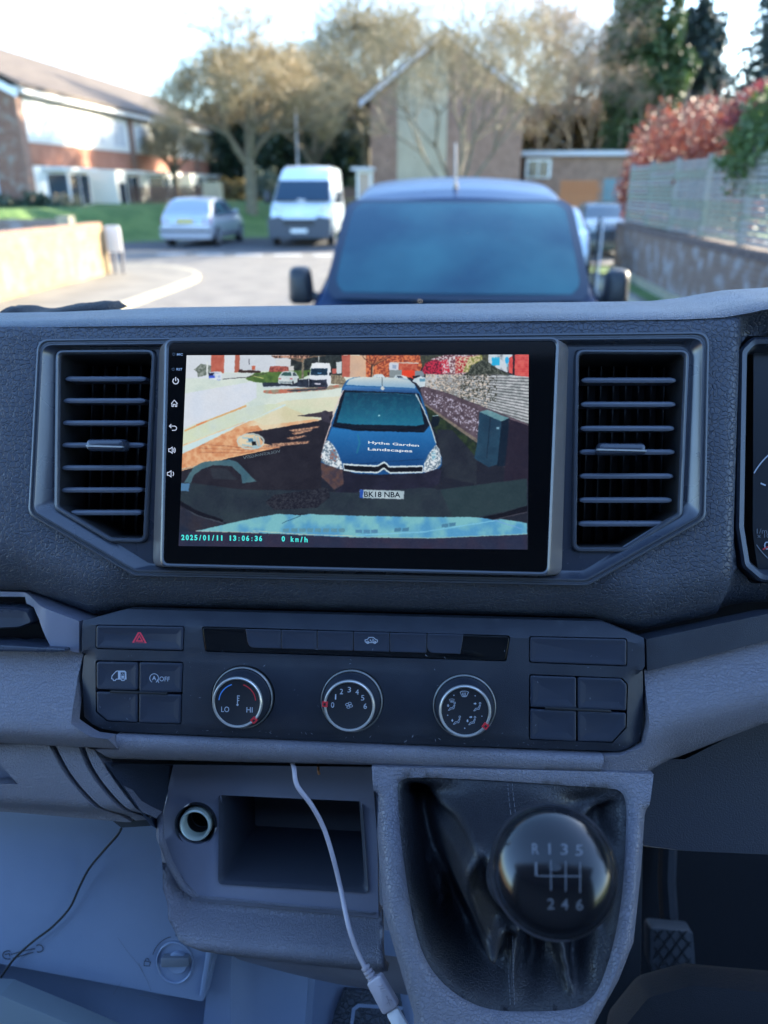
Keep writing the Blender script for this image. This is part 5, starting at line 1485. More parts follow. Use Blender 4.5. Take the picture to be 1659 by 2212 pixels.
for k in range(1, 200):
    o = cm.copy(); COL.objects.link(o); o.parent = lw; o.location = (random.Random(k).uniform(-.004,.004), -.07-.076*k, 1.021+random.Random(k+999).uniform(-.002,.002))
# dark wall further back at the left
dw = empty('brick_wall', (-12, 24, 0)); tag(dw, 'low dark brick wall with a pale end pier at the far left', 'wall')
pA = ground(0, 500); pB = ground(245, 487)
yy = 19.5
b = MB(); xa, xb = atY(0,480,yy).x-8, atY(125,480,yy).x
b.box((xa+12, yy-24, 0), (xb+12, yy-24+.22, atY(60,474,yy).z)); b.build('wall_body', M['brickdark'], dw, smooth=0)
b = MB(); xp = atY(138,480,yy).x; b.box((xp+12-.16, yy-24-.05, 0), (xp+12+.16, yy-24+.27, atY(138,467,yy).z)); b.build('pier', M['kerb'], dw, smooth=0)

# ================================================================== RIGHT WALL AND FENCE
RX = 3.8
rw = empty('brick_wall', (RX, RX/atY(1332, 500, 1).x, 0)); tag(rw, 'shaded stained brick garden wall under the slatted fence on the right', 'wall')
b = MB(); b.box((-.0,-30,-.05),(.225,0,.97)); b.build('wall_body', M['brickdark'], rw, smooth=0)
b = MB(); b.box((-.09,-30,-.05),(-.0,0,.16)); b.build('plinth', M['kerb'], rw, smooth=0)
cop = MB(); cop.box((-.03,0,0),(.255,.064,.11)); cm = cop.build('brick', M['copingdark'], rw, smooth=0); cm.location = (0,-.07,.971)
for k in range(1, 260):
    o = cm.copy(); COL.objects.link(o); o.parent = rw; o.location = (random.Random(k).uniform(-.006,.006), -.07-.075*k, .971+random.Random(k+99).uniform(-.003,.003))
M['slatwood'] = mat('weathered_fence_wood', (.20,.195,.19), .85, col2=(.29,.275,.25), nscale=6)
M['slatgreen'] = mat('greened_fence_wood', (.17,.19,.14), .85, col2=(.25,.26,.21), nscale=5)
fn = empty('slat_fence', (RX+.11, (RX+.1)/atY(1360, 400, 1).x, 1.08)); tag(fn, 'weathered grey fence of narrow horizontal slats on top of the right brick wall', 'fence')
sl0 = MB(); sl0.box((-.009,0,0),(.009,1.80,.056)); slat0 = sl0.build('slat', M['slatwood'], fn, smooth=0); slat0.location = (-.02,-1.83,.03)
sl1 = MB(); sl1.box((-.009,0,0),(.009,1.80,.056)); slat1 = sl1.build('slat', M['slatgreen'], fn, smooth=0); slat1.location = (-.02,-1.83,.03+.0745)
post = MB(); post.box((-.045,-.045,-.05),(.045,.045,1.2)); p0 = post.build('post', M['slatwood'], fn, smooth=0); p0.location = (.03,0,0)
rs = random.Random(4)
for pn in range(10):
    for k in range(15):
        if pn == 0 and k in (0, 1): continue
        src = slat1 if rs.random() < .35 else slat0
        o = src.copy(); COL.objects.link(o); o.parent = fn; o.location = (-.02+rs.uniform(-.003,.003), -1.83*(pn+1)+rs.uniform(-.01,.01), .03+.0745*k+rs.uniform(-.003,.003))
        o.rotation_euler = (rs.uniform(-.002,.002), 0, 0)
    o = p0.copy(); COL.objects.link(o); o.parent = fn; o.location = (.03,-1.83*(pn+1)+.0,0)

# ================================================================== FOLIAGE
def leaf_mesh(ells, n, size, seed, elong=1.6, bias=0.0, up=0.0):
    """many small tumbled leaf faces through ellipsoid volumes"""
    r = np.random.RandomState(seed); V = []; 
    w = np.array([e[3]*e[4]*e[5] for e in ells])**.75; w /= w.sum()
    cnt = r.multinomial(n, w); P = []
    for e, c in zip(ells, cnt):
        d = r.normal(size=(c, 3)); d /= np.linalg.norm(d, axis=1)[:, None]
        rad_ = r.rand(c)**(1/(2.6+bias))
        nz_ = 1 + .22*np.sin(d[:, 0]*5+e[0]*3)*np.sin(d[:, 1]*6+e[1]*2)+.18*np.sin(d[:, 2]*7+e[2])
        q = d*(rad_*nz_)[:, None]*np.array(e[3:6])+np.array(e[:3]); P.append(q)
    P = np.concatenate(P); n = len(P)
    a = r.normal(size=(n, 3)); a[:, 2] += up; a /= np.linalg.norm(a, axis=1)[:, None]
    c = np.cross(a, r.normal(size=(n, 3))); c /= np.linalg.norm(c, axis=1)[:, None]
    s = size*(.5+r.rand(n))[:, None]
    v = np.stack([P-a*s*elong*.5, P+c*s*.5, P+a*s*elong*.5, P-c*s*.5], 1).reshape(-1, 3)
    f = np.arange(n*4).reshape(n, 4)
    return v, f
def np_mesh(name, v, f, m, parent):
    me = bpy.data.meshes.new(name)
    me.vertices.add(len(v)); me.vertices.foreach_set('co', np.asarray(v, dtype=np.float32).ravel())
    f = np.asarray(f, dtype=np.int32)
    me.loops.add(f.size); me.loops.foreach_set('vertex_index', f.ravel())
    me.polygons.add(len(f)); me.polygons.foreach_set('loop_start', np.arange(0, f.size, f.shape[1], dtype=np.int32))
    me.update(); me.validate(); me.materials.append(m)
    return link(bpy.data.objects.new(name, me), parent)
def leafmat(name, c1, c2, c3=None, sc=6.0, trans=.25):
    m, nt, b_ = new_mat(name); N, K = nt.nodes, nt.links
    tc = N.new('ShaderNodeTexCoord'); wn_ = N.new('ShaderNodeTexNoise'); wn_.inputs['Scale'].default_value = sc; wn_.inputs['Detail'].default_value = 6; wn_.inputs['Roughness'].default_value = .7
    K.new(tc.outputs['Object'], wn_.inputs['Vector']); rp = N.new('ShaderNodeValToRGB'); K.new(wn_.outputs['Fac'], rp.inputs[0])
    rp.color_ramp.elements[0].position = .38; rp.color_ramp.elements[0].color = (*c1, 1); rp.color_ramp.elements[1].position = .62; rp.color_ramp.elements[1].color = (*c2, 1)
    if c3: e = rp.color_ramp.elements.new(.5); e.color = (*c3, 1)
    K.new(rp.outputs[0], b_.inputs['Base Color']); b_.inputs['Roughness'].default_value = .55
    tl = N.new('ShaderNodeBsdfTranslucent'); K.new(rp.outputs[0], tl.inputs[0]); mx_ = N.new('ShaderNodeMixShader'); mx_.inputs[0].default_value = trans
    K.new(b_.outputs[0], mx_.inputs[1]); K.new(tl.outputs[0], mx_.inputs[2]); K.new(mx_.outputs[0], N['Material Output'].inputs[0])
    return m
M['bark'] = mat('bark', (.12,.10,.07), .9, col2=(.17,.15,.10), nscale=6)
M['twig'] = leafmat('twig_buds_tan', (.19,.135,.07), (.46,.34,.20), (.30,.23,.11), 3, .15)
M['twigp'] = leafmat('twig_buds_pinkish', (.26,.18,.12), (.52,.38,.28), None, 3, .15)
M['twigg'] = leafmat('twig_buds_olive', (.16,.125,.06), (.40,.31,.17), None, 3, .15)
M['ever'] = leafmat('evergreen_leaves', (.016,.034,.018), (.035,.065,.032), None, 3, .15)
M['everl'] = leafmat('ivy_leaves', (.022,.048,.016), (.075,.12,.035), None, 2, .2)
M['everb'] = leafmat('conifer_needles', (.018,.034,.028), (.035,.055,.05), None, 3, .1)
M['beech'] = leafmat('copper_beech_leaves', (.07,.024,.022), (.38,.105,.045), (.17,.04,.03), 9, .25)
M['beechd'] = leafmat('dark_red_leaves', (.10,.02,.025), (.25,.05,.05), None, 9, .3)
M['bushg'] = leafmat('shrub_leaves', (.03,.07,.015), (.12,.18,.05), None, 8, .3)
M['palt'] = mat('bare_twigs', (.26,.19,.14), .7)
M['hedgeb'] = leafmat('brown_hedge', (.10,.08,.03), (.20,.16,.06), None, 3, .2)

def tree_bare(name, loc, H, trunk_h, tr, spread, seed, m, label, twigs=9000, tsize=.10, lean=0, group=None, levels=5, crown=None):
    t = empty(name, loc); tag(t, label, 'tree', group)
    r = random.Random(seed); V = MB(); tips = []
    def branch(p, d, l, rd, lv):
        q = p + d*l*.5 + Vector((r.uniform(-1,1), r.uniform(-1,1), r.uniform(-.2,.6)))*l*.06
        e = p + d*l
        V.tube([p, q, e], [rd, rd*.82, rd*.62], 5 if lv > 1 else 7, cap=False)
        if lv >= 3: tips.append((q, e))
        if lv >= levels: return
        nb_ = 3 if lv < 4 else 2
        if lv == 0: nb_ = 5
        for k in range(nb_):
            a = 2*math.pi*(k+r.random()*.6)/nb_; tilt = r.uniform(.35,.85)*(spread if lv < 2 else 1)
            side = Vector((math.cos(a), math.sin(a), 0)); side = (side - d*side.dot(d)).normalized()
            nd = (d*math.cos(tilt)+side*math.sin(tilt)+Vector((0,0,.12))).normalized()
            branch(e - d*l*r.uniform(0,.15), nd, l*r.uniform(.62,.82), rd*.6, lv+1)
    l0 = (H-trunk_h)*.30
    V.tube([Vector((0,0,-.1)), Vector((0,0,trunk_h*.15)), Vector((.02,0,trunk_h*.6)), Vector((0,0,trunk_h))], [tr*1.5, tr*1.05, tr*.92, tr*.9], 12, cap=False)
    for k in range(5):
        a = 2*math.pi*(k+r.random()*.5)/5; tl = r.uniform(.35,.8)*spread
        branch(Vector((0,0,trunk_h*r.uniform(.85,1))), Vector((math.cos(a)*math.sin(tl), math.sin(a)*math.sin(tl), math.cos(tl))), l0, tr*.55, 1)
    branch(Vector((0,0,trunk_h)), Vector((.05,0,1)).normalized(), l0*1.1, tr*.6, 1)
    V.build('trunk', M['bark'], t, smooth=180)
    # fine twigs with buds, gathered along the outer branches
    rn = np.random.RandomState(seed); T = np.array([[*q, *e] for q, e in tips]); k = rn.randint(0, len(T), twigs)
    s = rn.rand(twigs)[:, None]*1.25
    P = T[k, :3]*(1-s)+T[k, 3:]*s + rn.normal(size=(twigs, 3))*H*.022
    a = T[k, 3:]-T[k, :3]; a /= np.linalg.norm(a, axis=1)[:, None]+1e-6; a = a*.8+rn.normal(size=(twigs, 3))*.8; a[:, 2] += .2
    a /= np.linalg.norm(a, axis=1)[:, None]; c = np.cross(a, rn.normal(size=(twigs, 3))); c /= np.linalg.norm(c, axis=1)[:, None]
    L_ = tsize*(2+4*rn.rand(twigs))[:, None]; W_ = tsize*(.14+.26*rn.rand(twigs))[:, None]
    v = np.stack([P-a*L_*.5, P+c*W_*.5, P+a*L_*.5, P-c*W_*.5], 1).reshape(-1, 3)
    np_mesh('crown', v, np.arange(twigs*4).reshape(-1, 4), m, t)
    return t
def tree_leafy(name, loc, ells, n, size, seed, m, label, tr=.2, group=None, cat='tree', bias=0.0, stem=True):
    t = empty(name, loc); tag(t, label, cat, group)
    v, f = leaf_mesh(ells, n, size, seed, bias=bias); np_mesh('crown', v, f, m, t)
    if stem:
        b = MB(); top = max(e[2]+e[5]*.5 for e in ells); xs = ells[0][0]
        b.tube([(0,0,-.1),(xs*.3,0,top*.4),(xs,ells[0][1],top)], [tr, tr*.7, tr*.2], 8, cap=False)
        r = random.Random(seed)
        for e in ells: b.tube([(xs*.3,0,max(.2,min(e[2],top)*.6)),(e[0],e[1],e[2])], [tr*.4,tr*.15], 5, cap=False)
        b.build('trunk', M['bark'], t, smooth=180)
    return t
def base_at(u, Y, v=405): p = atY(u, v, Y); return (p.x, Y, 0)
def zz(v, Y, u=829): return atY(u, v, Y).z
# main street tree on the lawn
tree_bare('street_tree', base_at(541, 36), 8.8, 3.0, .26, 1.15, 12, M['twig'], 'large bare round-crowned tree on the lawn between the silver car and the white van', 26000, .085, levels=6)
tree_bare('bare_tree', base_at(380, 43), 5.6, 2.6, .16, 1.1, 5, M['twigg'], 'smaller greenish bare tree in front of the terraced houses', 8000, .08)
tree_bare('bare_tree', base_at(985, 31), 9.0, 1.5, .13, .85, 8, M['twigg'], 'slender upright bare tree in front of the brick gable', 24000, .055, levels=6)
tree_bare('bare_tree', base_at(1175, 47, 180), 13.2, 2.5, .22, .75, 21, M['twigp'], 'tan upright tree right of the brick gable house', 20000, .09)
tree_bare('bare_tree', base_at(1280, 46, 220), 10.2, 2.2, .18, .8, 22, M['twigp'], 'low pinkish tan tree behind the single storey brick building', 19000, .09)
tree_bare('bare_tree', base_at(790, 50, 130), 13.4, 4.0, .3, .8, 31, M['twigg'], 'tall olive tree rising behind the street tree left of the gable', 15000, .12)
tree_bare('bare_tree', base_at(680, 46), 9.5, 3.0, .3, 1.0, 33, M['twig'], 'brownish bare tree crowded behind the white high roof van', 15000, .11)
# evergreens
Ye = 56
def cols(u0, u1, vt, vb, Y, k, seed):
    r = random.Random(seed); out = []
    cx = atY((u0+u1)/2, 405, Y).x
    for i in range(k):
        u = u0+(u1-u0)*(i+.5)/k; zt = zz(vt+r.uniform(-12,12), Y); zb = .2; x = atY(u,405,Y).x-cx
        out.append((x, r.uniform(-1,1), (zt+zb)/2, (u1-u0)/k/CF*Y*1.0, 1.6, (zt-zb)/2))
    return (cx, Y, 0), out
for u0, u1, vt, vb, k, s, mm_, lab in ((440,560,215,400,3,1,'ever','dark evergreen shrubs massed behind the street tree'),(560,700,190,400,4,2,'ever','dark evergreen thicket behind the white high roof van'),(690,830,150,400,4,3,'ever','dark evergreen thicket just left of the brick gable'),):
    loc, el = cols(u0,u1,vt,vb,Ye,k,s); tree_leafy('evergreen_thicket', loc, el, 9000, .34, s, M[mm_], lab, .2)
def cone_els(Hh, w, k, seed, lop=.3):
    r = random.Random(seed); return [(r.uniform(-lop,lop)*w, r.uniform(-.3,.3), Hh*(.22+.76*i/k), w*(1-.72*i/k)*r.uniform(.8,1.15), w*(1-.7*i/k), Hh/k*.85) for i in range(k+1)]
tree_leafy('ivy_clad_tree', base_at(1378, 44, 110), [(0,0,4,1.3,1.3,4.0),(-.9,0,8,.7,.8,3.2),(.45,0,8.2,.75,.9,3.4),(1.6,0,9.0,.45,.6,3.0),(-.4,0,10.6,.5,.5,2.0),(1.5,0,6,1.0,1.2,1.9),(2.3,0,7.2,.6,.6,.8),(.5,0,7.4,1.2,1.0,3.2)], 20000, .17, 41, M['everl'], 'tall dark green ivy clad tree with several upright stems', .3)
tree_leafy('conifer_tree', base_at(1500, 47, 110), [(.1,0,5,1.0,1.3,3.0),(.2,0,7.8,1.2,1.3,1.8),(.9,0,8.8,.7,.8,1.2),(-.5,0,9.0,.5,.7,1.3),(.2,0,10.0,.5,.6,1.2),(1.3,0,6.8,.9,.8,.9),(.2,0,6.6,1.4,1,1.8)], 12000, .16, 42, M['everb'], 'dark bluish evergreen tree standing between the ivy clad tree and the right edge', .25)
tree_leafy('conifer_tree', base_at(1665, 40, 110), cone_els(11.8, 2.6, 8, 6), 12000, .16, 43, M['everb'], 'dark conifer cut by the right edge of the view', .25)
loc, el = cols(1330,1680,205,400,52,7,9); tree_leafy('evergreen_thicket', loc, el, 15000, .30, 9, M['ever'], 'dark low evergreen belt behind the ivy clad tree', .2)
loc, el = cols(1120,1345,205,400,52,6,10); tree_leafy('evergreen_thicket', loc, el, 9000, .28, 10, M['hedgeb'], 'brownish thicket behind the single storey brick building', .2)
# beech hedge over the fence
def hedge(name, loc, ells, n, size, seed, m, label, cat='hedge'):
    return tree_leafy(name, loc, ells, n, size, seed, m, label, .04, cat=cat, bias=-.6)
hx = RX+1.0
he = []
r_ = random.Random(8)
def Yat(u, X): return X/atY(u, 350, 1).x
for i in range(12):
    u = 1372+i*20; y = Yat(u, hx); vt = interp(u, [(1350,310),(1385,262),(1430,225),(1500,205),(1560,190),(1610,165)])
    zt = zz(vt, y, u)+r_.uniform(-.08,.08)
    he.append((r_.uniform(-.2,.2), y-14, zt/2+.35, .60, .85, zt/2-.28))
he = [(e[0], e[1], e[2]-.18, e[3], e[4], e[5]-.12) for e in he]
hg = hedge('beech_hedge', (hx, 14, 0), he, 30000, .055, 3, M['beech'], 'red-brown copper beech hedge rising above the slatted fence')
b = MB()
for i in range(150):
    e_ = r_.choice(he); x = r_.uniform(-.5,.4); d = Vector((r_.uniform(-.25,.25), r_.uniform(-.25,.25), 1)).normalized()*r_.uniform(.3,.7)
    p = Vector((e_[0]+x, e_[1]+r_.uniform(-.7,.7), e_[2]+e_[5]*r_.uniform(.45,.95)))
    b.tube([p, p+d*.6, p+d+Vector((r_.uniform(-.05,.05),0,0))], [.008,.006,.003], 4, cap=False)
o = b.build('bare_stems', M['palt'], hg); o['kind'] = 'stuff'
yg = Yat(1700, RX+.6)
hedge('green_shrub', (RX+.6, yg, 0), [(0,.3,zz(250,yg,1640)-.2,.6,.9,.55),(-.1,-.6,zz(300,yg,1640),.6,.8,.7),(-.35,.2,zz(330,yg,1640)-.1,.45,.7,.4),(.1,1.1,zz(220,yg,1640)-.3,.5,.6,.4),(0,-1.6,2.6,.7,.9,1.0)], 14000, .055, 5, M['bushg'], 'green leafy shrub hanging over the fence at the right edge', 'shrub')
hedge('red_shrub', (RX+.9, yg+.6, 0), [(0,.4,zz(190,yg,1640)-.1,.5,.9,.40),(0,1.6,zz(200,yg,1640)-.1,.5,.8,.35),(.2,-.9,zz(160,yg,1640)-.1,.6,.7,.5)], 7000, .05, 6, M['beechd'], 'dark red shrub top above the green shrub at the right edge', 'shrub')
# dense tree added outside the right of the frame to shade road and dashboard
tree_leafy('shade_tree', (RX+1.8, 3.6, 0), [(0,0,3.2,1.6,2.2,2.2),(.2,-2.2,3.2,1.6,2.0,2.2),(0,2.0,3.4,1.2,1.5,1.9),(.1,-.5,5.2,1.5,2.0,1.4)], 22000, .14, 7, M['ever'], 'dense evergreen tree added behind the fence to shade the dashboard, beyond the right edge', .2)

# ================================================================== HOUSES
M['white'] = M['white']
M['render_white'] = mat('white_cladding', (.78,.76,.70), .6)
M['upvc'] = mat('white_window_frame', (.80,.80,.80), .4)
M['cream'] = mat('cream_render', (.40,.34,.25), .8, col2=(.46,.39,.29), nscale=1)
M['rooftile'] = mat('brown_roof_tiles', (.065,.048,.038), .9, col2=(.095,.072,.056), nscale=2, bump=('noise', 12, .03))
M['winglass'] = mat('house_window_glass', (.03,.05,.07), .06, spec=.8)
M['hungtile'] = mat('red_hung_tiles', (.34,.14,.085), .85, col2=(.42,.19,.12), nscale=2)
M['glarepane'] = mat('window_glass_sun_glare', (.66,.67,.67), .15, spec=.8)  # pale panes: blown-out sun glare put into the colour, no real curtain
M['hbrick'] = mat('house_brick_far', (.26,.155,.115), .9, col2=(.33,.20,.15), nscale=3)
M['bargeboard'] = mat('grey_bargeboard', (.55,.55,.60), .6)
FX = -16.0
def terrace():
    t = empty('terraced_house', (FX, 42, 0)); tag(t, 'sunlit terrace of brick houses with white cladding and a brown tiled roof on the left', 'house')
    y0, y1 = 30.4-42, 60-42; ze = 5.0
    b = MB(); b.box((-9,y0,0),(0,y1,ze)); b.build('wall', M['brickred'], t, smooth=0)
    # facade bands, 3 cm proud of the wall
    def band(n, a, c, z0, z1, m, pr=.04):
        b = MB(); b.box((0.002,a,z0),(pr,c,z1)); return b.build(n, m, t, smooth=0)
    units = [(y0+.5, y0+10.6), (y0+11.4, y0+21.0), (y0+21.8, y1-.5)]
    for i, (a, c) in enumerate(units):
        band('upper_cladding', a, c, 3.40, ze-.1, M['render_white'])
        band('tile_hanging', a, c, 2.62, 3.35, M['hungtile'], .06)
        band('lower_cladding', a, c, .9, 2.58, M['render_white'], .03)
        n = 4
        for k in range(n):
            yc = a+(c-a)*(k+.5)/n
            w = MB(); w.box((.04,yc-.75,3.55),(.075,yc+.75,4.65)); wf = w.build('window', M['upvc'], t, smooth=0)
            for s in (-1, 1):
                g_ = MB(); g_.box((.076,yc+s*.36-.31,3.64),(.085,yc+s*.36+.31,4.56)); g_.build('pane', M['glarepane'], wf, smooth=0)
        for yc in ((a+2.4, c-2.2) if i == 0 else (a+2.6,c-2.0)):
            # bay window with a shallow roof
            w = MB(); w.loft([[Vector((.03,yc-1.5,z)),Vector((.75,yc-.95,z)),Vector((.75,yc+.95,z)),Vector((.03,yc+1.5,z))] for z in (1.05,2.42)], True, True); wf = w.build('bay_window', M['upvc'], t, smooth=0)
            for (p, q) in ((Vector((.752,yc-.88,0)),Vector((.752,yc-.05,0))),(Vector((.752,yc+.05,0)),Vector((.752,yc+.88,0))),(Vector((.12,yc-1.44,0)),Vector((.70,yc-.99,0))),(Vector((.12,yc+1.44,0)),Vector((.70,yc+.99,0)))):
                g_ = MB(); nn = Vector((.01,0,0)) if abs(p.x-q.x) < .01 else Vector((.008,.010 if p.y > yc else -.010,0))
                g_.add([p+nn+Vector((0,0,1.15)),q+nn+Vector((0,0,1.15)),q+nn+Vector((0,0,2.3)),p+nn+Vector((0,0,2.3))], [(0,1,2,3)]); g_.build('pane', M['winglass'], wf, smooth=0)
            w = MB(); w.box((.03,yc-1.6,2.43),(.9,yc+1.6,2.55)); w.build('bay_roof', M['upvc'], t, smooth=0)
            w = MB(); w.box((.04,yc-1.5,0),(.76,yc+1.5,1.04)); w.build('bay_base', M['hbrick'], t, smooth=0)
        yc = (a+c)/2+.4; w = MB(); w.box((.03,yc-.6,0),(1.3,yc+.6,2.5)); pr = w.build('porch', M['render_white'], t, smooth=0)
        w = MB(); w.box((1.301,yc-.38,.02),(1.33,yc+.38,2.0)); w.build('door', M['winglass'], pr, smooth=0)
    for y in [y0+.02] + [units[0][1]+.15, units[1][1]+.15]:
        w = MB(); w.box((0,y,0),(.10,y+.45,ze-.08)); w.build('brick_pier', M['hbrick'], t, smooth=0)
    w = MB(); w.box((0,y0-.05,ze-.02),(.45,y1+.1,ze+.20)); w.build('gutter_board', M['upvc'], t, smooth=0)
    # roof
    zr = 7.5; w = MB(); yr0, yr1 = y0-.35, y1+.35
    for sgn in (0, 1):
        pass
    w.add([(.5,yr0,ze+.12),(.5,yr1,ze+.12),(-4.6,yr1,zr),(-4.6,yr0,zr),(-9.5,yr0,ze+.12),(-9.5,yr1,ze+.12),
           (.5,yr0,ze+.26),(.5,yr1,ze+.26),(-4.6,yr1,zr+.15),(-4.6,yr0,zr+.15),(-9.5,yr0,ze+.26),(-9.5,yr1,ze+.26)],
          [(6,7,8,9),(9,8,11,10),(0,3,2,1),(3,4,5,2),(0,6,9,3),(3,9,10,4),(1,2,8,7),(2,5,11,8),(0,1,7,6),(4,10,11,5)])
    w.build('roof', M['rooftile'], t, smooth=0)
    w = MB(); w.add([(0,y0,ze),(-9,y0,ze),(-4.5,y0,zr-.1),(0,y0+.2,ze),(-9,y0+.2,ze),(-4.5,y0+.2,zr-.06)], [(0,2,1),(3,4,5)]); w.build('gable', M['brickred'], t, smooth=0)
    w = MB(); w.add([(.35,y0-.3,ze+.05),(-4.6,y0-.3,zr+.02),(-4.6,y0-.3,zr-.26),(.35,y0-.3,ze-.22),(-9.4,y0-.3,ze+.05),(-9.4,y0-.3,ze-.22)], [(0,1,2,3),(1,4,5,2)]); w.build('bargeboard', M['upvc'], t, smooth=0)
    w = MB(); w.box((-3.1,y0-.06,0),(-1.1,y0-.003,4.0)); w.build('gable_panel', M['bargeboard'], t, smooth=0)
    return t
terrace()
def gable_house():
    Y = 39.0; xl, xr = atY(800,300,Y).x, atY(1128,300,Y).x; xc = atY(962,66,Y).x
    t = empty('gable_house', ((xl+xr)/2, Y, 0)); o_ = (xl+xr)/2; tag(t, 'brick house seen gable end on with a tall cream panel and pale bargeboards', 'house')
    za = zz(66, Y); zl = zz(232, Y); xl -= o_; xr -= o_; xc -= o_
    b = MB(); zc = za-.35
    zL = zl+ .35
    prof = [(xl,0),(xr,0),(xr,zL),(xc,zc),(xl,zL)]
    b.loft([[Vector((x,y,z)) for x, z in prof] for y in (0, 11)], True, True); b.build('wall', M['hbrick'], t, smooth=0)
    p0, p1 = atY(858,300,Y-.04).x-o_, atY(965,300,Y-.04).x-o_
    f_ = lambda x: zL+(zc-zL)*(x-xl)/(xc-xl)-.12
    b = MB(); b.loft([[Vector(q) for q in ((p0,y,0),(p1,y,0),(p1,y,f_(p1)),(p0,y,f_(p0)))] for y in (-.05,-.002)], True, True); b.build('cream_panel', M['cream'], t, smooth=0)
    for sx, s in ((xl-.45, -1), (xr+.45, 1)):
        zo = zL - .45*(zc-zL)/(xc-xl)
        b = MB(); b.loft([[Vector(q) for q in ((sx,y,zo-.05),(xc,y,zc+.10),(xc,y,zc+.36),(sx,y,zo+.21))] for y in (-.35,-.28)], True, True); b.build('bargeboard', M['bargeboard'], t, smooth=0)
        b = MB(); b.loft([[Vector(q) for q in ((sx,y,zo+.212),(xc,y,zc+.362),(xc,y,zc+.47),(sx,y,zo+.32))] for y in (-.36,11.3)], True, True); b.build('roof', M['rooftile'], t, smooth=0)
    return t
gable_house()
def low_building():
    Y = 41.5; xl, xr = atY(1134,360,Y).x, atY(1345,360,Y).x; o_ = (xl+xr)/2
    t = empty('brick_outbuilding', (o_, Y, 0)); tag(t, 'low flat roofed brick building with a white window right of the gable house', 'building')
    zt = zz(338, Y); xl -= o_; xr -= o_
    b = MB(); b.box((xl,0,0),(xr+3,6,zt)); b.build('wall', M['hbrick'], t, smooth=0)
    b = MB(); b.box((xl-.2,-.25,zt+.002),(xr+3.2,6.2,zt+.22)); b.build('flat_roof', M['bargeboard'], t, smooth=0)
    w0, w1 = atY(1136,360,Y).x-o_, atY(1190,360,Y).x-o_
    b = MB(); b.box((w0,-.08,zz(385,Y)),(w1,-.002,zz(344,Y))); wf = b.build('window', M['upvc'], t, smooth=0)
    for k in range(2):
        b = MB(); a = w0+.1+(w1-w0-.15)/2*k; b.box((a,-.095,zz(382,Y)),(a+(w1-w0)/2-.15,-.081,zz(349,Y))); b.build('pane', M['winglass'], wf, smooth=0)
    return t
low_building()
# small white bay of a house left of the gable
Y = 36; x0, x1 = atY(770,390,Y).x, atY(800,390,Y).x
t = empty('white_porch', ((x0+x1)/2, Y, 0)); tag(t, 'small white porch with a flat canopy left of the gable house', 'porch')
b = MB(); b.box((-(x1-x0)/2,0,0),((x1-x0)/2,1.2,zz(368,Y))); b.build('frame', M['upvc'], t, smooth=0)
b = MB(); b.box((-(x1-x0)/2+.1,-.02,.9),((x1-x0)/2-.05,-.002,zz(374,Y))); b.build('pane', mat('peach_blind', (.5,.36,.28), .6), t, smooth=0)
b = MB(); b.box((-(x1-x0)/2-.2,-.3,zz(368,Y)+.002),((x1-x0)/2+.1,1.3,zz(361,Y))); b.build('canopy', M['bargeboard'], t, smooth=0)
# fences and gates in the distance
def board_fence(name, label, u0, u1, vt, vb, Y, bw, m, gap=.012, cat='fence', cap=None):
    x0, x1 = atY(u0,vt,Y).x, atY(u1,vt,Y).x; zt = zz(vt, Y); zb = max(.02, zz(vb, Y)) if vb else .02
    t = empty(name, (x0, Y, 0)); tag(t, label, cat); n = max(1, int((x1-x0)/bw)); first = None
    for k in range(n):
        if first is None:
            b = MB(); b.box((0,0,zb),(bw-gap,.03,zt)); first = b.build('board', m, t, smooth=0)
        else:
            o = first.copy(); COL.objects.link(o); o.parent = t; o.location = (k*bw, random.Random(k).uniform(-.012,.012), 0)
    b = MB(); b.box((0,.045,zb+.25),(x1-x0,.09,zb+.33)); b.box((0,.045,zt-.4),(x1-x0,.09,zt-.3)); b.build('rail', m, t, smooth=0)
    return t
M['orangewood'] = mat('orange_stained_wood', (.34,.125,.045), .7, col2=(.40,.16,.06), nscale=4)
M['tealpaint'] = mat('teal_painted_wood', (.13,.22,.25), .7)
M['brownpicket'] = mat('brown_picket_wood', (.15,.085,.065), .85, col2=(.20,.12,.09), nscale=3)
board_fence('garage_gate', 'orange stained wooden gate right of the blue van roof', 1212, 1300, 390, 470, 33, .16, M['orangewood'], cat='gate')
board_fence('garage_gate', 'grey-teal painted wooden gate between the orange gate and the slatted fence', 1306, 1352, 386, 470, 33.5, .16, M['tealpaint'], cat='gate')
board_fence('picket_fence', 'brown picket fence in front of the sunlit terrace houses', 245, 445, 402, 0, 38.5, .11, M['brownpicket'], .03)
board_fence('picket_fence', 'short brown picket fence between the white high roof van and the gable house', 728, 800, 405, 0, 37, .11, M['brownpicket'], .03)
# cream block and hedge at the end of the terrace
tb = empty('electric_cabinet', base_at(459, 38)); tag(tb, 'pale cream utility cabinet on the lawn left of the street tree', 'cabinet')
b = MB(); b.box((-.42,-.2,0),(.42,.2,zz(395,38))); b.build('body', mat('cream_metal', (.50,.46,.34), .6), tb, smooth=0)
b = MB(); b.box((-.46,-.24,zz(395,38)+.002),(.46,.24,zz(395,38)+.05)); b.build('lid', M['cream'], tb, smooth=0)
b = MB(); b.box((-.40,-.215,.1),(-.01,-.202,zz(397,38))); b.box((.01,-.215,.1),(.40,-.202,zz(397,38))); b.build('door', M['cream'], tb, smooth=0)
hedge('front_hedge', (-18.5, 29.2, .72), [(-6,.0,.35,4,.5,.65),(0,0,.35,4,.5,.65),(3.4,0,.3,1.0,.45,.55)], 9000, .12, 61, M['ever'], 'low dark clipped hedge below the gable end of the terrace')
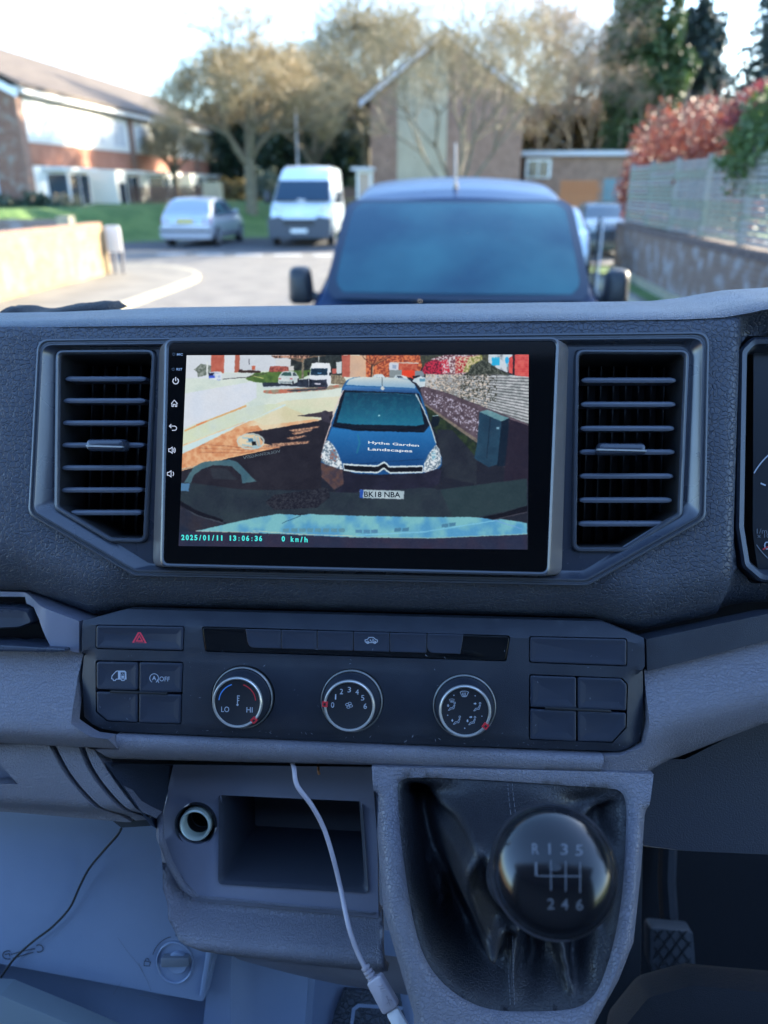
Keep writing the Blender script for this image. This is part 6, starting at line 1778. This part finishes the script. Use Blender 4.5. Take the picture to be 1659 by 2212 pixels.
hedge('garden_shrub', base_at(140, 30), [(0,0,.85,.75,.5,.6),(.4,0,.6,.6,.4,.5)], 4000, .09, 62, M['twig'], 'pale twiggy garden shrub in front of the terrace bay window', 'shrub')
hedge('round_shrub', base_at(505, 45), [(0,0,.9,1.4,.8,1.1)], 4000, .14, 63, M['hedgeb'], 'rounded brownish shrub behind the cream cabinet', 'shrub')
hedge('round_shrub', base_at(574, 47), [(0,0,1.0,1.2,.8,1.5)], 4000, .14, 64, mat('greyleaf', (.09,.13,.11), .8), 'grey green shrub behind the street tree trunk', 'shrub')
hedge('lime_shrub', base_at(1276, 26), [(0,0,.45,.5,.4,.5)], 2500, .07, 65, leafmat('lime', (.16,.22,.03), (.30,.36,.06), None, 8, .4), 'small lime green shrub beside the white car behind the blue van', 'shrub')
# lamp post behind the white van
lpb = base_at(645, 40); t = empty('lamp_post', lpb); tag(t, 'slim grey lamp post rising behind the white high roof van', 'lamp post')
b = MB(); b.tube([(0,0,0),(0,0,1.2),(0,0,1.25),(0,0,5.6),(.1,-.5,5.9)], [.09,.09,.055,.045,.04], 8); b.build('column', M['bargeboard'], t, smooth=180)
b = MB(); b.box((-.02,-1.0,5.84),(.22,-.45,5.94)); b.build('lantern', M['upvc'], t, smooth=0)

# ================================================================== STREET FURNITURE
ys = 16.9
t = empty('street_sign', base_at(232, ys)); tag(t, 'blank white street name board on two short dark posts by the left wall', 'sign')
zt, zb = zz(489, ys), zz(548, ys); w = (264-231)/CF*ys
R_ = Matrix.Rotation(rad(-8), 4, 'Z')
b = MB(); b.loft([[R_ @ Vector((p.x, y, p.y)) for p in rnd(ccw([(-w/2,zb),(w/2,zb),(w/2,zt),(-w/2,zt)]), .05)] for y in (-.03,-.015)], True, True); b.build('board', mat('white_sign', (.80,.80,.78), .5), t)
for x in (-.06, .12):
    b = MB(); b.box((x-.028,-.012,0),(x+.028,.04,zt-.1)); b.build('post', mat('grey_post', (.10,.10,.12), .6), t, smooth=0)
ys = 15.2
t = empty('bollard_post', base_at(1306, ys)); tag(t, 'pair of dark posts beside the far end of the right brick wall', 'post')
for x, w_, zt_, m_ in ((-.03,.022,zz(468,ys),'dark'),(.04,.014,zz(470,ys),'bargeboard')):
    b = MB(); b.box((x-w_,-.03,0),(x+w_,.03,zt_)); b.build('post', M[m_], t, smooth=0)

# ================================================================== VEHICLES
def carbody(root, P, paint, glass, dark):
    """P: dict L W stations=[(y,zTop,half-width factor)], belt, zb; y runs from the nose backwards"""
    W = P['W']/2; st = P['st']; zb = P['zb']
    NS, NC = P.get('ns', 60), 22
    ysamp = np.interp(np.linspace(0, 1, NS), np.linspace(0, 1, len(st)*8), np.concatenate([np.linspace(st[i][0], st[min(i+1,len(st)-1)][0], 8) for i in range(len(st))]))
    ysamp = np.unique(np.round(np.concatenate([ysamp, [s[0] for s in st]]), 4))
    def tops(y): return float(np.interp(y, [s[0] for s in st], [s[1] for s in st]))
    def wid(y): return W*float(np.interp(y, [s[0] for s in st], [s[2] for s in st]))
    def belt(y): return float(np.interp(y, [s[0] for s in P['belt']], [s[1] for s in P['belt']]))
    grid = []
    for y in ysamp:
        zt = tops(y); w = wid(y); bl = min(belt(y), zt-.06); rise = zt-bl
        tw = w - (W*P['tumble'])*min(1, rise/(P['H']-belt(P['st'][-2][0])) if rise > .1 else 0)
        pts = [(w*.90, zb), (w*.985, zb+.10), (w, zb+(bl-zb)*.4), (w*1.0, zb+(bl-zb)*.75), (w*.985, bl-.02), (w*.965, bl)]
        hr = min(.12, rise*.45)
        for k in range(1, 5): s = k/4; pts.append((w*.965+(tw-w*.965)*s, bl+(zt-hr-bl)*s))
        cr = P.get('crown', .03)
        for k in range(1, 6):
            a = math.pi/2*k/5; pts.append((tw-hr*1.1*(1-math.cos(a)), zt-hr-cr*.5+(hr)*math.sin(a)))
        xe, ze = pts[-1]
        for k in range(1, 7): s = k/6; pts.append((xe*(1-s), ze+cr*.5*(1-(1-s)**2)))
        grid.append(pts)
    nc = len(grid[0]); full = []
    for y, pts in zip(ysamp, grid):
        full.append([Vector((x, y, z)) for x, z in pts] + [Vector((-x, y, z)) for x, z in pts[-2::-1]])
    m = len(full[0])
    def patch(name, ysel, csel, mt, off=0.0, parent=None):
        b = MB(); vs = {}; 
        for i in range(len(full)-1):
            for j in range(m-1):
                jj = j if j < nc-1 else (m-2-j)
                if ysel((ysamp[i]+ysamp[i+1])/2) and csel(jj, (ysamp[i]+ysamp[i+1])/2, j):
                    b.add([full[i][j], full[i+1][j], full[i+1][j+1], full[i][j+1]], [(0,3,2,1)])
        if not b.f: return None
        bmx = bmesh.new(); me = bpy.data.meshes.new(name); me.from_pydata([tuple(v) for v in b.v], [], b.f); bmx.from_mesh(me)
        bmesh.ops.remove_doubles(bmx, verts=bmx.verts, dist=1e-5)
        bmesh.ops.recalc_face_normals(bmx, faces=bmx.faces)
        if off:
            bmx.normal_update()
            for v in bmx.verts: v.co += v.normal*off
        bmx.to_mesh(me); bmx.free(); me.materials.append(mt)
        me.polygons.foreach_set('use_smooth', [True]*len(me.polygons))
        return link(bpy.data.objects.new(name, me), parent or root)
    ws0, ws1 = P['ws']; 
    allb = patch('body', lambda y: True, lambda j, y, J: True, paint)
    bmx = bmesh.new(); bmx.from_mesh(allb.data)
    for ring in (0, -1):
        y = ysamp[ring]; vs = [v for v in bmx.verts if abs(v.co.y-y) < 1e-4]
        es = [e for e in bmx.edges if e.is_boundary and abs(e.verts[0].co.y-y) < 1e-4 and abs(e.verts[1].co.y-y) < 1e-4]
        try: bmesh.ops.contextual_create(bmx, geom=es+vs)
        except Exception: pass
    bmx.to_mesh(allb.data); bmx.free(); allb.data.set_sharp_from_angle(angle=rad(45))
    def surf(side, s_, t_):
        """windscreen point: s_ 0..1 across, t_ 0..1 up"""
        y = ws0+(ws1-ws0)*t_; i = int(np.searchsorted(ysamp, y)); i = max(1, min(len(full)-1, i)); k = (y-ysamp[i-1])/(ysamp[i]-ysamp[i-1]+1e-9)
        row = [full[i-1][j].lerp(full[i][j], k) for j in range(m)]
        x = wid(y)*0; xs = [p.x for p in row]
        return row
    return dict(full=full, ys=ysamp, nc=nc, m=m, patch=patch, surf=surf, tops=tops, wid=wid)
def wheel(root, x, y, r, w=.2):
    b = MB(); n = 28
    prof = [(r*.72,-w/2),(r*.95,-w/2),(r,-w/2+.03),(r,w/2-.03),(r*.95,w/2),(r*.72,w/2)]
    b.loft([[Vector((x+z, y+q*math.cos(2*math.pi*k/n), r+q*math.sin(2*math.pi*k/n))) for k in range(n)] for q, z in prof], True, True)
    t = b.build('wheel', mat('tyre', (.02,.02,.022), .8), root)
    b = MB(); s = 1 if x > 0 else -1
    b.loft([[Vector((x+s*z, y+q*math.cos(2*math.pi*k/n), r+q*math.sin(2*math.pi*k/n))) for k in range(n)] for q, z in ((r*.70,w/2-.01),(r*.68,w/2+.005),(r*.3,w/2-.02),(r*.1,w/2+.0))], cap1=True)
    for k in range(5):
        a = 2*math.pi*k/5; b.tube([Vector((x+s*(w/2+.005), y, r)), Vector((x+s*(w/2+.01), y+math.cos(a)*r*.62, r+math.sin(a)*r*.62))], r*.09, 6)
    b.build('rim', mat('alloy', (.35,.36,.38), .4, metal=.6), t)
def wscreen(root, top, bot, m, dark, bulge=.10, off=.012, name='windscreen', frame=.05, round_=.0):
    """curved screen between a bottom and a top edge: (half width, y, z)"""
    def mk(nm, wt, wb, inset, o, mt):
        b = MB(); rows = []
        for j in range(17):
            t = inset+(1-2*inset)*j/16; w = wb+(wt-wb)*t - (round_*(1-min(1,(min(t-inset,1-inset-t)+1e-4)/.12))**2 ) ; y = bot[1]+(top[1]-bot[1])*t; z = bot[2]+(top[2]-bot[2])*t+.02*math.sin(math.pi*t)
            rows.append([Vector((w*s, y+bulge*(s*s)*.9-bulge*.0, z)) + Vector((0,-1,.9)).normalized()*o for s in np.linspace(-1, 1, 17)])
        b.loft(rows, closed=False); return b.build(nm, mt, root, smooth=180)
    mk(name+'_surround', top[0], bot[0], 0, off, dark)
    return mk(name, top[0]-frame, bot[0]-frame, .045, off+.006, m)
M['carblue'] = mat('dark_blue_car_paint', (.006,.024,.075), .30, spec=.10)
M['carglass'] = mat('car_glass', (.012,.055,.090), .10, spec=.42, bump=('noise', 2.0, .006), col2=(.035,.125,.150), nscale=1.1, nlo=.42, nhi=.68)  # teal patches painted in for broken reflections on the glass
M['carwhite'] = mat('white_car_paint', (.62,.68,.74), .3, coat=.8)
M['carsilver'] = mat('silver_car_paint', (.40,.43,.50), .3, metal=.4, coat=.8)
M['cardark'] = mat('black_plastic_trim', (.022,.026,.034), .5)
M['cargrey'] = mat('grey_bumper_plastic', (.055,.065,.085), .5)
M['lamp'] = mat('headlamp', (.55,.60,.64), .12, spec=1.0, coat=1)
M['tail'] = mat('tail_lamp', (.35,.02,.02), .2, coat=1)
M['plate_y'] = mat('yellow_plate', (.65,.50,.10), .4)
M['plate_w'] = mat('white_plate', (.72,.73,.72), .4)

def mirror_part(root, x, y, z, s, w, h, m, name='wing_mirror'):
    b = MB()
    q = rnd(ccw([(-w/2,-h/2),(w/2,-h/2),(w/2*.9,h/2),(-w/2*.7,h/2)]), min(w,h)*.3)
    lo = []
    for k, yy in ((.45,-.07),(.85,-.045),(1,0),(1,.05),(.9,.07)):
        lo.append([Vector((x+s*p.x*k, y+yy, z+p.y*k)) for p in q])
    b.loft(lo, True, True); mo = b.build(name, m, root, smooth=60)
    b = MB(); b.tube([Vector((x-s*w*.4,y,z-h*.25)), Vector((x-s*(w*.5+.12),y+.03,z-h*.45))], .03, 8); b.build('mirror_arm', m, mo, smooth=180)
# ---- blue van facing us
Yn = 3.75   # nose
bx = atY(990, 500, 5).x
bv = empty('blue_van', (bx, Yn, 0)); tag(bv, 'dark blue panel van parked facing us directly ahead of the dashboard', 'van')
zwt, zwb = 1.66, 1.14
st = [(0,.62,.80),(.04,.78,.86),(.18,.90,.93),(.55,1.04,.98),(1.02,1.12,1.0),(1.10,1.14,1.0),(1.95,1.665,.99),(2.08,1.735,.985),(2.3,1.79,.98),(2.6,1.835,.98),(3.0,1.865,.98),(3.7,1.885,.98),(4.25,1.87,.97),(4.38,1.5,.95)]
Cb = carbody(bv, dict(W=1.80, zb=.24, st=st, belt=[(0,.60),(.3,.85),(1.0,1.05),(1.3,1.09),(4.4,1.12)], tumble=.13, H=1.84, ws=(1.1,1.95), crown=.075), M['carblue'], M['carglass'], M['cardark'])
wscreen(bv, (.765,1.96,1.70), (.815,1.07,1.15), M['carglass'], mat('dark_screen_edge', (.010,.022,.045), .3), .045, .035, frame=.055, round_=.06)
for s in (-1, 1): mirror_part(bv, s*1.015, 1.42, 1.205, s, .17, .24, M['cardark'])
b = MB(); b.tube([(-.02,2.35,1.79),(-.02,2.335,1.83)], [.022,.016], 8); b.tube([(-.02,2.34,1.82),(-.028,2.55,2.10)], .010, 6); b.build('roof_antenna', mat('antenna', (.32,.28,.24), .5), bv)
for s in (-1, 1):
    b = MB(); b.tube([(s*.12-.1,1.07,1.155),(s*.45+.05,1.15,1.20),(s*.62,1.17,1.21)], .012, 6); b.build('wiper', M['cardark'], bv, smooth=180)
    b = MB(); b.loft([[Vector((s*x, y, z)) for x, y, z in q] for q in (((.50,.12,.62),(.74,.22,.60),(.82,.55,.88),(.70,.42,.93),(.52,.16,.80)), ((.49,.08,.62),(.76,.17,.60),(.85,.54,.90),(.70,.36,.96),(.51,.10,.82)))], True, True); b.build('headlight', M['lamp'], bv)
b = MB(); b.box((-.5,-.03,.60),(.5,.02,.64)); b.box((-.5,-.03,.68),(.5,.02,.71)); b.build('grille_bar', M['chrome'], bv, smooth=0)
b = MB(); b.box((-.80,-.06,.25),(.80,.16,.56)); b.build('bumper', M['cardark'], bv, smooth=0)
b = MB(); b.box((-.26,-.075,.38),(.26,-.062,.49)); b.build('number_plate', M['plate_w'], bv, smooth=0)
b = MB(); b.box((-.62,-.045,.45),(.62,.6,1.0)); 
for s in (-1, 1):
    for y in (.80, 3.55): wheel(bv, s*.80, y, .31)
    b = MB(); b.loft([[Vector((s*(.905-.0), y, z)) for y, z in ((1.65,1.12),(2.5,1.13),(2.5,1.55),(2.1,1.56))], [Vector((s*(.90+.006), y, z)) for y, z in ((1.65,1.12),(2.5,1.13),(2.5,1.55),(2.1,1.56))]], True, True)
# ---- white high roof van
def boxer():
    Y = 26.4; x = atY(645, 450, Y).x
    t = empty('white_van', (x, Y, 0)); tag(t, 'white high roof delivery van parked facing us behind the blue van', 'van')
    t.rotation_euler = (0,0,rad(2))
    st = [(0,.75,.86),(.06,1.0,.92),(.25,1.12,.97),(.75,1.28,1.0),(.85,1.34,1.0),(1.65,2.06,.98),(1.85,2.20,.97),(2.2,2.42,.96),(2.6,2.50,.95),(3.4,2.52,.95),(5.2,2.50,.95),(5.3,2.40,.95)]
    Cb = carbody(t, dict(W=2.05, zb=.28, st=st, belt=[(0,.7),(.8,1.2),(5.3,1.3)], tumble=.12, H=2.5, ws=(.85,1.65), crown=.06), M['carwhite'], M['carglass'], M['cardark'])
    wscreen(t, (.86,1.56,1.97), (.93,.83,1.33), mat('van_screen', (.015,.04,.07), .08, spec=.5), M['cardark'], .05, .075, frame=.05)
    for s in (-1, 1):
        mirror_part(t, s*1.20, 1.05, 1.50, s, .22, .38, M['cardark'])
        b = MB(); b.loft([[Vector((s*xx, y, z)) for xx, y, z in q] for q in (((.55,.10,.98),(.88,.14,.95),(.95,.5,1.18),(.80,.35,1.25)), ((.54,.05,.97),(.92,.10,.94),(.99,.48,1.20),(.80,.28,1.28)))], True, True); b.build('headlight', M['lamp'], t)
        for y in (.95, 4.2): wheel(t, s*.93, y, .34)
    b = MB(); b.loft([[Vector((p.x, y, p.y)) for p in rnd(ccw([(-1.0,.28),(1.0,.28),(1.02,.88),(.62,.94),(.45,.80),(-.45,.80),(-.62,.94),(-1.02,.88)]), .05)] for y in (-.10,.25)], True, True); b.build('bumper', M['cargrey'], t)
    b = MB(); b.box((-.50,-.115,.66),(.50,-.101,.86)); b.build('grille', M['cardark'], t, smooth=0)
    b = MB(); b.box((-.27,-.13,.44),(.27,-.116,.56)); b.build('number_plate', M['plate_w'], t, smooth=0)
    b = MB(); b.add([(-.09,-.01,.98),(0,-.02,1.05),(.09,-.01,.98),(.09,-.01,.955),(0,-.02,1.02),(-.09,-.01,.955)], [(0,1,4,5),(1,2,3,4)]); b.build('badge', M['chrome'], t, smooth=0)
    b = MB(); b.box((-.15,.80,1.36),(.1,.84,1.44)); b.build('dash_papers', M['upvc'], t, smooth=0)
boxer()
# ---- silver hatchback seen from behind (nose pointing away)
def hatch(name, label, x, Y, rz, paint, nose_away=True, sc=1.0, cat='car'):
    t = empty(name, (x, Y, 0)); tag(t, label, cat); t.rotation_euler = (0,0,rad(rz)); t.scale = (sc,)*3
    st = [(0,.72,.86),(.06,.92,.93),(.22,1.0,.97),(.42,1.22,.97),(.62,1.36,.96),(.9,1.41,.95),(1.6,1.43,.95),(2.1,1.36,.96),(2.75,1.0,.99),(2.95,.95,.99),(3.5,.86,.95),(3.75,.72,.88),(3.82,.5,.82)]
    carbody(t, dict(W=1.66, zb=.22, st=st, belt=[(0,.75),(.3,.90),(2.7,.86),(3.8,.6)], tumble=.24, H=1.43, ws=(2.1,2.75), crown=.05), paint, M['carglass'], M['cardark'])
    wscreen(t, (.52,.66,1.345), (.66,.22,.96), mat('tinted_rear_glass', (.02,.05,.06), .12, spec=.12), paint, .06, .012, name='rear_screen', frame=.035)
    for s in (-1, 1):
        for y in (.65, 3.1): wheel(t, s*.745, y, .29, .18)
        b = MB(); b.loft([[Vector((s*xx, y, z)) for xx, y, z in q] for q in (((.56,-.005,.66),(.76,.06,.68),(.76,.15,.88),(.60,.07,.86)), ((.56,-.03,.66),(.79,.03,.68),(.79,.13,.88),(.60,.04,.86)))], True, True); b.build('tail_light', M['tail'], t)
        w = MB(); zs = lambda f: .80*f
        w.loft([[Vector((s*(xx), y, z)) for xx, y, z in ((.815,.55,.93),(.80,1.45,.93),(.665,1.35,1.32),(.655,.85,1.30))], [Vector((s*(xx+.012), y, z)) for xx, y, z in ((.815,.55,.93),(.80,1.45,.93),(.665,1.35,1.32),(.655,.85,1.30))]], True, True)
        w.loft([[Vector((s*(xx), y, z)) for xx, y, z in ((.80,1.52,.93),(.80,2.5,.93),(.68,2.05,1.28),(.665,1.42,1.32))], [Vector((s*(xx+.012), y, z)) for xx, y, z in ((.80,1.52,.93),(.80,2.5,.93),(.68,2.05,1.28),(.665,1.42,1.32))]], True, True)
        w.build('side_window', M['carglass'], t, smooth=0)
        mirror_part(t, s*.90, 2.35, .98, s, .16, .13, paint)
    b = MB(); b.loft([[Vector((p.x, y, p.y)) for p in rnd(ccw([(-.80,.26),(.80,.26),(.80,.60),(-.80,.60)]), .06)] for y in (-.08,.2)], True, True); b.build('bumper', paint, t)
    b = MB(); b.box((-.80,-.088,.44),(.80,-.081,.50)); b.build('bumper_strip', M['cardark'], t, smooth=0)
    b = MB(); b.box((-.26,-.03,.70),(.26,.0,.81)); b.build('number_plate', M['plate_y'], t, smooth=0)
    return t
hatch('silver_car', 'silver hatchback parked tail towards us on the left of the street tree', atY(430, 480, 27.0).x-.15, 26.0, -2, M['carsilver'], sc=1.06)
t = hatch('white_car', 'white car mostly hidden behind the right flank of the blue van', atY(1247, 470, 17.5).x-.32, 20.4, 176, M['carwhite'], sc=1.0)
t = hatch('dark_car', 'dark car facing us beyond the pair of posts on the right', atY(1322, 470, 23).x+.2, 26.5, 178, mat('dark_teal_paint', (.03,.05,.06), .25, coat=.8), sc=1.0)

# ---- move every empty to the base of its own parts
def rebase(root):
    bpy.context.view_layer.update()
    ch = [c for c in bpy.data.objects if c.parent == root]
    lo = Vector((1e9,)*3); hi = Vector((-1e9,)*3)
    for c in ch:
        if c.type != 'MESH': continue
        for q in c.bound_box:
            p = c.matrix_world @ Vector(q)
            for k in range(3): lo[k] = min(lo[k], p[k]); hi[k] = max(hi[k], p[k])
    base_ = Vector(((lo.x+hi.x)/2, (lo.y+hi.y)/2, lo.z))
    inv = root.matrix_world.inverted(); loc = inv @ base_
    root.matrix_world = root.matrix_world @ Matrix.Translation(loc)
    for c in ch: c.location = c.location - loc
for r_t in (dash, pan, hu, gear, clu, cab, foot, dr, ped): rebase(r_t)

GROUPS = {'bare_tree': 'bare winter trees standing among the houses', 'conifer_tree': 'dark evergreen trees at the right', 'evergreen_thicket': 'evergreen thickets behind the houses and trees',
 'brick_wall': 'low brick garden walls', 'garage_gate': 'painted wooden gates at the end of the road', 'picket_fence': 'brown picket fences', 'round_shrub': 'rounded shrubs on the far lawn', 'silver_car': 'parked cars in the street', 'white_car': 'parked cars in the street', 'dark_car': 'parked cars in the street'}
for o in bpy.data.objects:
    k_ = o.name.split('.')[0]
    if o.parent is None and k_ in GROUPS: o['group'] = GROUPS[k_]
